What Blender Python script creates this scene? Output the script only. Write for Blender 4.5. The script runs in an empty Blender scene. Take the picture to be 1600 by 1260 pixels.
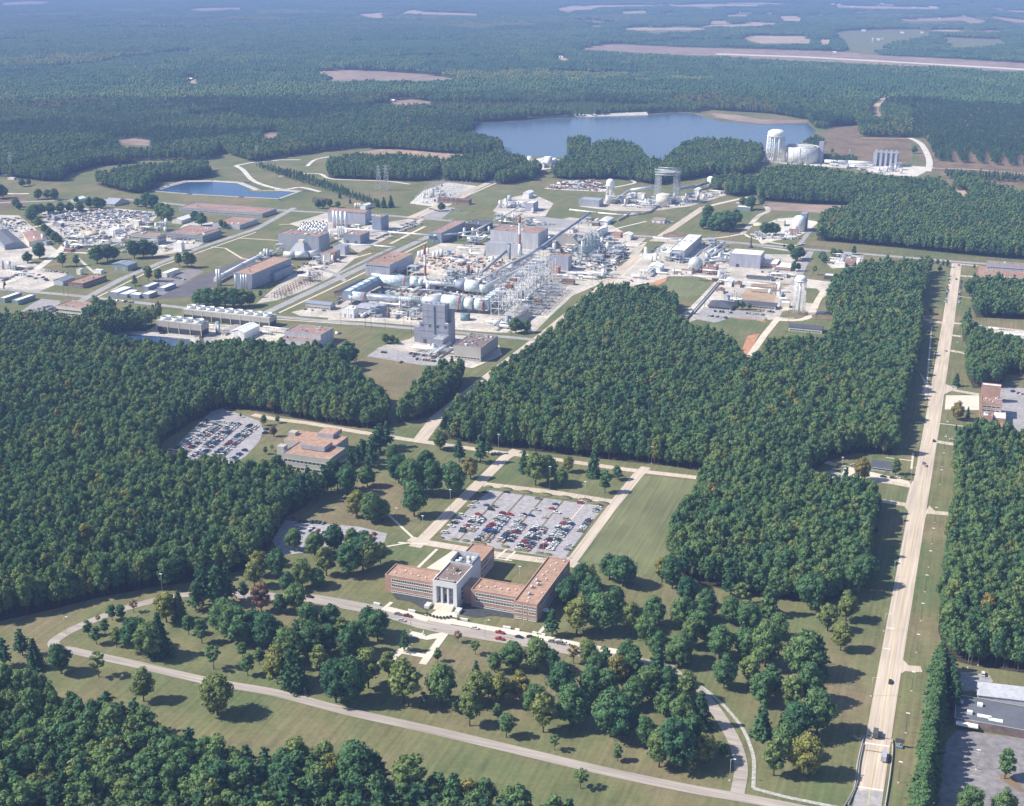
import bpy, bmesh, math, random
import numpy as np
from mathutils import Vector, Matrix
S = bpy.context.scene
COL = S.collection
R = math.radians
# ---------------------------------------------------------------- camera
CAM_H, FPX, PITCH, YAW = 370.0, 2001.18, R(19.1123), R(20.1737)
cam = bpy.data.objects.new('camera', bpy.data.cameras.new('camera'))
COL.objects.link(cam)
cam.location = (0, 0, CAM_H)
cam.rotation_euler = (math.pi/2 - PITCH, 0, YAW)
cam.data.sensor_width = 36.0
cam.data.lens = 36.0*FPX/1600.0
cam.data.clip_start = 1.0
cam.data.clip_end = 120000.0
S.camera = cam
# ---------------------------------------------------------------- sky, sun, exposure
SUN_EL, SUN_DIR = R(43), R(24)          # shadows run towards +x, turned SUN_DIR towards +y
w = bpy.data.worlds.new('World'); S.world = w; w.use_nodes = True
nt = w.node_tree
bgn = nt.nodes['Background']
sky = nt.nodes.new('ShaderNodeTexSky'); sky.sky_type = 'NISHITA'; sky.sun_disc = False
sx, sy = -math.cos(SUN_DIR), -math.sin(SUN_DIR)     # horizontal direction towards the sun
sky.sun_elevation = SUN_EL; sky.sun_rotation = math.atan2(sx, sy)
sky.altitude = 300; sky.air_density = 1.0; sky.dust_density = 0.6; sky.ozone_density = 1.5
nt.links.new(sky.outputs[0], bgn.inputs[0]); bgn.inputs[1].default_value = 0.105
sl = bpy.data.lights.new('sun', 'SUN'); sl.energy = 5.0; sl.angle = R(0.53); sl.color = (1.0, 0.94, 0.84)
so = bpy.data.objects.new('sun', sl); COL.objects.link(so)
sd = Vector((sx*math.cos(SUN_EL), sy*math.cos(SUN_EL), math.sin(SUN_EL)))
so.rotation_euler = sd.to_track_quat('Z', 'Y').to_euler(); so.location = (-2000, -1000, 3000)
S.view_settings.view_transform = 'Standard'; S.view_settings.look = 'None'
S.view_settings.exposure = 0.68; S.view_settings.gamma = 1.0; S.view_settings.use_curve_mapping = False
S.render.engine = 'CYCLES'
S.cycles.max_bounces = 5; S.cycles.diffuse_bounces = 2; S.cycles.glossy_bounces = 2
S.cycles.transmission_bounces = 2; S.cycles.volume_bounces = 0; S.cycles.transparent_max_bounces = 4
S.cycles.use_denoising = True
try: S.cycles.denoiser = 'OPENIMAGEDENOISE'
except Exception: pass
HAZE_DENSITY = 1.03e-4
# ---------------------------------------------------------------- survey: the photograph's pixels (1600 x 1260) onto the level ground
_f = Vector((-math.sin(YAW)*math.cos(PITCH), math.cos(YAW)*math.cos(PITCH), -math.sin(PITCH)))
_r = Vector((math.cos(YAW), math.sin(YAW), 0)); _u = _r.cross(_f)
def ray(px, py): return _f + _r*((px-800)/FPX) - _u*((py-630)/FPX)
def G(px, py, z=0.0):
    d = ray(px, py); t = (z-CAM_H)/d.z
    return Vector((d.x*t, d.y*t, z))
def proj(p):
    q = Vector(p)-Vector((0, 0, CAM_H)); k = q.dot(_f)
    return 800+FPX*q.dot(_r)/k, 630-FPX*q.dot(_u)/k
def projn(P):
    q = P-np.array([0, 0, CAM_H]); f = np.array(_f); r = np.array(_r); u = np.array(_u)
    k = q@f; k = np.where(k < 1, 1e-3, k)
    return 800+FPX*(q@r)/k, 630-FPX*(q@u)/k
def height_at(g, yt):
    """height above ground point g that shows at image row yt"""
    d = ray(proj(g)[0], yt); hd = math.hypot(d.x, d.y); hg = math.hypot(g.x, g.y)
    return CAM_H + d.z*hg/hd
def col_hit(px, p, axis):
    """where the line through p along axis (0 = x, 1 = y) meets image column px"""
    n = ray(px, 0).cross(ray(px, 1000)); o = Vector((0, 0, CAM_H)); q = Vector(p); e = Vector((1, 0, 0) if axis == 0 else (0, 1, 0))
    return q + e*(-(n.dot(q-o))/n.dot(e))
def row_hit(py, p, axis=1):
    n = ray(0, py).cross(ray(1000, py)); o = Vector((0, 0, CAM_H)); q = Vector(p); e = Vector((1, 0, 0) if axis == 0 else (0, 1, 0))
    return q + e*(-(n.dot(q-o))/n.dot(e))
def zs(L, ox, oy, s): return [(ox+a[0]/s, oy+a[1]/s) + tuple(a[2:]) for a in L]   # survey notes taken on enlargements
# ---------------------------------------------------------------- materials
M = {}
def mat(name, col, rough=0.85, var=0.18, scale=0.15, col2=None, metal=0.0, spec=0.3, bump=0.0, bscale=2.0, detail=4.0, scale2=None, seam=None, stretch=None, amp=.2):
    m = bpy.data.materials.new(name); m.use_nodes = True; t = m.node_tree; b = t.nodes['Principled BSDF']
    b.inputs['Roughness'].default_value = rough; b.inputs['Metallic'].default_value = metal
    b.inputs['Specular IOR Level'].default_value = spec
    tc = t.nodes.new('ShaderNodeTexCoord')
    n = t.nodes.new('ShaderNodeTexNoise'); n.inputs['Scale'].default_value = scale; n.inputs['Detail'].default_value = detail
    n.inputs['Roughness'].default_value = 0.62
    t.links.new(tc.outputs['Object'], n.inputs['Vector'])
    ramp = t.nodes.new('ShaderNodeValToRGB')
    c1 = [max(0, c*(1-var)) for c in col]; c2 = list(col2) if col2 else [min(1, c*(1+var)) for c in col]
    ramp.color_ramp.elements[0].position = 0.36; ramp.color_ramp.elements[1].position = 0.64
    ramp.color_ramp.elements[0].color = (*c1, 1); ramp.color_ramp.elements[1].color = (*c2, 1)
    t.links.new(n.outputs['Fac'], ramp.inputs['Fac'])
    out = ramp.outputs['Color']
    if scale2:
        n2 = t.nodes.new('ShaderNodeTexNoise'); n2.inputs['Scale'].default_value = scale2; n2.inputs['Detail'].default_value = 3
        if stretch:
            mp = t.nodes.new('ShaderNodeMapping'); mp.inputs['Scale'].default_value = stretch; t.links.new(tc.outputs['Object'], mp.inputs['Vector']); t.links.new(mp.outputs['Vector'], n2.inputs['Vector'])
        else: t.links.new(tc.outputs['Object'], n2.inputs['Vector'])
        mr = t.nodes.new('ShaderNodeMapRange'); mr.inputs['From Min'].default_value = .3; mr.inputs['From Max'].default_value = .7
        mr.inputs['To Min'].default_value = 1-1.1*amp; mr.inputs['To Max'].default_value = 1+amp
        t.links.new(n2.outputs['Fac'], mr.inputs['Value'])
        mx = t.nodes.new('ShaderNodeMix'); mx.data_type = 'RGBA'; mx.blend_type = 'MULTIPLY'; mx.inputs['Factor'].default_value = 1
        t.links.new(out, mx.inputs['A']); t.links.new(mr.outputs['Result'], mx.inputs['B']); out = mx.outputs['Result']
    if seam:
        wv = t.nodes.new('ShaderNodeTexWave'); wv.bands_direction = seam[0]; wv.inputs['Scale'].default_value = seam[1]
        wv.inputs['Distortion'].default_value = 0.0
        t.links.new(tc.outputs['Object'], wv.inputs['Vector'])
        bp = t.nodes.new('ShaderNodeBump'); bp.inputs['Strength'].default_value = 0.5; bp.inputs['Distance'].default_value = seam[2]
        t.links.new(wv.outputs['Fac'], bp.inputs['Height']); t.links.new(bp.outputs['Normal'], b.inputs['Normal'])
    if bump:
        nb = t.nodes.new('ShaderNodeTexNoise'); nb.inputs['Scale'].default_value = bscale; nb.inputs['Detail'].default_value = 3
        t.links.new(tc.outputs['Object'], nb.inputs['Vector'])
        bp = t.nodes.new('ShaderNodeBump'); bp.inputs['Strength'].default_value = bump; bp.inputs['Distance'].default_value = 0.4
        t.links.new(nb.outputs['Fac'], bp.inputs['Height']); t.links.new(bp.outputs['Normal'], b.inputs['Normal'])
    t.links.new(out, b.inputs['Base Color'])
    M[name] = m
    return m
mat('concrete_road', (.50, .42, .34), .9, .07, .02, scale2=.9, stretch=(1, .02, 1))
mat('concrete_loop', (.35, .305, .27), .9, .08, .03, scale2=.9, stretch=(.03, .8, 1))
mat('concrete_walk', (.60, .52, .42), .9, .10, .08)
mat('white_concrete', (.60, .545, .455), .9, .07, .08)
mat('gravel_pad', (.47, .425, .37), .95, .22, .03, scale2=.25)
mat('sand_pad', (.49, .44, .37), .95, .18, .03, scale2=.2)
mat('white_gravel', (.58, .54, .48), .95, .12, .05, scale2=.3)
mat('asphalt_pale', (.32, .305, .305), .9, .10, .04, scale2=.3)
mat('lot_asphalt', (.335, .315, .325), .9, .08, .05, scale2=.3)
mat('asphalt', (.215, .20, .205), .9, .12, .05, scale2=.3)
mat('asphalt_dark', (.115, .105, .115), .9, .14, .05)
mat('asphalt_blue', (.115, .122, .145), .85, .12, .1)
mat('bare_earth', (.30, .19, .13), .95, .25, .02, scale2=.1)
mat('red_earth', (.42, .21, .12), .95, .2, .03, scale2=.2)
mat('tan_field', (.34, .245, .165), .95, .15, .012, scale2=.05)
mat('pink_field', (.275, .20, .155), .95, .18, .006, scale2=.03)
mat('pale_field', (.42, .32, .225), .95, .12, .006, scale2=.03)
mat('green_field', (.150, .160, .075), .95, .14, .02, scale2=.5, stretch=(1, .04, 1))
mat('dry_grass', (.175, .148, .080), .95, .16, .03, scale2=.4)
mat('brown_grass', (.175, .125, .075), .95, .25, .02, scale2=.1)
ST = dict(scale2=.5, stretch=(1, 1, .12), amp=.13)         # rain streaks down the cladding
mat('white_metal', (.80, .80, .79), .45, .05, .1, **ST)
mat('cream_metal', (.72, .68, .58), .5, .06, .1, **ST)
mat('grey_metal', (.34, .35, .39), .55, .06, .05, seam=('X', .9, .05), **ST)
mat('blue_grey_metal', (.25, .28, .35), .55, .07, .05, seam=('X', .9, .05))
mat('pale_grey_metal', (.46, .465, .50), .55, .06, .05, seam=('X', .9, .05), **ST)
mat('lilac_metal', (.38, .385, .45), .55, .06, .05, seam=('X', .9, .05), **ST)
mat('tower_metal', (.29, .295, .355), .55, .06, .05, seam=('X', .9, .05), **ST)
mat('dark_metal', (.09, .095, .10), .6, .15, .2)
mat('galvanised', (.46, .48, .50), .45, .12, .3, metal=.3)
mat('pipe_silver', (.62, .64, .66), .38, .10, .2, metal=.35)
mat('pipe_teal', (.16, .24, .27), .5, .12, .2)
mat('tunnel_skin', (.58, .66, .67), .5, .14, .12, scale2=.5, amp=.3)
mat('ring_red', (.40, .17, .13), .6, .12, .4)
mat('safety_red', (.38, .10, .065), .5, .12, .4)
mat('rust', (.21, .125, .085), .9, .25, .3)
mat('brown_roof', (.31, .195, .145), .95, .14, .05, scale2=.35)
mat('rose_roof', (.31, .20, .165), .95, .14, .04, scale2=.3)
mat('orange_roof', (.37, .235, .17), .95, .08, .05, scale2=.35)
mat('grey_brown_roof', (.20, .15, .13), .95, .2, .12, scale2=.6)
mat('dark_roof', (.10, .105, .12), .85, .10, .1)
mat('slate_roof', (.075, .08, .10), .8, .12, .15)
mat('white_roof', (.82, .81, .78), .6, .04, .1)
mat('brick', (.43, .265, .205), .9, .10, .3)
mat('brick_dark', (.22, .125, .09), .9, .12, .3)
mat('white_stone', (.66, .655, .655), .8, .05, .1)
mat('beige_wall', (.42, .395, .36), .85, .07, .1)
mat('cream_wall', (.62, .57, .47), .85, .07, .1)
mat('green_wall', (.22, .27, .25), .8, .08, .1)
mat('glass', (.045, .06, .07), .15, .2, .3, spec=.6)
mat('frame_white', (.74, .75, .73), .6, .04, .5)
mat('wood_pole', (.13, .10, .08), .9, .2, 1.0)
mat('shrub_bed', (.055, .06, .065), .95, .3, .5, scale2=2.)
mat('paint_white', (.66, .64, .60), .8, .06, .4)
mat('paint_yellow', (.60, .47, .18), .8, .10, .4)
mat('rubber', (.02, .02, .02), .8, .1, 1.)
mat('stone_grey', (.40, .38, .35), .9, .25, .6)
mat('bark', (.10, .075, .055), .95, .3, 1.5)
mat('jersey_barrier', (.40, .385, .36), .9, .1, .4)
mat('drum_concrete', (.60, .60, .60), .85, .10, .05, scale2=.3)
mat('sand_heap', (.60, .50, .34), .95, .10, .1)
CARPAL = {'white': (.62, .62, .61), 'silver': (.45, .46, .48), 'grey': (.17, .18, .19), 'black': (.018, .018, .022), 'red': (.33, .03, .025),
          'maroon': (.16, .015, .02), 'blue': (.03, .07, .24), 'navy': (.012, .022, .07), 'green': (.02, .075, .05), 'tan': (.42, .33, .22), 'orange': (.55, .17, .02), 'yellow': (.70, .52, .05)}
for k, c in CARPAL.items(): mat('car_'+k, c, .28, .03, .5, spec=.6)
def ground_material():
    m = bpy.data.materials.new('grass'); m.use_nodes = True; t = m.node_tree; b = t.nodes['Principled BSDF']
    b.inputs['Roughness'].default_value = .95; b.inputs['Specular IOR Level'].default_value = .1
    tc = t.nodes.new('ShaderNodeTexCoord')
    def noise(scale, detail=4, rough=.6, vec=None):
        n = t.nodes.new('ShaderNodeTexNoise'); n.inputs['Scale'].default_value = scale; n.inputs['Detail'].default_value = detail
        n.inputs['Roughness'].default_value = rough
        t.links.new(vec or tc.outputs['Object'], n.inputs['Vector']); return n.outputs['Fac']
    r1 = t.nodes.new('ShaderNodeValToRGB'); e = r1.color_ramp.elements
    e[0].position = .36; e[0].color = (.112, .138, .060, 1)
    e[1].position = .66; e[1].color = (.205, .165, .098, 1)
    x = e.new(.50); x.color = (.152, .154, .072, 1)
    t.links.new(noise(.011, 6, .65), r1.inputs['Fac'])
    # mowing lines, fine mottling
    mp = t.nodes.new('ShaderNodeMapping'); mp.inputs['Scale'].default_value = (1.0, .03, 1.0)
    t.links.new(tc.outputs['Object'], mp.inputs['Vector'])
    f1 = noise(.45, 3, .5, mp.outputs['Vector']); f2 = noise(.35, 5, .7)
    f3 = noise(.05, 5, .7); ad0 = t.nodes.new('ShaderNodeMath'); ad0.operation = 'ADD'; t.links.new(f1, ad0.inputs[0]); t.links.new(f3, ad0.inputs[1])
    ad = t.nodes.new('ShaderNodeMath'); ad.operation = 'ADD'; t.links.new(ad0.outputs[0], ad.inputs[0]); t.links.new(f2, ad.inputs[1])
    mr = t.nodes.new('ShaderNodeMapRange'); mr.inputs['From Min'].default_value = 1.15; mr.inputs['From Max'].default_value = 1.85
    mr.inputs['To Min'].default_value = .72; mr.inputs['To Max'].default_value = 1.26
    t.links.new(ad.outputs[0], mr.inputs['Value'])
    mx = t.nodes.new('ShaderNodeMix'); mx.data_type = 'RGBA'; mx.blend_type = 'MULTIPLY'; mx.inputs['Factor'].default_value = 1
    t.links.new(r1.outputs['Color'], mx.inputs['A']); t.links.new(mr.outputs['Result'], mx.inputs['B'])
    t.links.new(mx.outputs['Result'], b.inputs['Base Color'])
    M['grass'] = m
ground_material()
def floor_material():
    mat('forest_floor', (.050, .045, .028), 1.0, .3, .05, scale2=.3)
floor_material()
def leaf_material():
    m = bpy.data.materials.new('foliage'); m.use_nodes = True; t = m.node_tree
    for n in list(t.nodes): t.nodes.remove(n)
    out = t.nodes.new('ShaderNodeOutputMaterial')
    at = t.nodes.new('ShaderNodeAttribute'); at.attribute_type = 'INSTANCER'; at.attribute_name = 'tint'
    rp = t.nodes.new('ShaderNodeValToRGB'); e = rp.color_ramp.elements
    stops = [(0, (.056, .132, .068)), (.2, (.100, .190, .080)), (.4, (.148, .226, .084)), (.6, (.200, .246, .086)),
             (.75, (.250, .250, .076)), (.88, (.26, .215, .075)), (1, (.24, .155, .10))]
    e[0].position, e[0].color = 0, (*stops[0][1], 1); e[1].position, e[1].color = 1, (*stops[-1][1], 1)
    for p, c in stops[1:-1]:
        q = e.new(p); q.color = (*c, 1)
    t.links.new(at.outputs['Fac'], rp.inputs['Fac'])
    tc = t.nodes.new('ShaderNodeTexCoord'); n = t.nodes.new('ShaderNodeTexNoise'); n.inputs['Scale'].default_value = .55; n.inputs['Detail'].default_value = 3
    t.links.new(tc.outputs['Object'], n.inputs['Vector'])
    mr = t.nodes.new('ShaderNodeMapRange'); mr.inputs['From Min'].default_value = .3; mr.inputs['From Max'].default_value = .7
    mr.inputs['To Min'].default_value = .66; mr.inputs['To Max'].default_value = 1.42
    t.links.new(n.outputs['Fac'], mr.inputs['Value'])
    mx = t.nodes.new('ShaderNodeMix'); mx.data_type = 'RGBA'; mx.blend_type = 'MULTIPLY'; mx.inputs['Factor'].default_value = 1
    t.links.new(rp.outputs['Color'], mx.inputs['A']); t.links.new(mr.outputs['Result'], mx.inputs['B'])
    d = t.nodes.new('ShaderNodeBsdfDiffuse'); tr = t.nodes.new('ShaderNodeBsdfTranslucent'); ms = t.nodes.new('ShaderNodeMixShader'); ms.inputs[0].default_value = .30
    t.links.new(mx.outputs['Result'], d.inputs['Color']); t.links.new(mx.outputs['Result'], tr.inputs['Color'])
    t.links.new(d.outputs[0], ms.inputs[1]); t.links.new(tr.outputs[0], ms.inputs[2]); t.links.new(ms.outputs[0], out.inputs['Surface'])
    M['foliage'] = m
leaf_material()
def water_material(name, col, rough, bscale):
    m = bpy.data.materials.new(name); m.use_nodes = True; t = m.node_tree; b = t.nodes['Principled BSDF']
    b.inputs['Base Color'].default_value = (*col, 1); b.inputs['Roughness'].default_value = rough; b.inputs['IOR'].default_value = 1.33
    tc = t.nodes.new('ShaderNodeTexCoord'); n = t.nodes.new('ShaderNodeTexNoise'); n.inputs['Scale'].default_value = bscale; n.inputs['Detail'].default_value = 4
    t.links.new(tc.outputs['Object'], n.inputs['Vector'])
    bp = t.nodes.new('ShaderNodeBump'); bp.inputs['Strength'].default_value = .35; bp.inputs['Distance'].default_value = .5
    t.links.new(n.outputs['Fac'], bp.inputs['Height']); t.links.new(bp.outputs['Normal'], b.inputs['Normal'])
    M[name] = m
water_material('lake_water', (.075, .115, .175), .22, .12)
water_material('pond_water', (.028, .070, .16), .18, .2)
# ---------------------------------------------------------------- object helpers
def tag(o, label=None, cat=None, group=None, kind=None):
    if label: o['label'] = label
    if cat: o['category'] = cat
    if group: o['group'] = group
    if kind: o['kind'] = kind
    return o
def empty(name, loc, rz=0.0):
    o = bpy.data.objects.new(name, None); COL.objects.link(o); o.location = loc; o.rotation_euler = (0, 0, rz)
    o.empty_display_size = 1.0
    return o
class MB:
    """collects boxes, tubes and sheets into one mesh; coordinates are local to the thing's root"""
    def __init__(s): s.v = []; s.f = []; s.mi = []; s.cur = 0; s.sm = []
    def face(s, pts, smooth=False):
        n = len(s.v); s.v += [tuple(p) for p in pts]; s.f.append(tuple(range(n, n+len(pts)))); s.mi.append(s.cur); s.sm.append(smooth); return s
    def box(s, x0, x1, y0, y1, z0, z1, top=True, bottom=False):
        n = len(s.v)
        s.v += [(x0, y0, z0), (x1, y0, z0), (x1, y1, z0), (x0, y1, z0), (x0, y0, z1), (x1, y0, z1), (x1, y1, z1), (x0, y1, z1)]
        F = [(0, 1, 5, 4), (1, 2, 6, 5), (2, 3, 7, 6), (3, 0, 4, 7)]
        if top: F.append((4, 5, 6, 7))
        if bottom: F.append((3, 2, 1, 0))
        for q in F: s.f.append(tuple(n+i for i in q)); s.mi.append(s.cur); s.sm.append(False)
        return s
    def tube(s, a, b, r, n=6, r2=None, caps=True, smooth=True):
        a = Vector(a); b = Vector(b); d = (b-a)
        if d.length < 1e-6: return s
        q = d.to_track_quat('Z', 'Y'); r2 = r if r2 is None else r2; k = len(s.v)
        for c, rr in ((a, r), (b, r2)):
            for i in range(n):
                t = 2*math.pi*(i+.5)/n
                s.v.append(tuple(c + q @ Vector((rr*math.cos(t), rr*math.sin(t), 0))))
        for i in range(n):
            s.f.append((k+i, k+(i+1) % n, k+n+(i+1) % n, k+n+i)); s.mi.append(s.cur); s.sm.append(smooth)
        if caps:
            s.f.append(tuple(k+n+i for i in range(n))); s.mi.append(s.cur); s.sm.append(False)
            s.f.append(tuple(k+n-1-i for i in range(n))); s.mi.append(s.cur); s.sm.append(False)
        return s
    def lathe(s, c, prof, n=16, axis=None):
        """prof: (radius, height) pairs from bottom up, around a vertical axis at c (or along axis vector)"""
        c = Vector(c); q = Vector(axis).to_track_quat('Z', 'Y') if axis else None; k = len(s.v)
        for r, z in prof:
            for i in range(n):
                t = 2*math.pi*i/n; p = Vector((r*math.cos(t), r*math.sin(t), z))
                s.v.append(tuple(c + (q @ p if q else p)))
        for j in range(len(prof)-1):
            for i in range(n):
                s.f.append((k+j*n+i, k+j*n+(i+1) % n, k+(j+1)*n+(i+1) % n, k+(j+1)*n+i)); s.mi.append(s.cur); s.sm.append(True)
        if prof[-1][0] > .01: s.f.append(tuple(k+(len(prof)-1)*n+i for i in range(n))); s.mi.append(s.cur); s.sm.append(False)
        if prof[0][0] > .01: s.f.append(tuple(k+n-1-i for i in range(n))); s.mi.append(s.cur); s.sm.append(False)
        return s
    def mesh(s, name, mats):
        me = bpy.data.meshes.new(name); me.from_pydata(s.v, [], s.f)
        for m in (mats if isinstance(mats, (list, tuple)) else [mats]): me.materials.append(M[m] if isinstance(m, str) else m)
        me.polygons.foreach_set('material_index', s.mi); me.polygons.foreach_set('use_smooth', s.sm)
        me.update(); return me
    def build(s, name, mats, parent=None, loc=None):
        o = bpy.data.objects.new(name, s.mesh(name, mats)); COL.objects.link(o)
        if parent: o.parent = parent
        if loc is not None: o.location = loc
        return o
ZL = [0.0]
def sheet(name, pts, m, z, kind='structure', world=False):
    """a ground surface: outline in photograph pixels, laid as a thin sheet at height z"""
    P = [Vector((p[0], p[1], z)) if world else G(p[0], p[1], z) for p in pts]
    if sum(P[i].x*P[(i+1) % len(P)].y-P[(i+1) % len(P)].x*P[i].y for i in range(len(P))) < 0: P.reverse()
    me = bpy.data.meshes.new(name); me.from_pydata([tuple(p) for p in P], [], [tuple(range(len(P)))]); me.materials.append(M[m]); me.update()
    o = bpy.data.objects.new(name, me); COL.objects.link(o); o['kind'] = kind
    return o
def smooth_line(P, n=4):
    if len(P) < 3: return P
    out = []
    for i in range(len(P)-1):
        p0, p1, p2, p3 = P[max(i-1, 0)], P[i], P[i+1], P[min(i+2, len(P)-1)]
        for k in range(n):
            t = k/n; out.append(.5*((2*p1)+(-p0+p2)*t+(2*p0-5*p1+4*p2-p3)*t*t+(-p0+3*p1-3*p2+p3)*t**3))
    out.append(P[-1]); return out
ROADS = []; RN = [0]
def road(name, pts, width, m, z, curve=False, kind='structure'):
    RN[0] += 1; z += .0017*(RN[0] % 23)            # every strip a little higher than the last: none lie in one plane
    P = [G(p[0], p[1], z) for p in pts]
    if curve: P = smooth_line(P)
    L = []; Rr = []
    for i, p in enumerate(P):
        a = P[max(i-1, 0)]; b = P[min(i+1, len(P)-1)]; d = (b-a); d.z = 0; d.normalize(); nrm = Vector((-d.y, d.x, 0))
        L.append(p+nrm*width/2); Rr.append(p-nrm*width/2)
    me = bpy.data.meshes.new(name); n = len(P)
    me.from_pydata([tuple(v) for v in Rr+L], [], [(i, i+1, n+i+1, n+i) for i in range(n-1)]); me.materials.append(M[m]); me.update()
    o = bpy.data.objects.new(name, me); COL.objects.link(o); o['kind'] = kind
    ROADS.append((P, width)); return o
def inside(px, py, poly):
    """vectorised point in polygon"""
    px = np.asarray(px); py = np.asarray(py); r = np.zeros(px.shape, bool); n = len(poly); j = n-1
    for i in range(n):
        xi, yi = poly[i][:2]; xj, yj = poly[j][:2]
        if yi != yj:
            c = ((yi > py) != (yj > py)) & (px < (xj-xi)*(py-yi)/(yj-yi)+xi); r ^= c
        j = i
    return r
rng = np.random.default_rng(7); rnd = random.Random(11)
# ---------------------------------------------------------------- the ground, far fields, water
sheet('ground', [(-26000, -1500), (26000, -1500), (26000, 32000), (-26000, 32000)], 'grass', 0.0, world=True)
FIELDS = [   # (name, material, outline in photo pixels)
 ('field', 'pink_field', [(905,77),(935,71),(965,69),(1060,74),(1150,76),(1249,79),(1323,82),(1380,87),(1499,93),(1600,99),(1760,107),(1760,124),(1600,113),(1480,107),(1364,101),(1195,93),(1060,86),(980,81)]),
 ('field', 'pale_field', [(1158,60),(1175,56),(1262,57),(1270,63),(1272,70),(1248,68),(1190,68),(1165,62)]),
 ('field', 'pale_field', [(1273,63),(1302,62),(1302,70),(1278,72)]),
 ('field', 'green_field', [(1300,51),(1328,48),(1394,46),(1441,46),(1459,56),(1439,60),(1398,66),(1379,76),(1374,84),(1325,82),(1322,75),(1311,60)]),
 ('field', 'green_field', [(1469,58),(1562,62),(1579,69),(1534,73),(1488,75),(1478,66)]),
 ('field', 'pale_field', [(1000,43.5),(1090,43.5),(1104,46),(1060,48),(1000,48),(962,45)]),
 ('field', 'pale_field', [(1092,43),(1110,39.5),(1150,38.5),(1218,35.5),(1216,39),(1170,42.5),(1140,43.5)]),
 ('field', 'pale_field', [(1105,33),(1143,33),(1142,37.5),(1107,37.5)]),
 ('field', 'pale_field', [(1165,34),(1195,35.5),(1195,38),(1165,38)]),
 ('field', 'pale_field', [(1214,26),(1246,25),(1257,31),(1249,33.5),(1221,33)]),
 ('field', 'pale_field', [(1040,9),(1100,6.5),(1190,7.5),(1190,10),(1110,10.8),(1060,11)]),
 ('field', 'pale_field', [(1100,5),(1190,4.5),(1240,6),(1180,6.2)]),
 ('field', 'pale_field', [(867,14),(890,10),(935,8.5),(1000,8),(1048,9.5),(1010,10.5),(960,11),(925,13),(930,15),(880,16)]),
 ('field', 'pale_field', [(965,19),(1005,17),(1015,20),(975,21.5)]),
 ('field', 'tan_field', [(1390,29),(1424,31),(1495,27),(1499,22.5),(1544,34),(1521,37.5),(1502,32),(1463,33),(1420,33)]),
 ('field', 'tan_field', [(1540,25),(1596,31),(1640,33),(1640,37),(1589,35),(1562,32)]),
 ('field', 'pale_field', [(1538,16),(1600,17),(1640,19),(1600,20)]),
 ('field', 'pale_field', [(1300,8.5),(1400,11),(1470,12),(1475,14),(1400,14),(1310,13)]),
 ('field', 'pink_field', [(287,16),(310,13),(381,12),(378,16),(320,18)]),
 ('field', 'pink_field', [(0,5),(40,2),(84,3),(60,7),(0,9)]),
 ('field', 'pale_field', [(555,23),(600,20),(602,26),(595,29),(570,26)]),
 ('field', 'pale_field', [(615,24),(650,14),(660,19),(752,22),(752,24),(650,22)]),
 ('field', 'pink_field', [(490,112),(540,110),(600,112),(662,116),(720,125),(640,127),(520,127)]),
 ('field', 'pale_field', [(281,126),(300,124),(318,126),(310,131),(290,131)]),
 ('field', 'pale_field', [(860,90),(875,87),(895,89),(890,95),(864,94)]),
 ('field', 'pink_field', [(604,158),(640,155),(678,160),(650,166),(615,166)]),
 ('field', 'pink_field', [(179,220),(205,216),(236,220),(232,228),(195,226)]),
 ('field', 'pink_field', [(408,210),(425,206),(439,211),(430,218),(412,217)]),
 ('field', 'pink_field', [(1110,177),(1150,179.5),(1190,187),(1262,188),(1262,192),(1195,194),(1150,189),(1120,184)]),
 ('field', 'brown_grass', [(1288,215),(1296,199),(1340,196),(1344,214),(1424,216),(1425,250),(1395,262),(1340,262),(1300,256),(1262,256),(1258,240)]),
 ('field', 'brown_grass', [(1425,232),(1460,231),(1500,236),(1700,246),(1700,300),(1600,292),(1540,286),(1480,280),(1462,268),(1440,250)]),
 ('field', 'pink_field', [(1192,322),(1205,317),(1262,320),(1342,322),(1325,333),(1300,334),(1240,330),(1198,328)]),
 ('field', 'tan_field', [(560,238),(600,233),(690,236),(745,240),(748,247),(690,262),(680,258),(640,247),(575,243)]),
 ('field', 'brown_grass', [(1180,244),(1200,248),(1195,262),(1170,258)]),
 ('field', 'tan_field', [(1143,474),(1180,440),(1238,446),(1222,474)]),
 ('field', 'brown_grass', [(0,305),(40,302),(42,318),(0,330)]),
 ('field', 'green_field', [(722,316),(752,295),(800,298),(772,315)]),
 ('field', 'green_field', [(684,344),(712,329),(738,330),(706,346)]),
 ('field', 'green_field', [(1030,455),(1045,434),(1085,432),(1108,445),(1100,460),(1075,466),(1050,462)]),
 ('field', 'red_earth', [(1003,444),(1020,436),(1043,433),(1040,440),(1026,447)]),
 ('field', 'red_earth', [(1128,492),(1180,494),(1196,502),(1182,530),(1168,560),(1160,545),(1172,515),(1160,500)]),
 ('field', 'green_field', [(912,875),(1000,742),(1100,753),(1092,800),(1055,845),(1040,905),(975,892)]),
 ('field', 'dry_grass', [(550,565),(580,556),(660,570),(650,590),(620,622),(600,612)]),
 ('field', 'dry_grass', [(440,850),(540,778),(580,770),(600,800),(560,860)]),
]
fg = random.Random(3)
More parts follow.
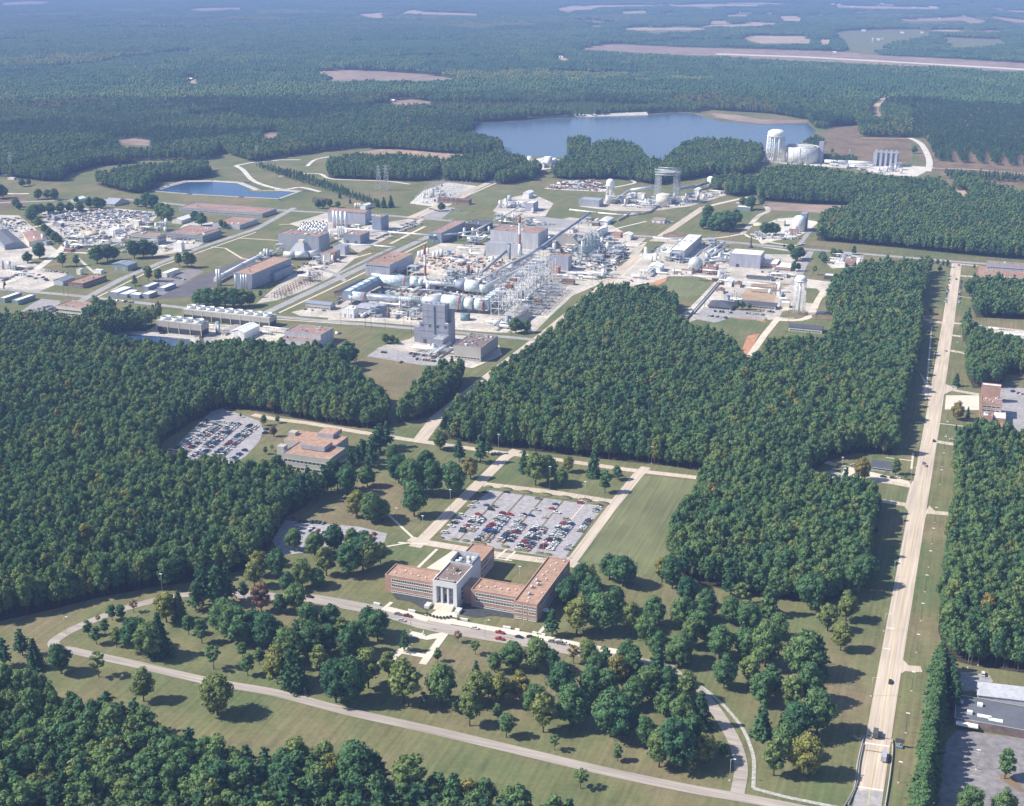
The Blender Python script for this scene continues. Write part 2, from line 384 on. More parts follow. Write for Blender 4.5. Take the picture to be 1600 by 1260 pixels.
for k in range(34):                                     # the patchwork of small fields towards the skyline
    x, y = fg.uniform(860, 1640), 3+52*fg.random()**1.7; w_, h_ = fg.uniform(14, 60)*(.6+y/60), (.5+y*.035)*fg.uniform(.8, 1.5)
    if 1290 < x < 1470 and y > 40: continue
    FIELDS.append(('field', fg.choice(['pale_field', 'pale_field', 'tan_field', 'green_field', 'pink_field']), [(x-w_/2, y+fg.uniform(-.3, .3)*h_)]+[(x-w_/2+w_*(i+fg.uniform(-.2, .2))/4, y-h_*fg.uniform(.3, .6)) for i in (1, 2, 3)]+[(x+w_/2, y+fg.uniform(0, .5)*h_)]+[(x+w_/2-w_*(i+fg.uniform(-.2, .2))/4, y+h_*fg.uniform(.3, .6)) for i in (1, 2, 3)]))
for i, (n, m, p) in enumerate(FIELDS): sheet(n, p, m, (.35 if max(q[1] for q in p) < 260 else .02)+.003*(i % 7))
sheet('runway', [(1119,83.6),(1250,88),(1380,95),(1600,107.5),(1760,117),(1760,120),(1600,110),(1380,97),(1250,90),(1119,85.6)], 'white_concrete', .5)
sheet('lake', [(700,206),(745,192),(800,190),(830,187),(906,184),(1006,180),(1060,176),(1084,178),(1102,184),(1130,191),(1190,195),(1262,193),(1275,205),(1258,222),(1200,236),(1080,236),(1052,250),(1036,266),(1004,262),(984,246),(925,243),(905,248),(880,246),(800,244),(784,232),(770,216),(745,211)], 'lake_water', .25)
dam = MB()
a, b = G(822, 184.5), G(1010, 178.8)
dv = (b-a).normalized(); dn = Vector((-dv.y, dv.x, 0))
for u in np.linspace(0, 1, 13)[:-1]:
    p0 = a.lerp(b, u); p1 = a.lerp(b, u+1/12.)
    dam.face([p0-dn*14, p1-dn*14, p1-dn*4+Vector((0, 0, 5)), p0-dn*4+Vector((0, 0, 5))])
    dam.face([p0-dn*4+Vector((0, 0, 5)), p1-dn*4+Vector((0, 0, 5)), p1+dn*6+Vector((0, 0, 5)), p0+dn*6+Vector((0, 0, 5))])
o = dam.build('embankment', 'white_gravel'); o['kind'] = 'structure'
# the two ponds, each in a low bank
def pond(pts, bank, m_bank, w, z=.9, grow=None):
    sheet('pond', pts, 'pond_water', z)
    P = [G(p[0], p[1], 0) for p in pts]; c = sum(P, Vector())/len(P); mb = MB(); n = len(P)
    for i in range(n):
        a, b = P[i], P[(i+1) % n]; d = (b-a).normalized(); s = Vector((-d.y, d.x, 0))
        if s.dot((a+b)/2-c) < 0: s = -s
        i0, i1 = a.copy(), b.copy(); i0.z = i1.z = .7
        t0, t1 = a+s*4-d*3, b+s*4+d*3; t0.z = t1.z = 2.2
        u0, u1 = a+s*9-d*7, b+s*9+d*7; u0.z = u1.z = 2.2
        e0, e1 = a+s*w-d*w*.8, b+s*w+d*w*.8; e0.z = e1.z = -.05
        mb.cur = 1; mb.face([i0, i1, t1, t0]); mb.face([t0, t1, u1, u0])
        mb.cur = 0; mb.face([u0, u1, e1, e0])
    o = mb.build('embankment', m_bank); o['kind'] = 'structure'
pond([(246,300),(268,292),(293,285.5),(330,285),(371,287.5),(398,298.5),(430,299),(462,301),(433,311.5),(380,309),(300,304.5)], 6, ['grass', 'stone_grey'], 22)
pond([(172,532),(196,523.5),(250,527),(297,531.5),(300,546),(230,556),(180,546)], 6, ['grass', 'stone_grey'], 14)
# ---------------------------------------------------------------- pads of the plant
PADS = [
 ('gravel_lot', 'gravel_pad', [(512,500),(528,470),(560,447),(640,432),(652,395),(690,380),(760,384),(800,362),(890,340),(945,345),(988,372),(1010,372),(975,405),(962,428),(930,447),(895,462),(858,496),(835,520),(775,520),(720,516),(650,509),(560,502)]),
 ('gravel_lot', 'gravel_pad', [(962,428),(995,385),(1030,372),(1120,378),(1250,392),(1262,398),(1242,445),(1180,440),(1140,478),(1110,492),(1072,505),(1060,497),(1120,440),(1088,432),(1045,432),(1000,448),(950,446)]),
 ('gravel_lot', 'sand_pad', [(650,432),(655,392),(700,380),(770,392),(800,412),(770,430),(700,440)]),
 ('gravel_lot', 'gravel_pad', [(440,440),(470,418),(505,395),(540,395),(560,400),(520,432),(480,452),(455,462),(430,470),(400,475)]),
 ('gravel_lot', 'gravel_pad', [(452,350),(520,330),(560,355),(640,342),(660,348),(600,375),(560,395),(520,372)]),
 ('gravel_lot', 'gravel_pad', [(770,330),(785,312),(830,302),(865,318),(852,338),(800,342)]),
 ('gravel_lot', 'white_gravel', [(640,318),(662,298),(700,285),(752,292),(722,312),(700,322),(668,322)]),
 ('parking_lot', 'asphalt_pale', [(655,335),(680,322),(712,325),(690,342),(668,342)]),
 ('parking_lot', 'asphalt_pale', [(815,352),(838,338),(900,345),(885,356),(850,358)]),
 ('gravel_lot', 'white_gravel', [(850,295),(880,283),(930,280),(950,292),(945,300),(880,297)]),
 ('gravel_lot', 'gravel_pad', [(905,323),(940,310),(1005,312),(1080,305),(1128,298),(1135,305),(1080,322),(1020,330),(960,330)]),
 ('gravel_lot', 'white_gravel', [(820,252),(850,246),(890,252),(872,262),(845,266),(835,260)]),
 ('gravel_lot', 'white_gravel', [(1185,246),(1232,248),(1290,256),(1380,256),(1460,262),(1432,276),(1385,274),(1335,264),(1280,260),(1190,253)]),
 ('gravel_lot', 'white_gravel', [(1180,370),(1195,350),(1215,342),(1240,340),(1280,347),(1262,362),(1240,372),(1212,376),(1190,382)]),
 ('gravel_lot', 'gravel_pad', [(70,350),(62,332),(100,326),(180,326),(250,332),(240,345),(205,372),(170,380),(140,385),(100,372)]),
 ('gravel_lot', 'gravel_pad', [(-40,335),(30,337),(60,362),(75,380),(90,392),(85,400),(52,405),(-40,400)]),
 ('gravel_lot', 'gravel_pad', [(240,400),(260,372),(300,342),(335,348),(330,372),(310,385),(280,395)]),
 ('parking_lot', 'gravel_pad', [(-60,445),(20,420),(60,418),(105,428),(95,442),(60,456),(-60,446)]),
 ('gravel_lot', 'gravel_pad', [(-60,405),(35,400),(60,415),(25,428),(-60,440)]),
 ('parking_lot', 'asphalt_pale', [(28,490),(45,478),(65,467),(95,470),(85,497),(60,500),(30,497)]),
 ('parking_lot', 'asphalt', [(222,458),(240,440),(262,428),(300,420),(320,424),(282,445),(255,462)]),
 ('asphalt_strip', 'asphalt_dark', [(243,468),(270,452),(322,428),(368,410),(402,398),(405,408),(370,430),(335,447),(300,464)]),
 ('gravel_lot', 'sand_pad', [(225,520),(250,505),(300,505),(440,512),(520,520),(520,545),(440,548),(380,536),(300,535)]),
 ('gravel_lot', 'gravel_pad', [(455,488),(500,478),(530,490),(600,496),(650,500),(650,506),(560,500),(470,494)]),
 ('parking_lot', 'asphalt_pale', [(573,557),(590,545),(662,550),(700,560),(690,572),(660,571)]),
 ('gravel_lot', 'gravel_pad', [(588,545),(600,540),(640,530),(655,520),(730,525),(780,540),(785,555),(740,575),(700,572),(660,552)]),
 ('parking_lot', 'asphalt_pale', [(1082,498),(1100,480),(1135,483),(1200,490),(1195,500),(1140,496),(1120,505)]),
 ('gravel_lot', 'gravel_pad', [(1218,452),(1260,436),(1310,442),(1296,458),(1285,466),(1275,485),(1240,498),(1200,500),(1190,488),(1205,480)]),
 ('gravel_lot', 'gravel_pad', [(1290,410),(1310,398),(1350,400),(1345,416),(1300,420)]),
 ('parking_lot', 'lot_asphalt', [(255,716),(330,643),(348,638),(405,658),(412,672),(405,690),(385,712),(365,725),(330,730)]),
 ('parking_lot', 'lot_asphalt', [(425,845),(445,813),(500,818),(560,823),(605,834),(600,850),(540,848),(490,862),(440,868)]),
 ('parking_lot', 'lot_asphalt', [(683,842),(765,766),(860,780),(948,792),(893,876),(780,858)]),
 ('parking_lot', 'asphalt_pale', [(1258,745),(1300,735),(1330,745),(1325,772),(1262,762)]),
 ('parking_lot', 'asphalt_pale', [(1550,625),(1565,604),(1640,610),(1640,690),(1590,690),(1568,676),(1560,650)]),
 ('parking_lot', 'asphalt', [(1455,1275),(1470,1170),(1495,1140),(1700,1168),(1700,1380),(1450,1380)]),
 ('parking_lot', 'asphalt_pale', [(1490,1048),(1546,1055),(1552,1065),(1530,1080),(1500,1080)]),
 ('concrete_apron', 'white_concrete', [(1476,640),(1478,618),(1530,618),(1530,641)]),
 ('concrete_apron', 'concrete_walk', [(1315,742),(1320,728),(1380,742),(1420,752),(1425,760),(1370,754)]),
 ('patio', 'white_concrete', [(664,968),(672,960),(682,953),(714,957),(714,972),(704,976),(680,973)]),
 ('patio', 'white_concrete', [(666,888),(708,860),(720,864),(690,892)]),
 ('gravel_lot', 'white_gravel', [(1520,524),(1540,515),(1640,520),(1640,545),(1560,545),(1535,540)]),
 ('shrub_bed', 'shrub_bed', [(612,929),(622,925),(674,933),(674,948),(668,955),(655,948),(640,940),(620,937)]),
 ('shrub_bed', 'shrub_bed', [(720,948),(728,944),(800,956),(838,970),(800,966),(768,962),(745,966),(718,960)]),
]
for i, (n, m, p) in enumerate(PADS): sheet(n, p, m, .045+.002*i)
# ---------------------------------------------------------------- roads and paths
def lane(px, z): return [G(p[0], p[1], z) for p in px]
road('main_road', [(1284,1700),(1360,1231),(1384,1083),(1422.5,860),(1457,660),(1481.5,504),(1495,412)], 12.2, 'concrete_road', .16)
sheet('main_road', [(1254,1700),(1337,1235),(1380,1237),(1318,1700)], 'asphalt_pale', .175)
road('cross_road', [(-300,330),(100,313),(200,312),(300,322),(413,327),(480,331),(607,337),(700,345),(880,361),(1000,369),(1097,374),(1240,388),(1494,409),(1700,425),(1900,441)], 11, 'asphalt_pale', .15)
road('shoulder', [(1240,383),(1494,404),(1700,420)], 5, 'brown_grass', .13)
road('avenue', [(655,690),(682,654),(770,584),(860,515),(950,441),(1020,378),(1100,324)], 12, 'concrete_road', .14)
road('avenue', [(735,575),(757,566)], 3, 'concrete_walk', .13)
road('avenue', [(300,541),(422,486),(540,430),(667,371),(722,345)], 11, 'asphalt_pale', .135)
road('avenue', [(640,341),(770,283),(860,253)], 13, 'concrete_road', .145)
road('avenue', [(110,480),(140,463),(190,436),(250,411),(307,389),(400,358),(460,325)], 10, 'asphalt_pale', .135)
road('side_street', [(-60,447),(0,452),(95,460),(190,470),(285,481),(432,495),(650,514),(815,529),(860,534)], 9, 'asphalt_pale', .15)
road('side_street', [(500,420),(523,427),(540,440)], 7, 'asphalt_pale', .152)
road('side_street', [(520,432),(585,400),(612,388)], 6, 'asphalt_pale', .128)
road('side_street', [(590,378),(640,352),(660,343)], 8, 'gravel_pad', .129)
road('side_street', [(1060,510),(1094,470),(1132,429)], 7, 'gravel_pad', .13)
road('side_street', [(1267,393),(1248,432),(1238,446)], 8, 'asphalt_pale', .131)
road('side_street', [(1262,400),(1240,440),(1243,449)], 3, 'concrete_walk', .12)
road('side_street', [(1290,452),(1284,458),(1276,472),(1267,492),(1250,500),(1215,500)], 8, 'concrete_walk', .132, curve=True)
road('side_street', [(1258,380),(1248,384),(1262,365),(1275,356)], 7, 'asphalt_pale', .133)
road('side_street', [(1245,384),(1210,380),(1172,371),(1160,366),(1120,372),(1000,380)], 5, 'concrete_walk', .128, curve=True)
road('side_street', [(1160,366),(1185,338),(1200,330),(1190,320),(1150,317)], 8, 'gravel_pad', .129, curve=True)
road('side_street', [(1100,324),(1125,318),(1160,310),(1185,304)], 8, 'concrete_walk', .13)
road('dirt_track', [(880,514),(897,516),(913,520)], 7, 'concrete_walk', .12)
road('dirt_track', [(500,300),(470,293),(440,296),(398,284),(380,266),(368,259)], 9, 'white_gravel', .4, curve=True)
road('dirt_track', [(368,259),(395,254),(440,250),(470,250)], 8, 'white_gravel', .4)
road('dirt_track', [(435,276),(470,272),(500,272),(520,280),(600,283),(640,288)], 7, 'white_gravel', .4, curve=True)
road('dirt_track', [(480,260),(492,250),(515,245)], 7, 'white_gravel', .4, curve=True)
road('dirt_track', [(0,275),(40,264),(75,258)], 12, 'white_gravel', .4)
road('dirt_track', [(0,303),(45,303)], 9, 'white_gravel', .4)
road('dirt_track', [(960,293),(985,288),(992,285),(984,279),(990,273)], 6, 'white_gravel', .3, curve=True)
road('dirt_track', [(1450,268),(1452,250),(1440,226),(1422,216)], 12, 'white_gravel', .45, curve=True)
road('dirt_track', [(1372,182),(1368,170),(1376,158),(1390,148)], 16, 'pale_field', .5, curve=True)
road('dirt_track', [(1455,263),(1520,265),(1600,272),(1700,280)], 9, 'pale_field', .42)
road('dirt_track', [(1500,298),(1515,318)], 16, 'pale_field', .42)
road('dirt_track', [(1345,216),(1422,217)], 8, 'pale_field', .42)
road('dirt_track', [(0,445),(50,425),(90,395),(100,385),(112,375),(160,366)], 10, 'white_gravel', .13, curve=True)
road('dirt_track', [(95,395),(110,394),(138,396)], 6, 'white_gravel', .125)
road('dirt_track', [(118,400),(140,420),(150,428)], 4, 'gravel_pad', .124)
road('dirt_track', [(38,358),(64,353),(85,350)], 6, 'white_gravel', .126)
road('dirt_track', [(930,372),(960,358),(1010,346)], 4, 'white_gravel', .126)
road('dirt_track', [(900,330),(960,334),(985,338)], 4, 'white_gravel', .126)
for p, wd in (([(436,489),(545,438),(668,378)], 3), ([(866,520),(955,448),(1026,381)], 3), ([(290,484),(432,499),(560,508)], 2.5), ([(145,468),(250,416),(400,363)], 2.5), ([(655,339),(775,286)], 4), ([(505,417),(580,396)], 4), ([(610,381),(664,354)], 5)): road('walkway', p, wd, 'concrete_walk', .126)
# lawns left between the plant pads
for i, (m, p) in enumerate([('grass', [(957,418),(976,406),(982,407),(963,419)]), ('grass', [(945,426),(962,419.5),(964,420.5),(950,427)]), ('grass', [(934,436),(951,428),(953,429),(940,437)]), ('grass', [(1000,395),(1012,377),(1040,378),(1020,396)]),
     ('brown_grass', [(1035,367),(1050,362),(1072,364),(1062,370),(1036,371)]), ('grass', [(1098,378),(1160,382),(1240,394),(1240,398),(1196,397),(1142,389),(1100,386)]), ('grass', [(1257,450),(1276,451),(1281,456),(1270,474),(1258,473)]), ('grass', [(1268,405),(1262,420),(1256,430),(1276,432),(1285,412)]),
     ('grass', [(1218,496),(1222,487),(1236,484),(1262,487),(1264,493),(1248,497)]), ('brown_grass', [(1268,492),(1320,494),(1316,501),(1270,499)]), ('grass', [(1110,520),(1115,505),(1138,498),(1180,500),(1196,504),(1190,520),(1150,528)]), ('grass', [(1205,440),(1240,452),(1236,460),(1200,470),(1214,474),(1180,478),(1186,440)])]):
    if i != 11: sheet('lawn', p, m, .165+.001*i)
sheet('pond', [(1275,488),(1282,486.3),(1292,486.6),(1297,488.5),(1290,490),(1280,490)], 'pond_water', .19)
# the wooded head-office park
road('rear_road', [(395,648),(430,655),(480,661),(520,668),(560,675),(630,686),(763,705),(875,719),(980,734),(1102,748)], 7, 'concrete_road', .15)
road('lot_road', [(648,855),(663,841),(725,778),(788,716),(808,703)], 9, 'concrete_road', .152)
road('lot_road', [(945,690),(940,688)], 5, 'concrete_road', .1)
road('lot_road', [(890,880),(897,872),(950,800),(997,742),(1010,730)], 8, 'concrete_road', .153)
road('lot_road', [(757,757),(860,769),(962,785)], 8, 'concrete_road', .154)
road('lot_road', [(640,842),(665,848),(773,866),(850,876),(905,884)], 8, 'concrete_road', .155)
road('front_street', [(320,928),(371,927),(429,934),(493,936),(560,948),(608,958),(660,975),(700,983.5),(780,996),(850,1007),(900,1017),(950,1028),(1005,1037),(1050,1048)], 11, 'concrete_loop', .156)
road('walkway', [(604,951),(640,960),(670,968.5)], 5.5, 'white_concrete', .17)
road('walkway', [(708,972),(780,984.5),(850,997),(905,1008),(985,1022)], 5.5, 'white_concrete', .172)
road('loop_road', [(330,928),(294,929),(253,936),(202,949),(152,967),(111,985),(84,1003),(92,1013),(111,1016),(142,1023),(216,1039),(324,1064),(432,1083),(540,1111),(675,1141),(810,1173),(945,1205),(1080,1233),(1150,1245),(1215,1257),(1290,1272),(1345,1280)], 6.6, 'concrete_loop', .15, curve=True)
road('loop_road', [(1050,1048),(1085,1072),(1107,1096),(1127,1123),(1148,1160),(1158,1200),(1152,1240)], 6.6, 'concrete_loop', .153, curve=True)
road('old_lane', [(1090,1069),(1113,1086),(1138,1110),(1160,1138),(1172,1165),(1178,1190),(1177,1232)], 1.9, 'stone_grey', .13, curve=True)
road('side_street', [(1217,496),(1194,524),(1172,556)], 7, 'concrete_walk', .134)
road('walkway', [(1177,1232),(1230,1246),(1310,1262)], 2.2, 'stone_grey', .14)
for p, wd in ([(606,1035),(640,1005)], 4.5), ([(592,1033),(610,1038),(628,1040)], 5), ([(660,1038),(695,990)], 4.5), ([(640,990),(668,996),(694,992)], 6), ([(626,1018),(668,1026)], 4), ([(598,953),(612,941)], 2.4), ([(650,890),(683,858)], 2.2), \
             ([(842,990),(852,978)], 2.2), ([(776,872),(792,858)], 1.6), ([(790,876),(805,862)], 1.6), ([(768,872),(800,876)], 1.4), ([(645,840),(600,798),(585,783)], 1.8), ([(622,848),(668,850)], 2.0), ([(500,872),(640,848)], 1.8):
    road('walkway', p, wd, 'white_concrete', .18)
for p in ([(1308,727),(1290,722)], [(1440,604),(1456,607)], [(1432,497),(1474,505)], [(1490,505),(1545,511),(1640,522)], [(1428,791),(1330,775)], [(1446,800),(1482,803)], [(1410,1044),(1440,1046)], [(1468,606),(1530,617)], [(1462,690),(1500,696)],
          [(1424,760),(1370,750)], [(1490,412),(1530,416)], [(1498,431),(1528,433)], [(1485,548),(1512,553)], [(1487,524),(1502,526)]):
    road('driveway', p, 6.5, 'concrete_road', .145)
for p in ([(1456,510),(1450,580),(1446,625)], [(1424,733),(1427,708)], [(1384,715),(1424,720)], [(1430,660),(1445,660)], [(1469,662),(1512,667)], [(1497,463),(1518,466)]):
    road('walkway', p, 1.6, 'concrete_walk', .14)
for p in ([(458,414),(400,408),(378,404),(352,388),(330,386)], [(437,376),(372,372)], [(436,351),(520,349)]): road('walkway', p, 3.0, 'concrete_walk', .12)
# flares where the driveways meet the main road
for a in ([(1436,580),(1446,603),(1440,612),(1452,625),(1460,612)], [(1476,600),(1496,607),(1480,614),(1472,618),(1470,600)], [(1419,770),(1425,752),(1434,750),(1428,785),(1420,800),(1414,793)], [(1446,800),(1452,790),(1462,800),(1448,803),(1444,815)], [(1410,1030),(1422,1042),(1410,1052),(1405,1050)]):
    sheet('road_flare', a, 'concrete_road', .142)
# painted centre lines, stop bars and rumble strips
def stripe(name, pts, wd, m, z=.21): return road(name, pts, wd, m, z)
stripe("centre_line", [(1287,1700),(1360.5,1231),(1384.5,1083),(1423,860),(1457.3,660),(1481.8,504),(1494.5,420)], .32, 'paint_yellow')
for y in (1160, 1235, 1098): 
    c = {1160: (1351, 1378-12), 1235: (1338, 1381), 1098: (1364, 1401)}[y]
stripe('stop_bar', [(1351.5,1161),(1390,1166.5)], 1.2, 'paint_white')
stripe('stop_bar', [(1339,1229.5),(1380,1235)], 1.1, 'paint_white')
stripe('rumble_strip', [(1355,1149.5),(1391,1155)], .7, 'rust')
stripe('rumble_strip', [(1351,1172),(1378,1176)], .7, 'rust')
stripe('stop_bar', [(1386,981),(1398,983)], 1.0, 'paint_white')
stripe('stop_bar', [(1380.5,1013),(1392,1015)], 1.0, 'paint_white')
# ---------------------------------------------------------------- buildings
def spec(x, yb, yt, flx, brx=None, bry=None, d=None, h=None):
    """box from the photo: front right base corner (x, yb), its roof row yt, front left column flx, rear right roof column brx (or row bry, or depth d)"""
    g = G(x, yb); hh = h or max(2.5, height_at(g, yt)); x0 = col_hit(flx, g, 0).x; t = Vector((g.x, g.y, hh))
    y1 = g.y+d if d else (col_hit(brx, t, 1).y if brx else row_hit(bry, t, 1).y)
    return [min(x0, g.x-1), g.x, g.y, max(y1, g.y+2), hh]
USED = {}
def bld(name, label, sp, wall, roof, kind='flat', bands=(), bays=0, vents=0, door=0, cat='building', group=None, seed=0, parapet=.5, z0=0.0, ridge='y', rise=None, side_bands=True, margin=1.2, glass='glass'):
    x0, x1, y0, y1, h = sp; cx, cy = (x0+x1)/2, (y0+y1)/2; g = random.Random(seed+int(cx*7)+int(cy*3))
    r = empty(name, (cx, cy, z0)); tag(r, label, cat, group)
    a, b = (x1-x0)/2, (y1-y0)/2; h -= z0
    mb = MB()
    if kind == 'flat':
        mb.box(-a, a, -b, b, -.3, h+parapet, top=False)
        mb.box(-a+.3, a-.3, -b+.3, b-.3, h-.5, h+parapet, top=False)     # inner face of the parapet
        w_ = mb.build('wall', wall, r)
        rf = MB().box(-a+.31, a-.31, -b+.31, b-.31, h-.25, h).build('roof', roof, r)
        cp = MB()
        for (p, q, s, t) in ((-a-.06, a+.06, -b-.06, -b+.36), (-a-.06, a+.06, b-.36, b+.06), (-a-.06, -a+.36, -b+.37, b-.37), (a-.36, a+.06, -b+.37, b-.37)): cp.box(p, q, s, t, h+parapet+.003, h+parapet+.14)
        cp.build('coping', 'galvanised' if wall not in ('brick', 'white_stone', 'brick_dark') else wall, r)
    elif kind == 'gable':
        rs = rise if rise is not None else (a if ridge == 'y' else b)*.32; e = h-rs*.5; t = e+rs
        mb.box(-a, a, -b, b, -.3, e, top=False)
        o = .5; rf = MB()
        if ridge == 'y':
            for s in (-1, 1): mb.face([(-a*s, b*-s, e), (a*s, b*-s, e), (0, b*-s, t)])
            rf.face([(-a-o, -b-o, e-.15), (0, -b-o, t+.12), (0, b+o, t+.12), (-a-o, b+o, e-.15)][::-1]); rf.face([(a+o, -b-o, e-.15), (a+o, b+o, e-.15), (0, b+o, t+.12), (0, -b-o, t+.12)])
        else:
            for s in (-1, 1): mb.face([(a*s, -b*s, e), (a*s, b*s, e), (a*s, 0, t)])
            rf.face([(-a-o, -b-o, e-.15), (a+o, -b-o, e-.15), (a+o, 0, t+.12), (-a-o, 0, t+.12)]); rf.face([(a+o, b+o, e-.15), (-a-o, b+o, e-.15), (-a-o, 0, t+.12), (a+o, 0, t+.12)])
        mb.build('wall', wall, r); ro = rf.build('roof', roof, r)
        md = ro.modifiers.new('thickness', 'SOLIDIFY'); md.thickness = .25; md.offset = -1
        h = e
    elif kind == 'hip':
        rs = rise or min(a, b)*.5; e = h-rs*.6; mb.box(-a, a, -b, b, -.3, e, top=False); mb.build('wall', wall, r); o = 1.0; rf = MB()
        k = max(0, a-b) if a > b else 0; kk = max(0, b-a); A, B = a+o, b+o
        P = [(-A, -B, e-.1), (A, -B, e-.1), (A, B, e-.1), (-A, B, e-.1)]; Q0, Q1 = ((-k, 0, e+rs), (k, 0, e+rs)) if k or not kk else ((0, -kk, e+rs), (0, kk, e+rs))
        if k or not kk: rf.face([P[0], P[1], Q1, Q0]); rf.face([P[2], P[3], Q0, Q1]); rf.face([P[1], P[2], Q1]); rf.face([P[3], P[0], Q0])
        else: rf.face([P[0], P[1], Q0]); rf.face([P[1], P[2], Q1, Q0]); rf.face([P[2], P[3], Q1]); rf.face([P[3], P[0], Q0, Q1])
        rf.face(P[::-1]); rf.build('roof', roof, r); h = e
    for (zb, hb) in bands:
        for side in ((0, 1) if side_bands else (0,)):
            L = (a if side == 0 else b)-margin
            if L < 1.5: continue
            n = bays or max(3, int(2*L/3.2)); gl = MB(); fr = MB()
            def bx(m, u0, u1, z0_, z1_, p0, p1):
                if side == 0: m.box(u0, u1, -b-p1, -b-p0, z0_, z1_, bottom=True)
                else: m.box(a+p0, a+p1, u0, u1, z0_, z1_, bottom=True)
            bx(gl, -L, L, zb, zb+hb, -.02, .04)
            for i in range(n+1):
                u = -L+2*L*i/n; bx(fr, u-.12, u+.12, zb, zb+hb, .0, .10)
            bx(fr, -L-.15, L+.15, zb-.28, zb-.02, .0, .16); bx(fr, -L-.15, L+.15, zb+hb+.02, zb+hb+.2, .0, .12)
            wn = gl.build('window_band', glass, r); fr.build('frame', 'frame_white', wn)
    for i in range(door):
        u = -a+(i+.5)*2*a/door+g.uniform(-.1, .1)*a/door; wd = min(4.2, a*.55/door+1.); dh = min(h*.6, 4.2)
        MB().box(u-wd/2, u+wd/2, -b-.08, -b+.02, 0, dh).build('door', g.choice(['dark_metal', 'galvanised', 'grey_metal']), r)
    if kind == 'flat':
        for i in range(vents):
            u, v = g.uniform(-a*.85, a*.85), g.uniform(-b*.85, b*.85); t = g.random(); m = MB(); z = h
            if t < .45: m.tube((u, v, z-.05), (u, v, z+g.uniform(.8, 1.7)), g.uniform(.35, .7), 8); nm, mt = 'vent', g.choice(['frame_white', 'galvanised'])
            elif t < .8:
                s, q, hh = g.uniform(.9, 2.0), g.uniform(.8, 1.6), g.uniform(.9, 1.9); m.box(u-s, u+s, v-q, v+q, z-.05, z+hh); m.tube((u, v, z+hh), (u, v, z+hh+.25), q*.6, 8); nm, mt = 'air_unit', g.choice(['galvanised', 'frame_white', 'grey_metal'])
            else: m.box(u-.9, u+.9, v-.9, v+.9, z-.05, z+.35); nm, mt = 'roof_hatch', 'dark_metal'
            m.build(nm, mt, r)
    return r
def footing(r, pts): pass
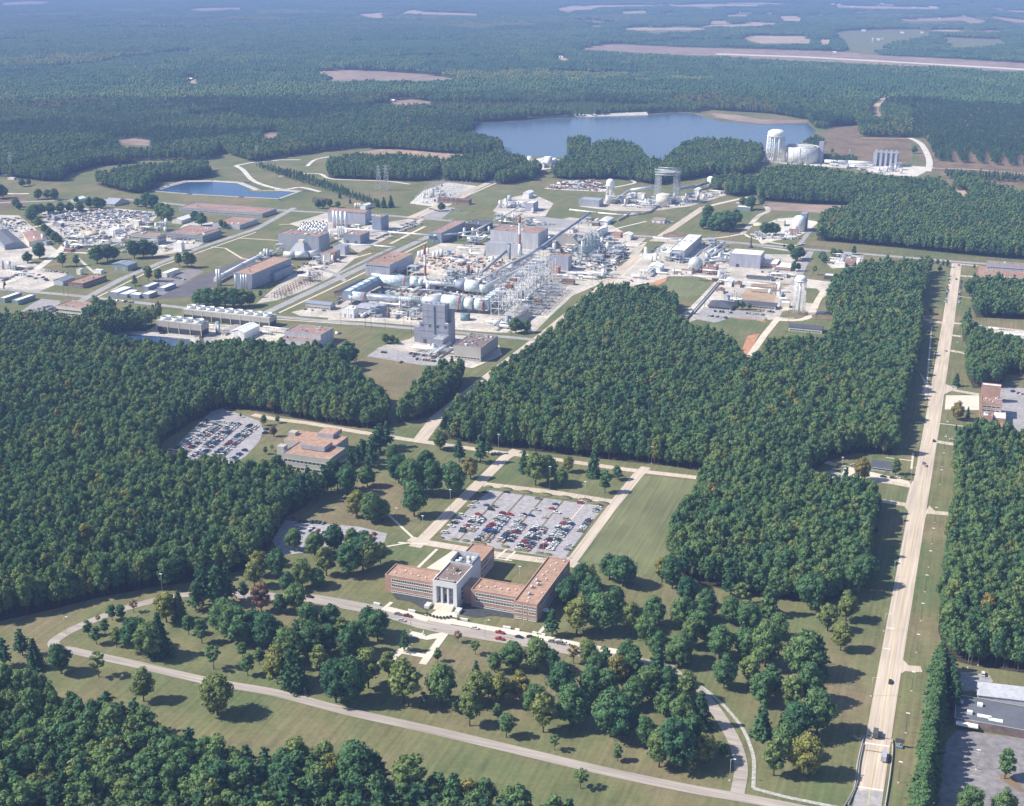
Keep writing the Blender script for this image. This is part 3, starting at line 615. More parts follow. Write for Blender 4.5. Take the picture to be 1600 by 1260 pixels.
# ---- the brick head office with its white portal
def head_office():
    fr = G(839, 973.3); H = height_at(fr, 946.7); X1 = fr.x; Y0 = fr.y; X0 = col_hit(803, fr, 0).x; Y1 = col_hit(890.5, Vector((X1, Y0, H)), 1).y
    cb = G(714, 953); HC = height_at(cb, 914.6); CX1 = cb.x; CX0 = col_hit(676.7, cb, 0).x; CY0 = cb.y; CY1 = col_hit(751, Vector((CX1, CY0, HC)), 1).y
    EY0 = G(731, 921, H).y; EY1 = G(744.4, 902.8, H).y; LX0 = col_hit(602, Vector((X0, EY0, H)), 0).x
    bb = G(772.3, 883); HB = height_at(bb, 855.5); BX1 = bb.x; BY1 = bb.y; BX0 = BX1-(CX1-CX0)*.95
    LY0 = G(602, 899.4, H).y; LY1 = max(LY0+13, G(616, 882, H).y)
    r = empty('brick_office_building', ((CX0+CX1)/2, EY0, 0)); tag(r, 'long brick head office with brown roofs and a tall white columned portal', 'office building')
    ox, oy = r.location.x, r.location.y
    print('head office', [round(v, 1) for v in (H, HC, HB, X0-ox, X1-ox, Y0-oy, Y1-oy, CX0-ox, CX1-ox, CY0-oy, CY1-oy, EY0-oy, EY1-oy, LX0-ox, LY0-oy, LY1-oy, BX0-ox, BX1-ox, BY1-oy)])
    def blk(x0, x1, y0, y1, h, wm, rm, cop='brick', par=.55, wall_name='wall'):
        x0, x1, y0, y1 = x0-ox, x1-ox, y0-oy, y1-oy; mb = MB(); mb.box(x0, x1, y0, y1, -.3, h+par, top=False); mb.box(x0+.35, x1-.35, y0+.35, y1-.35, h-.4, h+par, top=False); mb.build(wall_name, wm, r)
        ro = MB().box(x0+.36, x1-.36, y0+.36, y1-.36, h-.2, h).build('roof', rm, r); cp = MB()
        for (p, q, s, t) in ((x0-.08, x1+.08, y0-.08, y0+.4), (x0-.08, x1+.08, y1-.4, y1+.08), (x0-.08, x0+.4, y0+.41, y1-.41), (x1-.4, x1+.08, y0+.41, y1-.41)): cp.box(p, q, s, t, h+par+.004, h+par+.16)
        cp.build('coping', cop, ro); return x0, x1, y0, y1
    def win(u0, u1, z, hb, n, side, at):
        gl = MB(); f = MB()
        def bx(m, a0, a1, z0, z1, p0, p1):
            if side == 'f': m.box(a0, a1, at-p1, at-p0, z0, z1, bottom=True)
            else: m.box(at+p0, at+p1, a0, a1, z0, z1, bottom=True)
        bx(gl, u0, u1, z, z+hb, -.02, .05)
        for i in range(n+1):
            u = u0+(u1-u0)*i/n; bx(f, u-.09, u+.09, z, z+hb, 0, .12)
        bx(f, u0-.2, u1+.2, z-.40, z-.02, 0, .2); bx(f, u0-.2, u1+.2, z+hb+.02, z+hb+.14, 0, .16)
        w_ = gl.build('window_band', 'glass', r); f.build('frame', 'frame_white', w_)
    W3 = [(.9, .8), (H*.41, H*.145), (H*.73, H*.145)]
    # left wing, link wing, right wing, rear block, portal block
    x0, x1, y0, y1 = blk(LX0, CX0-.01, LY0, LY1, H, 'brick', 'orange_roof')
    for z, hb in W3: win(x0+4.5, x1-.8, z, hb, 24, 'f', y0)
    x0, x1, y0, y1 = blk(CX1+6.5, X0-.01, EY0, EY1, H-.3, 'brick', 'orange_roof')
    for z, hb in W3: win(x0+3, x1-.5, z, hb, 26, 'f', y0)
    x0, x1, y0, y1 = blk(X0, X1, Y0, Y1, H, 'brick', 'orange_roof')
    L = x1-x0
    for z, hb in W3:
        win(x0+L*.05, x0+L*.33, z, hb, 5, 'f', y0); win(x0+L*.42, x0+L*.56, z, hb, 2, 'f', y0); win(x0+L*.65, x0+L*.95, z, hb, 5, 'f', y0)
        win(y0+5, y0+(y1-y0)*.46, z, hb, 14, 's', x1); win(y0+(y1-y0)*.54, y1-4, z, hb, 14, 's', x1)
    MB().box(x1+.02, x1+3.2, y0+9, y0+13, 3.1, 3.4).build('door_canopy', 'tunnel_skin', r)
    x0, x1, y0, y1 = blk(BX0, BX1, CY1+.02, BY1, HB, 'brick', 'orange_roof')
    for z, hb in W3: win(y0+2, y1-2, z, hb, 10, 's', x1)
    cx0, cx1, cy0, cy1 = CX0-ox, CX1-ox, CY0-oy, CY1-oy
    # link between portal block and east wing
    MB().box(cx1+.02, cx1+6.48, EY0-oy+3, EY1-oy, -.3, H-.6).build('wall', 'brick', r)
    MB().box(cx1+.02, cx1+6.48, EY0-oy+3, EY1-oy, H-.597, H-.3).build('roof', 'orange_roof', r)
    W = cx1-cx0; pz = 2.2; pt = HC*.83; pl, pr = cx0+W*.15, cx1-W*.15; dp = 4.0
    mb = MB()
    mb.box(cx0, pl, cy0, cy0+dp, -.3, HC+.6, top=False); mb.box(pr, cx1, cy0, cy0+dp, -.3, HC+.6, top=False)       # jambs
    mb.box(pl, pr, cy0, cy0+dp, pt, HC+.6, top=False, bottom=True); mb.box(pl, pr, cy0+.02, cy0+dp, -.3, pz)        # lintel, plinth
    mb.box(cx0, cx1, cy0+dp+.004, cy1, -.3, HC+.6, top=False); mb.box(cx0+.35, cx1-.35, cy0+.35, cy1-.35, HC-.4, HC+.6, top=False)
    pw = mb.build('portal', 'white_stone', r)
    for u in (.30, .66):
        MB().box(pl+(pr-pl)*u-.55, pl+(pr-pl)*u+.55, cy0+.5, cy0+1.6, pz, pt-.003).build('column', 'white_stone', pw)
    gl = MB().box(pl, pr, cy0+dp-.3, cy0+dp-.02, pz, pt).build('glazing', 'blue_grey_metal', pw)
    f = MB()
    for i in range(1, 9): u = pl+(pr-pl)*i/9; f.box(u-.06, u+.06, cy0+dp-.42, cy0+dp-.303, pz, pt)
    for z in (.3, .55, .8): f.box(pl, pr, cy0+dp-.46, cy0+dp-.303, pz+(pt-pz)*z-.08, pz+(pt-pz)*z+.08)
    f.build('frame', 'frame_white', gl)
    MB().box(pl+(pr-pl)*.36, pl+(pr-pl)*.62, cy0+dp-.55, cy0+dp-.47, pz, pz+4.6).build('door', 'glass', pw)
    rf = MB().box(cx0+.36, cx1-.36, cy0+.36, cy1-.36, HC-.2, HC).build('roof', 'grey_brown_roof', r)
    cp = MB()
    for (p, q, s, t) in ((cx0-.08, cx1+.08, cy0-.08, cy0+.4), (cx0-.08, cx1+.08, cy1-.4, cy1+.08), (cx0-.08, cx0+.4, cy0+.41, cy1-.41), (cx1-.4, cx1+.08, cy0+.41, cy1-.41)): cp.box(p, q, s, t, HC+.604, HC+.78)
    cp.build('coping', 'white_stone', rf)
    # sunk plant well at the back of the portal roof
    D = cy1-cy0; wy0, wy1 = cy0+D*.66, cy1-.6; sw = MB()
    sw.box(cx0+.6, cx1-.6, wy0, wy0+.4, HC, HC+1.5, bottom=False); sw.box(cx0+.6, cx0+1, wy0+.41, wy1-.41, HC, HC+2.6); sw.box(cx1-1, cx1-.6, wy0+.41, wy1-.41, HC, HC+2.6); sw.box(cx0+.6, cx1-.6, wy1-.4, wy1, HC, HC+3.2)
    scr = sw.build('screen_wall', 'pale_grey_metal', r)
    MB().box(cx0+1.02, cx1-1.02, wy0+.42, wy1-.42, HC+.003, HC+.05).build('well_floor', 'asphalt_blue', scr)
    gg = random.Random(4)
    for i in range(9):
        u, v = gg.uniform(cx0+2.5, cx1-2.5), gg.uniform(wy0+2, wy1-2); MB().box(u-.9, u+.9, v-.7, v+.7, HC+.06, HC+gg.uniform(1.2, 2.2)).build('air_unit', 'frame_white', scr)
    for i in range(3):
        z = H*(.25+.27*i)
        for v in (.22, .5): y = cy0+D*v; MB().box(cx1-.02, cx1+.06, y-1.5, y+1.5, z, z+1.9).build('window', 'glass', r)
    MB().tube((cx0+W*.55, cy0+D*.45, HC), (cx0+W*.55, cy0+D*.45, HC+1.7), 1.1, 10).build('vent', 'dark_metal', r)
    for i in range(8):
        u, v = gg.uniform(.15, .85), gg.uniform(.08, .6); MB().tube((cx0+W*u, cy0+D*v, HC), (cx0+W*u, cy0+D*v, HC+gg.uniform(.5, 1.4)), .3, 6).build('vent', 'frame_white', r)
    # steps and flanking walls
    st = MB()
    for k in range(5): st.box(pl-.5, pr+.5, cy0-4.6+k*.85, cy0-.02, .05+k*.42 if k else .0, .05+(k+1)*.42)
    st.build('steps', 'white_concrete', r)
    for s in (cx0-3.6, cx1+.6): MB().box(s, s+3., cy0-5.2, cy0-.3, -.1, 2.0).build('flank_wall', 'white_stone', r)
    for (xx, yy, hh) in [(X0, Y0, H)]:
        for k in range(14):
            u, v = gg.uniform(.15, .85), (k+.5)/14; x_, y_ = X0-ox+(X1-X0)*u, Y0-oy+(Y1-Y0)*v
            if k in (2, 4, 5, 6): MB().tube((x_, y_, H), (x_, y_, H+2.0), 1.05, 10, .8).build('roof_fan', 'galvanised', r)
            else: MB().tube((x_, y_, H), (x_, y_, H+.8), .42, 8).build('vent', 'frame_white', r)
    for k in range(6):
        u = (k+.5)/6; x_, y_ = CX1+8-ox+(X0-CX1-10)*u, (EY0+EY1)/2-oy+gg.uniform(-3, 3); MB().tube((x_, y_, H-.3), (x_, y_, H+.6), .42, 8).build('vent', 'frame_white', r)
        x_, y_ = LX0-ox+2+(CX0-LX0-4)*u, (LY0+LY1)/2-oy+gg.uniform(-3, 3); MB().tube((x_, y_, H), (x_, y_, H+.8), .42, 8).build('vent', 'frame_white', r)
    return dict(r=r, X0=X0, X1=X1, Y0=Y0, EY0=EY0, CX0=CX0, CX1=CX1, CY0=CY0, LX0=LX0, LY0=LY0)
HO = head_office()
# ---- the second office, orange roofs, left of the avenue
g0 = G(442.5, 733); h2 = height_at(g0, 709); xe = col_hit(516, g0, 0).x; ym = G(480, 693, h2).y; yb_ = G(466, 673, h2).y; xr = G(547.5, 681, h2).x; xl = G(466, 673, h2).x
r2 = bld('office_building', 'two storey office with orange gravel roofs and grey penthouses beside the bean shaped car park', [g0.x, xe, g0.y, ym, h2], 'beige_wall', 'orange_roof', bands=[(1.2, 2.0), (h2*.55, 2.0)], parapet=.6)
def part_box(r, nm, x0, x1, y0, y1, z0, z1, m): 
    return MB().box(x0-r.location.x, x1-r.location.x, y0-r.location.y, y1-r.location.y, z0-r.location.z, z1-r.location.z).build(nm, m, r)
part_box(r2, 'rear_wing', xl, xr, ym+.01, yb_, -.3, h2+.4, 'beige_wall'); part_box(r2, 'roof', xl+.3, xr-.3, ym+.3, yb_-.3, h2+.403, h2+.6, 'orange_roof')
for (a, b, c, d) in ((496, 684, 521, 673), (470, 702, 508, 692)):
    p, q = G(a, b, h2), G(c, b+(c-a)*.12, h2); k = G(a+5, d, h2); ph = part_box(r2, 'penthouse', p.x, q.x, p.y, k.y, h2+.55, h2+3.9, 'grey_metal'); part_box(r2, 'roof', p.x+.2, q.x-.2, p.y+.2, k.y-.2, h2+3.904, h2+4.05, 'orange_roof')
for (a, b) in ((459, 680), (441, 702)):
    p = G(a, b, h2); part_box(r2, 'stair_tower', p.x-3, p.x+3, p.y-3, p.y+3, -.3, h2+3.2, 'beige_wall')
# ---- plant and yard buildings: name, label, survey, wall, roof, options
BL = [
 ('warehouse', 'very long warehouse with a three part rose brown roof below the upper pond', (410,340.5,334.2,280,432), 'grey_metal', 'rose_roof', dict(bands=[(2.0,1.2)], vents=8)),
 ('workshop', 'orange brown flat roofed workshop south of the long warehouse', (374.6,359,352.5,332.7,403), 'pale_grey_metal', 'brown_roof', dict(vents=4, door=2)),
 ('office_building', 'low office with a rose brown roof by the busy white lot', (310,376,368.5,261,345), 'blue_grey_metal', 'rose_roof', dict(bands=[(1.4,1.6)], vents=8)),
 ('office_annex', 'dark green annex at the right end of the rose roofed office', (317,379.5,370,305,346), 'green_wall', 'grey_brown_roof', dict(bands=[(1.4,1.6)], vents=2)),
 ('plant_building', 'pale three storey boiler house with roof stacks among the west yards', (247,383,370,205,259), 'beige_wall', 'rose_roof', dict(bands=[(2,1.6),(7,1.6)], vents=6)),
 ('shed', 'white gabled shed among trees west of the rose roofed office', (284,350.5,343,269,302), 'cream_metal', 'white_roof', dict(kind='gable')),
 ('shed', 'small white flat shed right of the scrap yard', (217,353,346.5,203,222), 'cream_metal', 'white_roof', {}),
 ('shed', 'white roofed store in the middle of the white yard', (180,367,360,165,190), 'white_metal', 'white_roof', {}),
 ('shed', 'small white tent roofed hut at the left of the scrap yard', (95,355,348,83,100), 'grey_metal', 'white_roof', dict(kind='gable')),
 ('shed', 'white hut cluster in front of the boiler house', (190,381,374,176,196), 'cream_metal', 'white_roof', {}),
 ('warehouse', 'pale grey warehouse behind the scrap yard', (179,323,316.5,160,201), 'pale_grey_metal', 'grey_metal', dict(kind='gable', ridge='x', door=2)),
 ('warehouse', 'white roofed long store behind the yard trees', (122,317,311,111,134), 'cream_metal', 'white_roof', dict(kind='gable')),
 ('shed', 'green grey gabled metal shed west of the portable offices', (200,424,414,175,214), 'green_wall', 'blue_grey_metal', dict(kind='gable', door=2, rise=1.5)),
 ('portable_office', 'long white roofed trailer office by the sloping lawn', (261,434,428,250,281), 'cream_metal', 'white_roof', {}),
 ('portable_office', 'leftmost and longest of the white roofed blue portable offices', (184,464,458,169,207), 'blue_grey_metal', 'white_roof', {}),
 ('portable_office', 'second from left of the white roofed blue portable offices', (199,466,461,185,217), 'blue_grey_metal', 'white_roof', {}),
 ('portable_office', 'third from left of the white roofed blue portable offices', (218,467,462,200,227), 'blue_grey_metal', 'white_roof', {}),
 ('portable_office', 'front right white roofed blue portable office', (233,467,461,220,246), 'blue_grey_metal', 'white_roof', {}),
 ('portable_office', 'rear left white roofed blue portable office beside tall trees', (232,454,449,222,249), 'blue_grey_metal', 'white_roof', {}),
 ('portable_office', 'rear right white roofed blue portable office at the asphalt strip', (257.5,456,451,246,275), 'blue_grey_metal', 'white_roof', {}),
 ('trailer', 'white roofed trailer at the left edge of the view', (8,474,467,-2,34), 'green_wall', 'white_roof', {}),
 ('trailer', 'white roofed trailer right of the one at the left edge', (29,477,470.5,19,55), 'green_wall', 'white_roof', {}),
 ('office_building', 'square office with rose brown roof and white window bands behind the west wood', (129,497,482.5,89,150), 'cream_wall', 'rose_roof', dict(bands=[(1.6,1.7),(5.6,1.7)], vents=4)),
 ('fire_station', 'low brown roofed office with a stepped front west of the portable offices', (130,451,444,107,166), 'brick_dark', 'brown_roof', dict(bands=[(1.2,1.6)], vents=7)),
 ('shed', 'blue grey gabled shed beside the brown stepped office', (99,447,438,84,117), 'pale_grey_metal', 'blue_grey_metal', dict(kind='gable')),
 ('shed', 'small white flat hut behind the brown stepped office', (158,428,423.5,145,163), 'white_metal', 'white_roof', {}),
 ('shed', 'tiny white tower hut behind the brown stepped office', (126,430,422,120,130), 'cream_metal', 'white_roof', {}),
 ('shed', 'tall white hut by the trees right of the boiler house', (284,393,381,271,288), 'white_metal', 'white_roof', dict(vents=2)),
 ('workshop', 'white gabled shed between the two cooling towers and the wood', (382,532,518,362,405), 'white_metal', 'white_roof', dict(kind='gable', door=1, rise=2.5)),
 ('workshop', 'high rear part of the white workshop with a rose brown roof', (502,542,524,446,521), 'pale_grey_metal', 'rose_roof', dict(vents=5)),
 ('workshop_annex', 'low front annex with rooftop units on the rose roofed workshop', (494,547,536,437,502.5), 'pale_grey_metal', 'rose_roof', dict(vents=7, bands=[(1.5,1.5)])),
 ('test_building', 'tall grey test hall with orange roof and silver downpipes by the asphalt strip', (395.3,452,429.5,365.7,455.2), 'blue_grey_metal', 'orange_roof', dict(vents=3)),
 ('test_annex', 'lean annex along the right side of the orange roofed test hall', (430,440,428,423,458), 'blue_grey_metal', 'grey_metal', {}),
 ('test_building', 'big windowless grey test hall with a roof full of short stacks', (499,395,370.3,436,514.3), 'grey_metal', 'rose_roof', dict(vents=34)),
 ('test_building', 'long grey hall with white upper wall and four silver towers', (570.8,352,332,513,580), 'lilac_metal', 'rose_roof', dict(kind='gable', ridge='x', rise=2.0)),
 ('test_building', 'tall narrow grey block right of the hall with four silver towers', (595.6,362.2,340.6,581.6,607), 'blue_grey_metal', 'brown_roof', dict(vents=2)),
 ('plant_building', 'dark grey block with brown roof in front of the silver towers', (563,382,368.6,537,577), 'blue_grey_metal', 'brown_roof', dict(vents=3, door=2)),
 ('plant_building', 'small pale block with brown roof at the fork of the side street', (516.8,408,397,501.6,531.4), 'beige_wall', 'brown_roof', dict(vents=3)),
 ('plant_building', 'small grey block with a bright blue roof edge', (539,399,386,521,546), 'pale_grey_metal', 'blue_grey_metal', dict(vents=2)),
 ('test_building', 'white and grey hall with orange roof and one dark window slot', (609.5,434,415,571,645.7), 'lilac_metal', 'brown_roof', dict(vents=8, bands=[(12,1.6)], side_bands=False)),
 ('shed', 'white gabled shed beside three tanks north of the plant', (571,328,321,563,580), 'white_metal', 'white_roof', dict(kind='gable')),
 ('control_building', 'long shed with dark grey roof and brick end at the left of the wind tunnel', (541,466,456.5,522,578), 'brick_dark', 'slate_roof', dict(kind='gable', rise=2.2, bands=[(1.2,1.4)], bays=5)),
 ('shed', 'pale green shed with grey roof in front of the wind tunnel', (516,485.5,476,477.5,523.7), 'beige_wall', 'blue_grey_metal', dict(kind='gable', ridge='x', rise=1.5, bands=[(1.2,1.2)])),
 ('shed', 'white box shed in front of the ribbed tunnel tube', (552.7,497.5,484.8,535,560), 'white_metal', 'white_roof', dict(vents=4, door=2)),
 ('shed', 'shed with lilac blue roof in front of the ribbed tunnel tube', (591.4,492.6,483,556,605.4), 'grey_metal', 'lilac_metal', dict(kind='gable', ridge='x', rise=1.5)),
 ('laboratory', 'flat roofed laboratory full of roof equipment in front of the plant', (751.3,566,545,709,778), 'beige_wall', 'grey_brown_roof', dict(vents=30, bands=[(2,1.6)])),
 ('shed', 'long low building with dark roof at the right of the tunnel', (815,508,501,799,832), 'pale_grey_metal', 'dark_roof', dict(kind='gable', rise=1.8)),
 ('shed', 'low white stores in the yard behind the laboratory', (784,509,504.5,766,788), 'white_metal', 'white_roof', {}),
 ('plant_building', 'grey hall with long rose roof left of the big pale hall', (690,380,364.8,670.5,727.6), 'blue_grey_metal', 'rose_roof', dict(vents=4)),
 ('plant_building', 'dark low building behind the sloping pipe', (757,362,352,728,770), 'dark_metal', 'dark_roof', dict(vents=3)),
 ('plant_building', 'big pale hall with wide rose brown roof behind the tall red and white stack', (840.6,391,365.6,766,856.5), 'pale_grey_metal', 'rose_roof', dict(vents=14)),
 ('plant_building', 'streaked grey concrete block in front of the big pale hall', (809.5,402,383.8,758,816), 'pale_grey_metal', 'grey_metal', dict(vents=4)),
 ('plant_building', 'lilac white block with orange roof right of the steel trestle', (887.6,424,402.4,857.8,894), 'lilac_metal', 'brown_roof', dict(vents=3)),
 ('shed', 'small brown box against the lilac white block', (872,428,419,861,876), 'brick', 'brick', {}),
 ('plant_building', 'pale block with cluttered brown roof behind the silver vessels', (905.4,387,371.3,868,911), 'beige_wall', 'brown_roof', dict(vents=14)),
 ('plant_building', 'white roofed hall at the end of the inclined gallery', (937.8,371.5,361.7,928,950), 'white_metal', 'white_roof', dict(vents=1)),
 ('shed', 'white hipped hut behind the inclined gallery', (949,352,344,937,958), 'white_metal', 'white_roof', dict(kind='hip')),
 ('shed', 'low brown shed right of the white roofed hall', (969,372,367,954,974), 'brick', 'brown_roof', {}),
 ('shed', 'white tent roofed shed right of the low brown shed', (985,376,367,973,990), 'cream_metal', 'white_roof', dict(kind='gable')),
 ('shed', 'blue grey shed with white roof edge near the avenue', (966,401.5,389,953,970), 'blue_grey_metal', 'white_roof', {}),
 ('shed', 'low dark brown building on the lot right of the trestle', (896.5,446,440,877.5,899), 'brick_dark', 'grey_brown_roof', dict(bands=[(1,1.2)])),
 ('plant_building', 'grey open fronted shed with white corner posts left of the white water tower', (936,324,314,904,943), 'grey_metal', 'grey_metal', {}),
 ('shed', 'small white house with rose roof on the lawn north of the avenue', (1038,349.5,343.5,1018.7,1043), 'white_metal', 'rose_roof', dict(kind='gable', ridge='x', rise=1.6, door=2)),
 ('shed', 'white tent roofed shed below the steel headframe', (992,312,305,979,997), 'white_metal', 'white_roof', dict(kind='gable')),
 ('shed', 'pale flat shed behind the tent roofed shed', (1007,312,304,993,1010), 'cream_metal', 'white_roof', {}),
 ('shed', 'small white hut at the right of the steel headframe', (1091,303,297,1084,1096), 'cream_metal', 'white_roof', dict(kind='gable')),
 ('hall', 'largest white roofed hall, tall and long, by the silver sphere', (1069,406.5,392.5,1046,1097), 'lilac_metal', 'white_roof', dict(vents=9)),
 ('hall_annex', 'low white annex left of the tall white roofed hall', (1046,409,396,1029,1056), 'cream_metal', 'white_roof', dict(vents=1)),
 ('hall', 'wide white roofed hall right of the silver sphere', (1187.3,420.5,400,1139,1195), 'lilac_metal', 'white_roof', dict(door=2)),
 ('office_annex', 'red brick annex with white roof attached to the wide white hall', (1213.3,420.5,413.5,1188,1219.7), 'brick', 'white_roof', dict(bands=[(1.2,1.5)], vents=3)),
 ('office_annex', 'second red brick annex with white roof near the side street', (1235,424.5,419.5,1210,1241), 'brick', 'white_roof', dict(bands=[(1,1.3)])),
 ('shed', 'long low building with dark roof in front of the red brick annexes', (1205,440,435,1165.7,None,None,11), 'cream_wall', 'slate_roof', dict(bands=[(1,1.2)], kind='gable', ridge='x', rise=1.2)),
 ('office_building', 'square pavilion with dark hipped roof at the head of the car park', (1142,486,477.5,1106,None,None,26), 'cream_wall', 'slate_roof', dict(kind='hip', rise=4.5, bands=[(1,1.8)])),
 ('office_building', 'long wing with dark roof joined to the hipped pavilion', (1211.4,485,477.6,1151,None,None,15), 'cream_wall', 'slate_roof', dict(kind='gable', ridge='x', rise=2.2, bands=[(1,1.8)])),
 ('plant_building', 'brown stone block right of the silver sphere', (1118,429.5,419,1097,None,None,18), 'brick', 'grey_brown_roof', dict(vents=5)),
 ('shed', 'white tent roofed store beside the pipeline', (1143,449,440,1132,None,None,18), 'white_metal', 'white_roof', dict(kind='gable')),
 ('shed', 'brown roofed hut right of the white tent store', (1156,450,444,1147,None,None,14), 'cream_wall', 'grey_brown_roof', dict(kind='gable')),
 ('shed', 'brown roofed hut beside the lower pipeline', (1130,460,454,1118,None,None,12), 'cream_wall', 'grey_brown_roof', dict(kind='gable')),
 ('shed', 'white gabled tent in the yard left of the silver sphere', (1031,427,417,1013,1038), 'white_metal', 'white_roof', dict(kind='gable')),
 ('shed', 'low white store left of the tall white hall', (1025,406,400,1002,1029), 'white_metal', 'white_roof', {}),
 ('shed', 'pale flat pumphouse at the foot of the white water tower', (1233,482,475,1218,None,None,9), 'cream_wall', 'white_roof', {}),
 ('office_building', 'orange roofed low office with stepped roofs beside the cross road', (1335,417.5,410,1317,None,None,20), 'brick', 'brown_roof', dict(vents=8, bands=[(1,1.2)])),
 ('shed', 'white roofed carport in front of the orange roofed office', (1320,418,412.5,1303,None,None,9), 'white_metal', 'white_roof', {}),
 ('shed', 'dark and white striped shed north of the right hand wood', (1303,438,432,1287,None,None,12), 'dark_metal', 'white_roof', {}),
 ('warehouse', 'long shed with dark roof below the water tower', (1284,522,514,1232,None,None,14), 'cream_wall', 'slate_roof', dict(kind='gable', ridge='x', rise=2, bands=[(1,1.3)])),
 ('house', 'small office with dark slate gable roof beside the straight road', (1394,739,731,1361,None,None,13), 'cream_wall', 'slate_roof', dict(kind='gable', ridge='x', rise=4, door=2, bands=[(1,1.3)])),
 ('shed', 'dark brown brick control house beside the switchyard', (733,320.5,313.5,684,737), 'brick_dark', 'grey_brown_roof', dict(bands=[(1,1.2)])),
 ('plant_building', 'white block with bright roof at the north process unit', (833,331,318.4,820,841), 'lilac_metal', 'white_roof', {}),
 ('shed', 'white gabled block at the back of the north process unit', (826,311,302,817,834), 'white_metal', 'white_roof', dict(kind='gable')),
 ('shed', 'wide white low roof in the north process unit', (820,324,318,800,824), 'white_metal', 'white_roof', {}),
 ('shed', 'low white building between the two white tanks by the lake wood', (850,263,257,835,870), 'white_metal', 'white_roof', {}),
 ('plant_building', 'blue grey block behind the round fronted white hangar', (1259,361,335,1249,None,None,16), 'blue_grey_metal', 'grey_metal', dict(vents=2)),
 ('shed', 'brown roofed hut in front of the round fronted hangar', (1246,366,361,1232,None,None,9), 'brick', 'grey_brown_roof', dict(bands=[(.8,1)])),
 ('shed', 'sand coloured ramp building left of the round fronted hangar', (1225,354,347,1211,None,None,14), 'cream_wall', 'cream_wall', {}),
 ('warehouse', 'low white depot by the round clump of trees', (1172,330.5,325,1150,None,None,14), 'green_wall', 'white_roof', {}),
 ('shed', 'dark shed on the grass north west of the big rear hall', (508,318,312,488,512), 'brick_dark', 'dark_roof', {}),
 ('shed', 'small white roofed hut on the far left lawn', (22,281.5,278.5,12,25), 'cream_metal', 'white_roof', {}),
]
for i, (nm, lb, sp, wl, rf, op) in enumerate(BL): bld(nm, lb, spec(*sp), wl, rf, seed=i, **op)
# two sheds at the left edge that lie across the grid
def skew_bld(name, label, corners, h, wall, roof, rise=2.5):
    P = [G(*c) for c in corners]; c = sum(P, Vector())/4; r = empty(name, c); tag(r, label, 'building'); Q = [p-c for p in P]; up = Vector((0, 0, 1)); mb = MB()
    m0, m1 = (Q[0]+Q[1])/2+up*(h+rise), (Q[2]+Q[3])/2+up*(h+rise)
    for i in range(4): mb.face([Q[i], Q[(i+1) % 4], Q[(i+1) % 4]+up*h, Q[i]+up*h])
    mb.face([Q[0]+up*h, Q[1]+up*h, m0]); mb.face([Q[2]+up*h, Q[3]+up*h, m1]); mb.build('wall', wall, r)
    rf = MB(); rf.face([Q[1]+up*h, Q[2]+up*h, m1, m0]); rf.face([Q[3]+up*h, Q[0]+up*h, m0, m1]); o = rf.build('roof', roof, r); md = o.modifiers.new('thickness', 'SOLIDIFY'); md.thickness = .3
    return r
skew_bld('warehouse', 'long dark roofed warehouse at the left edge of the view', [(38,387.5),(8,391),(-12,371),(13,366)], 6, 'blue_grey_metal', 'asphalt_blue', 3)
skew_bld('warehouse', 'beige gabled warehouse right of the dark roofed one at the left edge', [(76,382),(46,386),(36,371),(62,367)], 6, 'cream_wall', 'rose_roof', 2)
# the large store across the road at lower right
gl_ = G(1490, 1134); hs_ = 4.4; yb2 = G(1489, 1085, hs_).y
st = bld('store_building', 'wide flat store with dark blue grey roof at the lower right', [gl_.x, gl_.x+95, gl_.y, yb2, hs_], 'grey_brown_roof', 'asphalt_blue', vents=0, parapet=.35)
for (a, b, nm, m) in ((1501, 1098, 'air_unit', 'white_metal'), (1531, 1103, 'air_unit', 'white_metal'), (1515, 1115, 'vent', 'frame_white'), (1588, 1099, 'air_unit', 'white_metal')):
    p = G(a, b, hs_); part_box(st, nm, p.x-1.3, p.x+1.3, p.y-1, p.y+1, hs_-.02, hs_+1.5, m)
for (a, b) in ((1538, 1120), (1556, 1126)): p = G(a, b, hs_); part_box(st, 'skylight', p.x-3.4, p.x+3.4, p.y-1.3, p.y+1.3, hs_-.02, hs_+.4, 'white_metal')
part_box(st, 'canopy', gl_.x+1, gl_.x+11.5, gl_.y-3.2, gl_.y-.03, 2.6, 3.3, 'white_metal')
gb = G(1528, 1086.5, 6); ge = G(1528, 1068.6, 6)
bld('warehouse', 'pale metal shed behind the wide flat store', [gb.x, gb.x+70, gb.y+.5, ge.y+2, 7.0], 'pale_grey_metal', 'pale_grey_metal', kind='gable', ridge='y', rise=2.2)
c1 = G(1494, 1081); bld('trailer', 'rust brown box trailer behind the wide flat store', [c1.x-1.6, c1.x+1.6, c1.y-7, c1.y+6, 3.4], 'rust', 'rust', parapet=.02, cat='trailer')
# brick buildings along the right edge
def right_block(label, flx, frx, yb, h, bry, wall, roof, **k):
    a = G(flx, yb); b = col_hit(frx, a, 0); y1 = row_hit(bry, Vector((a.x, a.y, h)), 1).y
    return bld(k.pop('name', 'office_building'), label, [a.x, b.x, a.y, max(y1, a.y+6), h], wall, roof, **k)
right_block('tall brown brick building with a white rear roof across the straight road', 1530, 1563, 652, 13, 619, 'brick', 'brown_roof', bands=[(2,1.4),(6,1.4),(9.5,1.4)], vents=6)
right_block('white roofed rear block of the brown brick building', 1531, 1561, 627, 15, 609, 'brick', 'white_roof')
right_block('low brown front wing of the brown brick building', 1529, 1549, 664, 8, 644, 'brick', 'brown_roof', vents=3)
right_block('white roofed side wing of the brown brick building', 1550, 1570, 664, 6, 642, 'brick', 'white_roof')
right_block('southern brown wing half hidden by trees', 1540, 1568, 686, 8, 658, 'brick', 'brown_roof', vents=4)
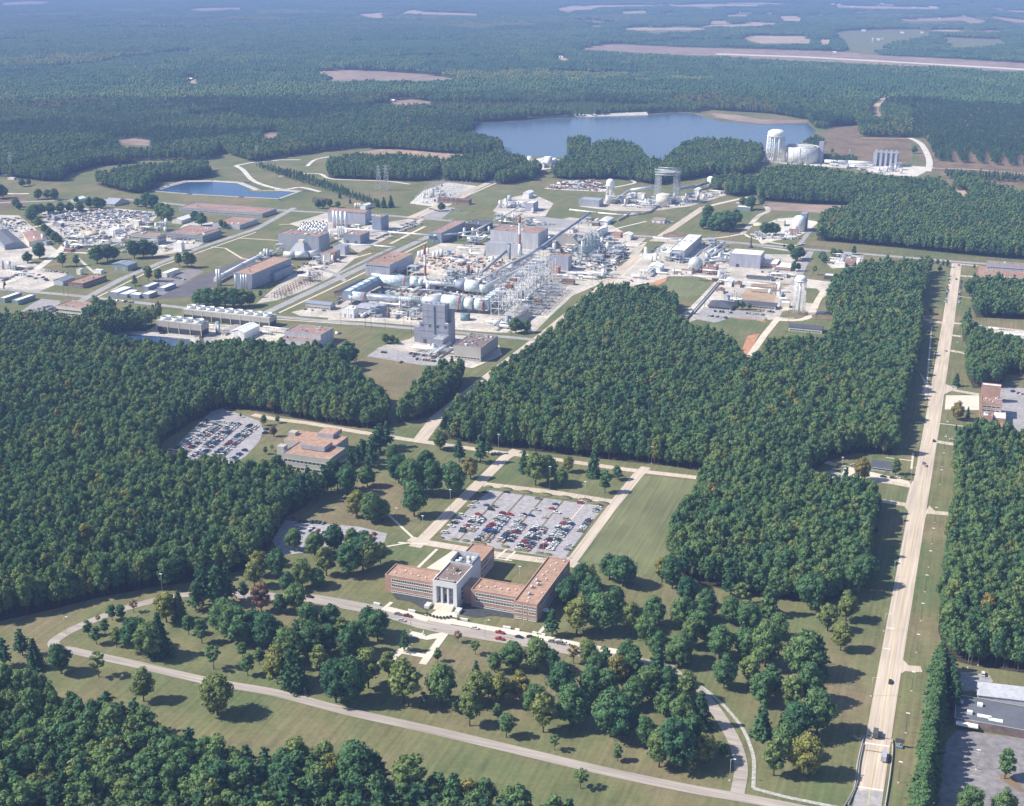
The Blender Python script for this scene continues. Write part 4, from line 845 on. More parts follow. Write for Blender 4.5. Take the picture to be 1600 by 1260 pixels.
right_block('long orange roofed plant office at the top right edge', 1524, 1680, 446, 9, 416, 'brick', 'brown_roof', bands=[(2,1.5),(6,1.5)], vents=20)
right_block('raised lilac clerestory behind the long orange roof', 1539, 1680, 432, 16, 408, 'lilac_metal', 'brown_roof', bands=[(11,1.5)], vents=12, side_bands=False)
right_block('white roofed low hut in the clearing across the road', 1541, 1560, 521, 5, 511, 'cream_wall', 'white_roof', name='shed')
right_block('pale long store in the clearing at the right edge', 1566, 1680, 530, 5, 519, 'cream_wall', 'white_roof', name='shed')
right_block('brown roofed huts in the clearing at the right edge', 1543, 1574, 543, 5, 526, 'brick_dark', 'grey_brown_roof', name='shed', vents=5)
# ---- the windowless stepped tower in front of the plant
tb = G(701, 541); hl = height_at(tb, 507.6); hu = height_at(tb, 478.4); tx0 = col_hit(656, tb, 0).x; ty1 = col_hit(711, Vector((tb.x, tb.y, hl)), 1).y
tw = bld('tower_building', 'tallest grey windowless tower stepping up in front of the wind tunnel', [tx0, tb.x, tb.y, ty1, hl], 'tower_metal', 'grey_metal')
ux1 = col_hit(696, tb, 0).x; ux0 = col_hit(661, tb, 0).x
part_box(tw, 'upper_tower', ux0, ux1, tb.y+.02, ty1-6, hl-.02, hu, 'tower_metal'); part_box(tw, 'shoulder', ux1+.01, tb.x-.02, tb.y+9, ty1-.5, hl-.02, hl+(hu-hl)*.66, 'tower_metal')
part_box(tw, 'ladder_shaft', (ux0+ux1)/2-.9, (ux0+ux1)/2+.9, tb.y-.9, tb.y-.01, 0, hu-1, 'blue_grey_metal')
part_box(tw, 'side_lean', tx0-7, tx0-.02, tb.y+2, ty1-8, -.2, hl*.72, 'tower_metal')
ab = G(692, 548); ah = height_at(ab, 532.4); ax0 = col_hit(672, ab, 0).x
bld('plant_building', 'low grey annex at the foot of the stepped tower', [ax0, ab.x, ab.y, tb.y-.05, ah], 'tower_metal', 'grey_metal', vents=4)
for k in range(3):
    z = hl*(k+1)/3.2; part_box(tw, 'ledge', tx0-.05, tb.x+.05, tb.y-.35, tb.y-.02, z, z+.35, 'grey_metal')
for k in range(2): part_box(tw, 'ledge', ux0-.05, ux1+.05, tb.y-.3, tb.y-.04, hl+(hu-hl)*(k+1)/3, hl+(hu-hl)*(k+1)/3+.3, 'grey_metal')
for k in range(5): x = ux0+2+(ux1-ux0-4)*k/4; part_box(tw, 'roof_vent', x-.8, x+.8, tb.y+3, tb.y+5, hu+.003, hu+1.6, 'galvanised')
for k in range(4): x = tx0+3+(tb.x-tx0-6)*k/3; part_box(tw, 'louvre', x-1.4, x+1.4, tb.y-.12, tb.y-.01, hl*.8, hl*.8+2.2, 'dark_metal')
part_box(tw, 'door', tx0+4, tx0+8, tb.y-.1, tb.y-.01, 0, 5, 'dark_metal'); part_box(tw, 'railing', tx0, tb.x, tb.y+.03, tb.y+.12, hl+.6, hl+1.7, 'frame_white')
# ---------------------------------------------------------------- tanks, towers, pipes, tunnels
def tank(name, label, px, py, r, h, m, dome=.25, cat='tank', group=None, loc=None, bands=0):
    g = loc or G(px, py); o = empty(name, g); tag(o, label, cat, group)
    if name == 'exhaust_stack': MB().tube((0, 0, h+r*dome), (0, 0, h+r*dome+1.6), r*.8, 10).build('cap', 'dark_metal', o)
    MB().lathe((0, 0, 0), [(r, -.2), (r, h)], 18).build('shell', m, o)
    MB().lathe((0, 0, h+.003), [(r*1.01, 0), (r*.72, r*dome*.55), (r*.35, r*dome*.9), (.02, r*dome)], 18).build('roof', m, o)
    for k in range(bands): MB().lathe((0, 0, h*(k+1)/(bands+1)), [(r, 0), (r*1.03, .05), (r*1.03, .4), (r, .45)], 18).build('band', m, o)
    return o
def water_tower(label, px, pyb, pyt, rt, frac, nleg, m, crown=.45):
    g = G(px, pyb); h = height_at(g, pyt); o = empty('water_tower', g); tag(o, label, 'water tower'); zt = h*frac; s = h-zt
    prof = [(.6, zt-rt*.32), (rt*.55, zt-rt*.22), (rt*.9, zt-rt*.05), (rt, zt+s*.12), (rt, zt+s*.5), (rt*.92, zt+s*.72), (rt*.62, zt+s*.92), (.05, zt+s)]
    MB().lathe((0, 0, 0), prof, 24).build('tank', m, o)
    MB().lathe((0, 0, zt+s*.16), [(rt+.05, 0), (rt+.9, .05), (rt+.9, .25), (rt+.05, .3)], 24).build('walkway', m, o)
    MB().tube((0, 0, -.3), (0, 0, zt), max(.8, rt*.12), 10).build('riser', m, o)
    R0 = rt*1.02
    P = [(R0*math.cos(2*math.pi*i/nleg), R0*math.sin(2*math.pi*i/nleg)) for i in range(nleg)]
    for x, y in P: MB().tube((x*1.05, y*1.05, -.3), (x*.95, y*.95, zt+s*.1), rt*.055, 8).build('leg', m, o)
    lv = 4 if h > 40 else 3; br = MB()
    for k in range(1, lv+1):
        z = zt*k/(lv+1)
        for i in range(nleg): a, b = P[i], P[(i+1) % nleg]; br.tube((a[0], a[1], z), (b[0], b[1], z), rt*.02, 4, caps=False); br.tube((a[0], a[1], z), (b[0], b[1], z-zt/(lv+1)), rt*.012, 4, caps=False); br.tube((b[0], b[1], z), (a[0], a[1], z-zt/(lv+1)), rt*.012, 4, caps=False)
    br.build('bracing', m, o); return o
sc = lambda py: 1/(FPX/ (G(800, py)-Vector((0, 0, CAM_H))).length)       # metres per photo pixel at row py
water_tower('slim white water tower on many legs by the hipped office', 1247.6, 491, 430, 8.8*sc(491), .84, 8, 'white_metal')
water_tower('white water tower with thick base near the scrap yard', 953, 318, 279.4, 6.4*sc(318), .68, 6, 'white_metal')
water_tower('largest white domed water tower beside the concrete drum by the lake', 1210.4, 252.5, 202, 13.2*sc(252), .76, 12, 'white_metal')
o = tank('pump_drum', 'short white drum inside the thick based water tower', 950, 318, 3.8*sc(318), 12, 'white_metal', .1)
# concrete drum by the lake
gd = G(1252.3, 253); rd = 25.2*sc(253); hd = 23.5*sc(253)
dr = empty('concrete_drum', gd); tag(dr, 'huge round concrete drum beside the largest white water tower', 'silo')
MB().lathe((0, 0, 0), [(rd, -.3), (rd, hd), (rd*.97, hd), (rd*.97, hd-1.2)], 36).build('shell', 'drum_concrete', dr)
MB().lathe((0, 0, hd-1.2), [(rd*.968, 0), (.05, .6)], 36).build('roof', 'cream_wall', dr)
for k in range(16): t = 2*math.pi*k/16; MB().tube((rd*1.0*math.cos(t), rd*1.0*math.sin(t), 0), (rd*1.0*math.cos(t), rd*1.0*math.sin(t), hd), .5, 5, caps=False).build('rib', 'drum_concrete', dr)
for k, (a, b) in enumerate(((-.6, .2), (-.1, -.1), (.3, .35), (.45, -.3))): MB().box(a*rd-9, a*rd+9, b*rd-2.5, b*rd+2.5, hd-.8, hd+3).build('roof_house', 'drum_concrete', dr)
bld('stair_tower', 'narrow concrete tower on the right of the concrete drum', [gd.x+rd*.98, gd.x+rd*.98+9, gd.y-4, gd.y+7, hd+10], 'lilac_metal', 'grey_metal')
g = G(1402, 261); fx0 = col_hit(1363, g, 0).x; fh = 25*sc(260)
fb = bld('fin_building', 'grey block with five upright fins beside the far white yard', [fx0, g.x, g.y, g.y+20, fh*.8], 'lilac_metal', 'grey_metal')
for k in range(5):
    x = fx0+(g.x-fx0)*(k+.6)/5; m = MB(); a = 2.2; dx, dy = x-fb.location.x, g.y-fb.location.y
    m.face([(dx-a, dy-9, 0), (dx-a, dy-.02, 0), (dx-a, dy-.02, fh), (dx-a, dy-2, fh)][::-1]); m.face([(dx+a, dy-9, 0), (dx+a, dy-.02, 0), (dx+a, dy-.02, fh), (dx+a, dy-2, fh)]); m.face([(dx-a, dy-9, 0), (dx+a, dy-9, 0), (dx+a, dy-2, fh), (dx-a, dy-2, fh)]); m.face([(dx-a, dy-2, fh), (dx+a, dy-2, fh), (dx+a, dy-.02, fh), (dx-a, dy-.02, fh)])
    m.build('fin', 'grey_metal', fb)
# silver sphere on its legs
gs = G(1086.3, 425); rs = 11.3*sc(425); sph = empty('gas_sphere', gs); tag(sph, 'silver ball shaped gas tank between the two white roofed halls', 'tank')
zc_ = rs*1.12; MB().lathe((0, 0, zc_), [(max(.02, rs*math.sin(t)), -rs*math.cos(t)) for t in np.linspace(0, math.pi, 17)], 28).build('shell', 'pipe_silver', sph)
for k in range(10): t = 2*math.pi*k/10; MB().tube((rs*.93*math.cos(t), rs*.93*math.sin(t), -.3), (rs*.93*math.cos(t), rs*.93*math.sin(t), zc_), .42, 8).build('leg', 'galvanised', sph)
def stack(label, px, pyb, pyt, r, cuts, cols, r0=None):
    g = G(px, pyb); h = height_at(g, pyt); o = empty('chimney_stack', g); tag(o, label, 'chimney')
    for i in range(len(cols)):
        a, b = cuts[i], cuts[i+1]; ra = (r0 or r) if i == 0 else r
        MB().tube((0, 0, h*a), (0, 0, h*b-.01), ra, 14, r, caps=(i in (0, len(cols)-1))).build('shaft', cols[i], o)
    MB().lathe((0, 0, h), [(r*1.15, -.6), (r*1.15, 0), (r*.8, .02), (r*.8, -.8)], 14).build('rim', 'dark_metal', o)
stack('nearer red and white banded stack rising from the wind tunnel', 665, 450, 383, 1.5, [0, .28, .53, .78, 1], ['white_metal', 'ring_red', 'white_metal', 'safety_red'])
stack('taller red and white banded stack in front of the big pale hall', 812, 402, 338.7, 1.7, [0, .33, .57, .85, 1], ['white_metal', 'ring_red', 'white_metal', 'safety_red'], r0=2.6)
stack('slim grey green stack left of the taller banded stack', 796.5, 405, 381, 1.4, [0, 1], ['pipe_teal'])
stack('thin grey stack on the yard right of the silver vessels', 909, 409, 376, .8, [0, 1], ['pipe_silver'])
stack('black flare stack behind the wide white roofed hall', 1173, 387, 370.5, .9, [0, .3, 1], ['dark_metal', 'dark_metal'], r0=4.)
def pipe(name, label, pts, r, m, legs=0, cat='pipe', lm='galvanised', group=None, n=10, rings=0):
    """pts: (px, py of the ground point below, height)"""
    P = [G(p[0], p[1])+Vector((0, 0, p[2])) for p in pts]; c = P[0].copy(); c.z = 0; o = empty(name, c); tag(o, label, cat, group); mb = MB()
    for a, b in zip(P, P[1:]): mb.tube(a-c, b-c, r, n)
    for a in P[1:-1]: mb.lathe(a-c, [(.02, -r*1.02), (r*.72, -r*.72), (r*1.02, 0), (r*.72, r*.72), (.02, r*1.02)], n)
    sh = mb.build('tube', m, o)
    if rings:
        for a, b in zip(P, P[1:]):
            d = (b-a).normalized(); k = max(1, int((b-a).length/rings))
            for i in range(k): q = a.lerp(b, (i+.5)/k)-c; MB().tube(q-d*.3, q+d*.3, r*1.08, n).build('ring', m, o)
    if legs:
        for a, b in zip(P, P[1:]):
            k = max(1, int((b-a).length/legs)); s = Vector((-(b-a).y, (b-a).x, 0)).normalized()*(r+.4)
            for i in range(k+1):
                q = a.lerp(b, i/k)-c
                if q.z < 1.2: continue
                lg = MB(); lg.tube((q.x+s.x, q.y+s.y, -.2), (q.x+s.x, q.y+s.y, q.z), .22, 5, caps=False); lg.tube((q.x-s.x, q.y-s.y, -.2), (q.x-s.x, q.y-s.y, q.z), .22, 5, caps=False); lg.tube(q+s*1.2-Vector((0, 0, r)), q-s*1.2-Vector((0, 0, r)), .25, 5); lg.build('support', lm, o)
    return o
# ---- the closed wind tunnel: front leg, rear leg, two corner ducts
def E(px, py, z):    # world point whose picture is (px, py) at height z
    return G(px, py, z)
c0 = G(640, 485); wt = empty('wind_tunnel', c0); tag(wt, 'closed loop wind tunnel of pale blue tubes with red rings', 'wind tunnel')
ZA = 10.0
def leg(pts, m='tunnel_skin', n=20, nm='tunnel_tube', ribs=0, rr=None):
    for (a, ra), (b, rb) in zip(pts, pts[1:]): 
        t = MB().tube(E(*a, ZA)-c0, E(*b, ZA)-c0, ra, n, rb).build(nm, m, wt)
    if ribs:
        a, b = E(*pts[0][0], ZA)-c0, E(*pts[-1][0], ZA)-c0; d = (b-a).normalized()
        for k in range(ribs): q = a.lerp(b, (k+.5)/ribs); MB().tube(q-d*.22, q+d*.22, pts[0][1]*1.09, n).build('rib', 'pipe_silver', wt)
def ring(px, py, r, m='ring_red'):
    q = E(px, py, ZA)-c0; MB().tube(q-Vector((.9, 0, 0)), q+Vector((.9, 0, 0)), r, 24).build('ring', m, wt)
leg([((547, 462.3), 5.0), ((573, 463.8), 5.0)]); ring(571, 463.7, 5.35)
leg([((574, 463.9), 4.0), ((622, 467.5), 4.0)], 'pipe_silver', ribs=26); leg([((622, 467.5), 3.7), ((660, 470), 3.7)], 'galvanised', ribs=12)
leg([((660, 470), 4.2), ((692, 471.6), 7.6)], 'pipe_silver'); leg([((692, 471.6), 8.0), ((722, 473.6), 8.0)]); ring(719.5, 473.5, 8.4); leg([((722, 473.6), 7.8), ((727, 474), 6.4)], 'blue_grey_metal')
leg([((727, 474), 6.4), ((741, 475), 6.4)]); ring(741.5, 475, 6.55, 'dark_metal'); leg([((742.4, 475), 6.4), ((757, 476), 6.4)]); ring(756.5, 476, 6.8)
leg([((590, 438.5), 7.0), ((642, 440.6), 7.0)]); ring(634.5, 440.3, 7.35); leg([((642, 440.6), 7.0), ((655, 441.2), 5.0), ((662, 441.5), 2.6)]); leg([((662, 441.5), 2.6), ((712, 445), 2.6)], 'pipe_silver', ribs=10)
leg([((712, 445), 3.0), ((728, 446.3), 7.0)], 'blue_grey_metal'); leg([((728, 446.3), 7.0), ((752, 448), 7.0)]); leg([((752, 448), 7.0), ((764, 449), 7.0)])
def corner_duct(pa, pb, hw, hh):
    a, b = E(*pa, ZA)-c0, E(*pb, ZA)-c0; d = (b-a).normalized(); s = Vector((d.y, -d.x, 0))*hw; up = Vector((0, 0, 1)); mb = MB(); a = a-d*hw*.8; b = b+d*hw*.8
    lo = -(ZA)*.45
    def sec(p): return [p+s+up*lo, p+s+up*hh*.55, p+s*.55+up*hh, p-s*.55+up*hh, p-s+up*hh*.55, p-s+up*lo]
    A, B = sec(a), sec(b)
    for i in range(5): mb.cur = 0 if i in (1, 2, 3) else 1; mb.face([A[i], B[i], B[i+1], A[i+1]])
    mb.cur = 1; mb.face(A[::-1]); mb.face(B); mb.build('corner_duct', ['tunnel_skin', 'blue_grey_metal'], wt)
    L = (b-a).length
    for k in range(1, 6):
        p = a.lerp(b, k/6.); q = MB(); S1 = [p+s*1.02+up*hh*.55, p+s*.56+up*hh*1.03, p-s*.56+up*hh*1.03, p-s*1.02+up*hh*.55]
        for u, v in zip(S1, S1[1:]): q.tube(u, v, .35, 5)
        q.build('rib', 'dark_metal', wt)
corner_duct((545, 462), (590, 438.5), 6.0, 6.6); corner_duct((758, 476), (777, 461), 6.2, 6.6)
for px, py in ((550, 462.5), (566, 463.5), (585, 465), (605, 466.3), (630, 468.2), (648, 469.4), (700, 472.2), (714, 473.2), (734, 474.5), (750, 475.6), (600, 439), (620, 440), (640, 440.6), (735, 447), (748, 448)):
    q = E(px, py, ZA)-c0; m = MB()
    for s in (-3, 3): m.tube((q.x, q.y+s, -.3), (q.x, q.y+s*.6, q.z), .45, 6, caps=False)
    m.tube((q.x, q.y-3, .5), (q.x, q.y+2, q.z-1), .2, 5, caps=False); m.build('support', 'galvanised', wt)
# ---- inclined gallery, overhead pipes, trestle
pipe('conveyor_gallery', 'long blue grey inclined gallery rising right to its end tower', [(800, 432, 15), (846, 409, 19), (880, 389, 24), (921, 366, 30)], 1.9, 'blue_grey_metal', legs=38, cat='conveyor')
pipe('conveyor_gallery', 'second silver overhead pipe above the steel trestle', [(757, 478, 22), (790, 457, 20), (843, 427, 15)], 1.5, 'pipe_silver', legs=30, cat='pipe')
pipe('conveyor_gallery', 'upper silver overhead pipe parallel to the inclined gallery', [(748, 463, 18), (800, 433.5, 18.6), (845, 410.5, 18.2)], 1.2, 'pipe_silver', legs=0)
pipe('sloping_duct', 'dark grey sloping duct with a cowl left of the grey concrete block', [(752, 436, 8), (791, 412, 16)], 1.9, 'grey_metal', legs=22)
pipe('overhead_pipe', 'white overhead pipe crossing behind the orange roofed halls', [(537, 368, 10), (607, 373.5, 10), (678, 379.5, 10), (716, 376, 10), (741, 371, 9), (776, 352, 8), (808, 334, 8)], 1.1, 'white_metal', legs=30)
pipe('overhead_pipe', 'white pipe bridge over the grassy street', [(548, 391, 8), (585, 393, 8), (619, 396, 8)], .8, 'white_metal', legs=26)
pipe('overhead_pipe', 'pipe bridge over the avenue at the cross road', [(1020, 379, 7), (1060, 383, 7), (1100, 386, 7)], .9, 'white_metal', legs=20)
pipe('pipeline', 'long dark low pipeline slanting beside the lower car park', [(1070, 503, 1), (1081, 491, 1), (1132, 432, 1.2)], 1.0, 'dark_metal', legs=0, cat='pipeline')
pipe('pipeline', 'pale twin of the slanting pipeline', [(1083, 491, 1), (1133.5, 432.5, 1.2)], .7, 'pipe_silver', legs=0, cat='pipeline')
pipe('ground_pipe', 'white pipe on the grass in front of the water tower with thick base', [(890, 329, 1.2), (935, 334, 1.2), (975, 338, 1.2), (1000, 336, 1.2)], 1.2, 'white_metal', legs=20)
pipe('ground_pipe', 'silver pipe rising toward the headframe across the grass', [(965, 346, 2), (985, 336, 2), (1002, 336, 2), (1015, 333, 2), (1030, 322, 2)], 1.3, 'grey_metal', legs=20)
pipe('white_duct', 'thick white duct along the left side of the orange roofed test hall', [(337, 443, 5), (352, 435, 5), (380, 421, 6), (408, 407, 6)], 2.6, 'white_metal', legs=22, rings=12, cat='duct')
pipe('conveyor', 'left inclined conveyor of the steel headframe', [(957, 318, 2), (984, 311, 14), (1022, 311, 20)], 2.3, 'pipe_silver', legs=20, cat='conveyor')
pipe('conveyor', 'right hand conveyor running to the white silo', [(1060, 306, 12), (1085, 299, 8), (1106, 292, 7)], 2.3, 'blue_grey_metal', legs=22, cat='conveyor')
pipe('pipe_rack', 'long white pipe rack between the concrete drum and the fin block', [(1288, 257, 6), (1325, 258.5, 6), (1362, 260, 6)], 3.0, 'white_metal', legs=16, cat='pipe')
for k, (a, b, c, d) in enumerate(((1098, 398, 1122, 383), (1104, 402, 1132, 384), (1110, 406, 1136, 390), (1100, 410, 1128, 409), (1108, 414, 1137, 412))):
    pipe('process_pipe', 'silver process pipe in the tangle between the two white roofed halls', [(a, b, 5), (c, d, 5)], 1.3, ['pipe_silver', 'white_metal'][k % 2], legs=12, group='pipes between the white halls')
pipe('process_pipe', 'silver pipe climbing onto the ball shaped tank', [(1086, 424, 19), (1096, 410, 16), (1104, 404, 8)], .9, 'pipe_silver')
def trestle(label, pa, pb, w_, h, bays, name='steel_trestle', m='white_metal', extra=True):
    a, b = G(*pa), G(*pb); c = (a+b)/2; o = empty(name, c); tag(o, label, 'steel frame'); d = (b-a); L = d.length; d.normalize(); s = Vector((d.y, -d.x, 0)); a = a-c
    for k in range(bays+1):
        p = a+d*L*k/bays; f = MB()
        for u in (-1, -.33, .33, 1): q = p+s*w_/2*u; f.tube((q.x, q.y, -.3), (q.x, q.y, h), .32, 5, caps=False)
        for z in (h*.33, h*.66, h): f.tube(p-s*w_/2+Vector((0, 0, z)), p+s*w_/2+Vector((0, 0, z)), .25, 5)
        for u in (-1, -.33, .33): q = p+s*w_/2*u; r_ = p+s*w_/2*(u+.666); f.tube((q.x, q.y, 0), (r_.x, r_.y, h*.33), .18, 4, caps=False); f.tube((q.x, q.y, h*.66), (r_.x, r_.y, h*.33), .18, 4, caps=False); f.tube((q.x, q.y, h*.66), (r_.x, r_.y, h), .18, 4, caps=False)
        f.build('bent', m, o)
        if k < bays:
            f = MB(); p2 = a+d*L*(k+1)/bays
            for u in (-1, -.33, .33, 1):
                q, q2 = p+s*w_/2*u, p2+s*w_/2*u
                for z in (h*.5, h): f.tube(q+Vector((0, 0, z)), q2+Vector((0, 0, z)), .25, 5)
                f.tube(q, q2+Vector((0, 0, h*.5)), .16, 4, caps=False); f.tube(q+Vector((0, 0, h)), q2+Vector((0, 0, h*.5)), .16, 4, caps=False)
            f.build('brace', m, o)
            if extra and k % 2 == 0:
                q = p+s*rnd.uniform(-w_/3, w_/3); MB().box(q.x-4, q.x+4, q.y-3, q.y+3, h+.05, h+rnd.uniform(2, 4)).build('machine', rnd.choice(['galvanised', 'rust', 'white_metal', 'grey_metal']), o)
    return o
trestle('dense white steel trestle carrying pipes at the right of the wind tunnel', (785, 494), (852, 432), 26, 24, 12)
trestle('low white steel frame left of the dense trestle', (752, 462), (832, 408), 20, 13, 12, m='galvanised')
trestle('grey steel frame on the lot right of the trestle', (825, 492), (868, 453), 24, 8, 8, m='galvanised', name='steel_trestle')
trestle('teal process frame among the silver vessels', (912, 407), (933, 391), 16, 26, 4, m='pipe_teal', name='steel_trestle')
# steel headframe: two leaning legs and a bridge on top
gh = G(1042, 316); hh_ = height_at(gh, 265); hf = empty('steel_headframe', gh); tag(hf, 'tall white portal shaped steel headframe over a round silo', 'steel frame'); sw_ = 19*sc(316)
for sx_ in (-1, 1):
    for k in range(4):
        y = -10+k*6.5; m = MB(); x0_, x1_ = sx_*sw_*1.02, sx_*sw_*.86
        for dx in (0, 8): m.tube((x0_-sx_*dx, y, -.3), (x1_-sx_*dx*.6, y, hh_*.93), .42, 5, caps=False)
        for j in range(8):
            t = j/8; t2 = (j+1)/8; xa, xb = x0_+(x1_-x0_)*t, x0_+(x1_-x0_)*t2; z, z2 = hh_*.93*t, hh_*.93*t2
            m.tube((xa, y, z), (xb-sx_*(8-3.2*t2), y, z2), .17, 4, caps=False); m.tube((xa-sx_*(8-3.2*t), y, z), (xb, y, z2), .17, 4, caps=False); m.tube((xb, y, z2), (xb-sx_*(8-3.2*t2), y, z2), .2, 4, caps=False)
            if k < 3: m.tube((xb, y, z2), (xb, y+6.5, z2), .17, 4, caps=False)
        m.build('leg', 'galvanised', hf)
m = MB()
for y in (-11, 11):
    for z in (hh_*.86, hh_*.93, hh_+1): m.tube((-sw_*.95, y, z), (sw_*.95, y, z), .6, 5)
    for k in range(10): x = -sw_*.95+k*sw_*.19; m.tube((x, y, hh_*.86), (x+sw_*.19, y, hh_*.93), .2, 4); m.tube((x, y, hh_*.93), (x, y, hh_+1), .2, 4); m.tube((x, y, hh_*.93), (x+sw_*.19, y, hh_+1), .15, 4)
for k in range(11): x = -sw_*.95+k*sw_*.19; m.tube((x, -11, hh_*.93), (x, 11, hh_*.93), .25, 4)
m.build('bridge', 'galvanised', hf); MB().box(-sw_*.6, sw_*.6, -8, 8, hh_*.93, hh_*.945, bottom=True).build('deck', 'galvanised', hf)
tank('silo', 'round tan silo below the steel headframe', 1037, 319, 12*sc(318), 14*sc(318), 'cream_wall', .2, cat='silo')
tank('storage_tank', 'white silo at the right end of the conveyor', 1111, 291, 6*sc(290), 13*sc(290), 'white_metal', .35)
tank('storage_tank', 'tall white tank left of the low white building by the lake wood', 827.5, 257, 3.6*sc(255), 12*sc(255), 'white_metal', .15)
tank('storage_tank', 'wide white tank right of the low white building by the lake wood', 856.5, 261, 6.3*sc(260), 15*sc(260), 'white_metal', .15)
tank('storage_tank', 'short white tank in front of the wide one by the lake wood', 846, 262, 5*sc(260), 8*sc(260), 'white_metal', .15)
tank('storage_tank', 'dark round tank beneath the right end of the wind tunnel', 727, 500, 5.4, 6.5, 'pipe_teal', .1)
tank('silo', 'grey silo at the back left of the north process unit', 796, 314, 3.2*sc(313), 8*sc(313), 'pale_grey_metal', .3, cat='silo')
for k, (a, b) in enumerate(((340.5, 447), (344.5, 446))): tank('silo', ('left' if k == 0 else 'right')+' one of two thin silver silos beside the thick white duct', a, b, 1.5, height_at(G(a, b), 421), 'pipe_silver', .3, cat='silo')
for k, (a, b) in enumerate(((655, 402), (661, 400), (668, 397))): tank('storage_tank', ['left', 'middle', 'right'][k]+' tank of the left white trio in the sandy yard', a, b, 2.3, 7.5, 'white_metal', .3, group='white tanks in the sandy yard')
for k, (a, b) in enumerate(((678, 404), (684, 402), (690, 400))): tank('storage_tank', ['left', 'middle', 'right'][k]+' tank of the right white trio in the sandy yard', a, b, 2.3, 8.5, 'white_metal', .3, group='white tanks in the sandy yard')
for k, a in enumerate((556, 559.5, 562.5)): tank('storage_tank', ['left', 'middle', 'right'][k]+' cream tank by the white gabled shed north of the plant', a, 325, 2.2, 7, 'cream_metal', .3)
for k, a in enumerate((522.5, 528, 534, 541)): tank('silver_tower', ['first', 'second', 'third', 'fourth'][k]+' from left of the silver towers on the long grey hall', a, 356+k*.6, 2.4, height_at(G(a, 356), 329.5), 'pipe_silver', .2, cat='tower')
for k, a in enumerate((369, 378, 382, 386)): tank('downpipe', ['first', 'second', 'third', 'fourth'][k]+' from left of the silver columns on the orange roofed test hall', a, 452.4, .9, height_at(G(a, 452), 429), 'pipe_silver', .2, cat='column')
for k in range(4): tank('exhaust_stack', 'thin silver stack in front of the dark grey block', 528+k*3, 372, .8, 17, 'pipe_silver', .1, cat='chimney', group='thin stacks by the dark grey block')
for j in range(4):
    for i in range(8):
        tank('exhaust_stack', 'short silver exhaust column with a dark cap behind the windowless test hall', 468+i*5.2+j*2.2, 372-j*3, 1.3, 13+rnd.uniform(-1, 2), 'pipe_silver', .2, cat='chimney', group='exhaust columns behind the test hall')
# round fronted hangar
gh2 = G(1248, 361); q = empty('hangar', gh2); tag(q, 'white round fronted hangar by the north wood', 'hangar'); rr_ = 9
MB().lathe((0, 0, 0), [(rr_, -.2), (rr_, 17), (rr_*.7, 21), (.05, 23)], 20).build('shell', 'white_metal', q); MB().box(-3, 3, -rr_*1.01, -rr_*.9, 0, 8).build('door', 'galvanised', q)
# curved grey test cell in front of the windowless hall
tc = G(470, 405); q = empty('test_cell', tc); tag(q, 'grey tapering test cell with a curved duct in front of the windowless hall', 'test cell')
m = MB(); A = [(-16, 0), (6, 0), (6, 20), (-16, 20)]; B = [(-10, 6), (2, 6), (2, 16), (-10, 16)]
for i in range(4): a, b = A[i], A[(i+1) % 4]; c, d = B[(i+1) % 4], B[i]; m.face([(a[0], a[1], 9), (b[0], b[1], 9), (c[0], c[1], 19), (d[0], d[1], 19)])
m.face([(x, y, 19) for x, y in B]); m.build('hopper', 'grey_metal', q); MB().box(-16, 6, 0, 20, -.2, 8.98).build('base', 'beige_wall', q); MB().box(-7, 0, 8, 14, 19.02, 23).build('roof_house', 'cream_wall', q)
m = MB(); P = [Vector((-20, -6, 6)), Vector((-4, -7, 6.5)), Vector((12, 0, 7)), Vector((20, 14, 7.5))]
for a, b in zip(P, P[1:]): m.tube(a, b, 4.4, 14)
m.build('duct', 'pipe_silver', q)
# cooling towers: fan rows on pale timber boxes
def cooling_tower(label, sp, nf):
    x0, x1, y0, y1, h = spec(*sp); r = empty('cooling_tower', ((x0+x1)/2, (y0+y1)/2, 0)); tag(r, label, 'cooling tower'); a, b = (x1-x0)/2, (y1-y0)/2
    MB().box(-a, a, -b, b, h*.5, h, bottom=True).build('casing', 'beige_wall', r); lv = MB()
    for k in range(5): z = h*.06+k*h*.088; lv.box(-a+.3, a-.3, -b+.4-.1*k, b-.4, z, z+h*.06)
    lv.build('louvre', 'dark_metal', r)
    for k in range(nf+1): x = -a+2*a*k/nf; MB().box(x-.35, x+.35, -b-.25, -b+.3, -.2, h*.98).build('post', 'cream_wall', r)
    rl = MB(); rl.box(-a, a, -b, -b+.12, h+1.0, h+1.12, bottom=True); rl.box(-a, a, b-.12, b, h+1.0, h+1.12, bottom=True)
    for k in range(nf*3+1): x = -a+.1+2*(a-.1)*k/(nf*3); rl.box(x-.06, x+.06, -b+.01, -b+.1, h, h+1.0); rl.box(x-.06, x+.06, b-.1, b-.01, h, h+1.0)
    rl.build('railing', 'frame_white', r); R1 = min(b*.72, a/nf*.80)
    for k in range(nf):
        x = -a+2*a*(k+.5)/nf; f = MB().lathe((x, 0, h), [(R1*1.06, 0), (R1*.92, 1.2), (R1, 3.2), (R1*.93, 3.2), (R1*.85, 1.2), (R1*.85, .3)], 20).build('fan_stack', 'frame_white', r)
        MB().lathe((x, 0, h+.1), [(R1*.84, 0), (.05, .05)], 16).build('fan_floor', 'dark_metal', f); bl = MB()
        for j in range(4): t = j*math.pi/4+.3*k; bl.tube((x-R1*.8*math.cos(t), -R1*.8*math.sin(t), h+1.6), (x+R1*.8*math.cos(t), R1*.8*math.sin(t), h+1.6), .28, 4)
        bl.build('fan_blade', 'galvanised', f)
cooling_tower('longer cooling tower with a row of white fan stacks', (421,513,497.5,287,432), 9)
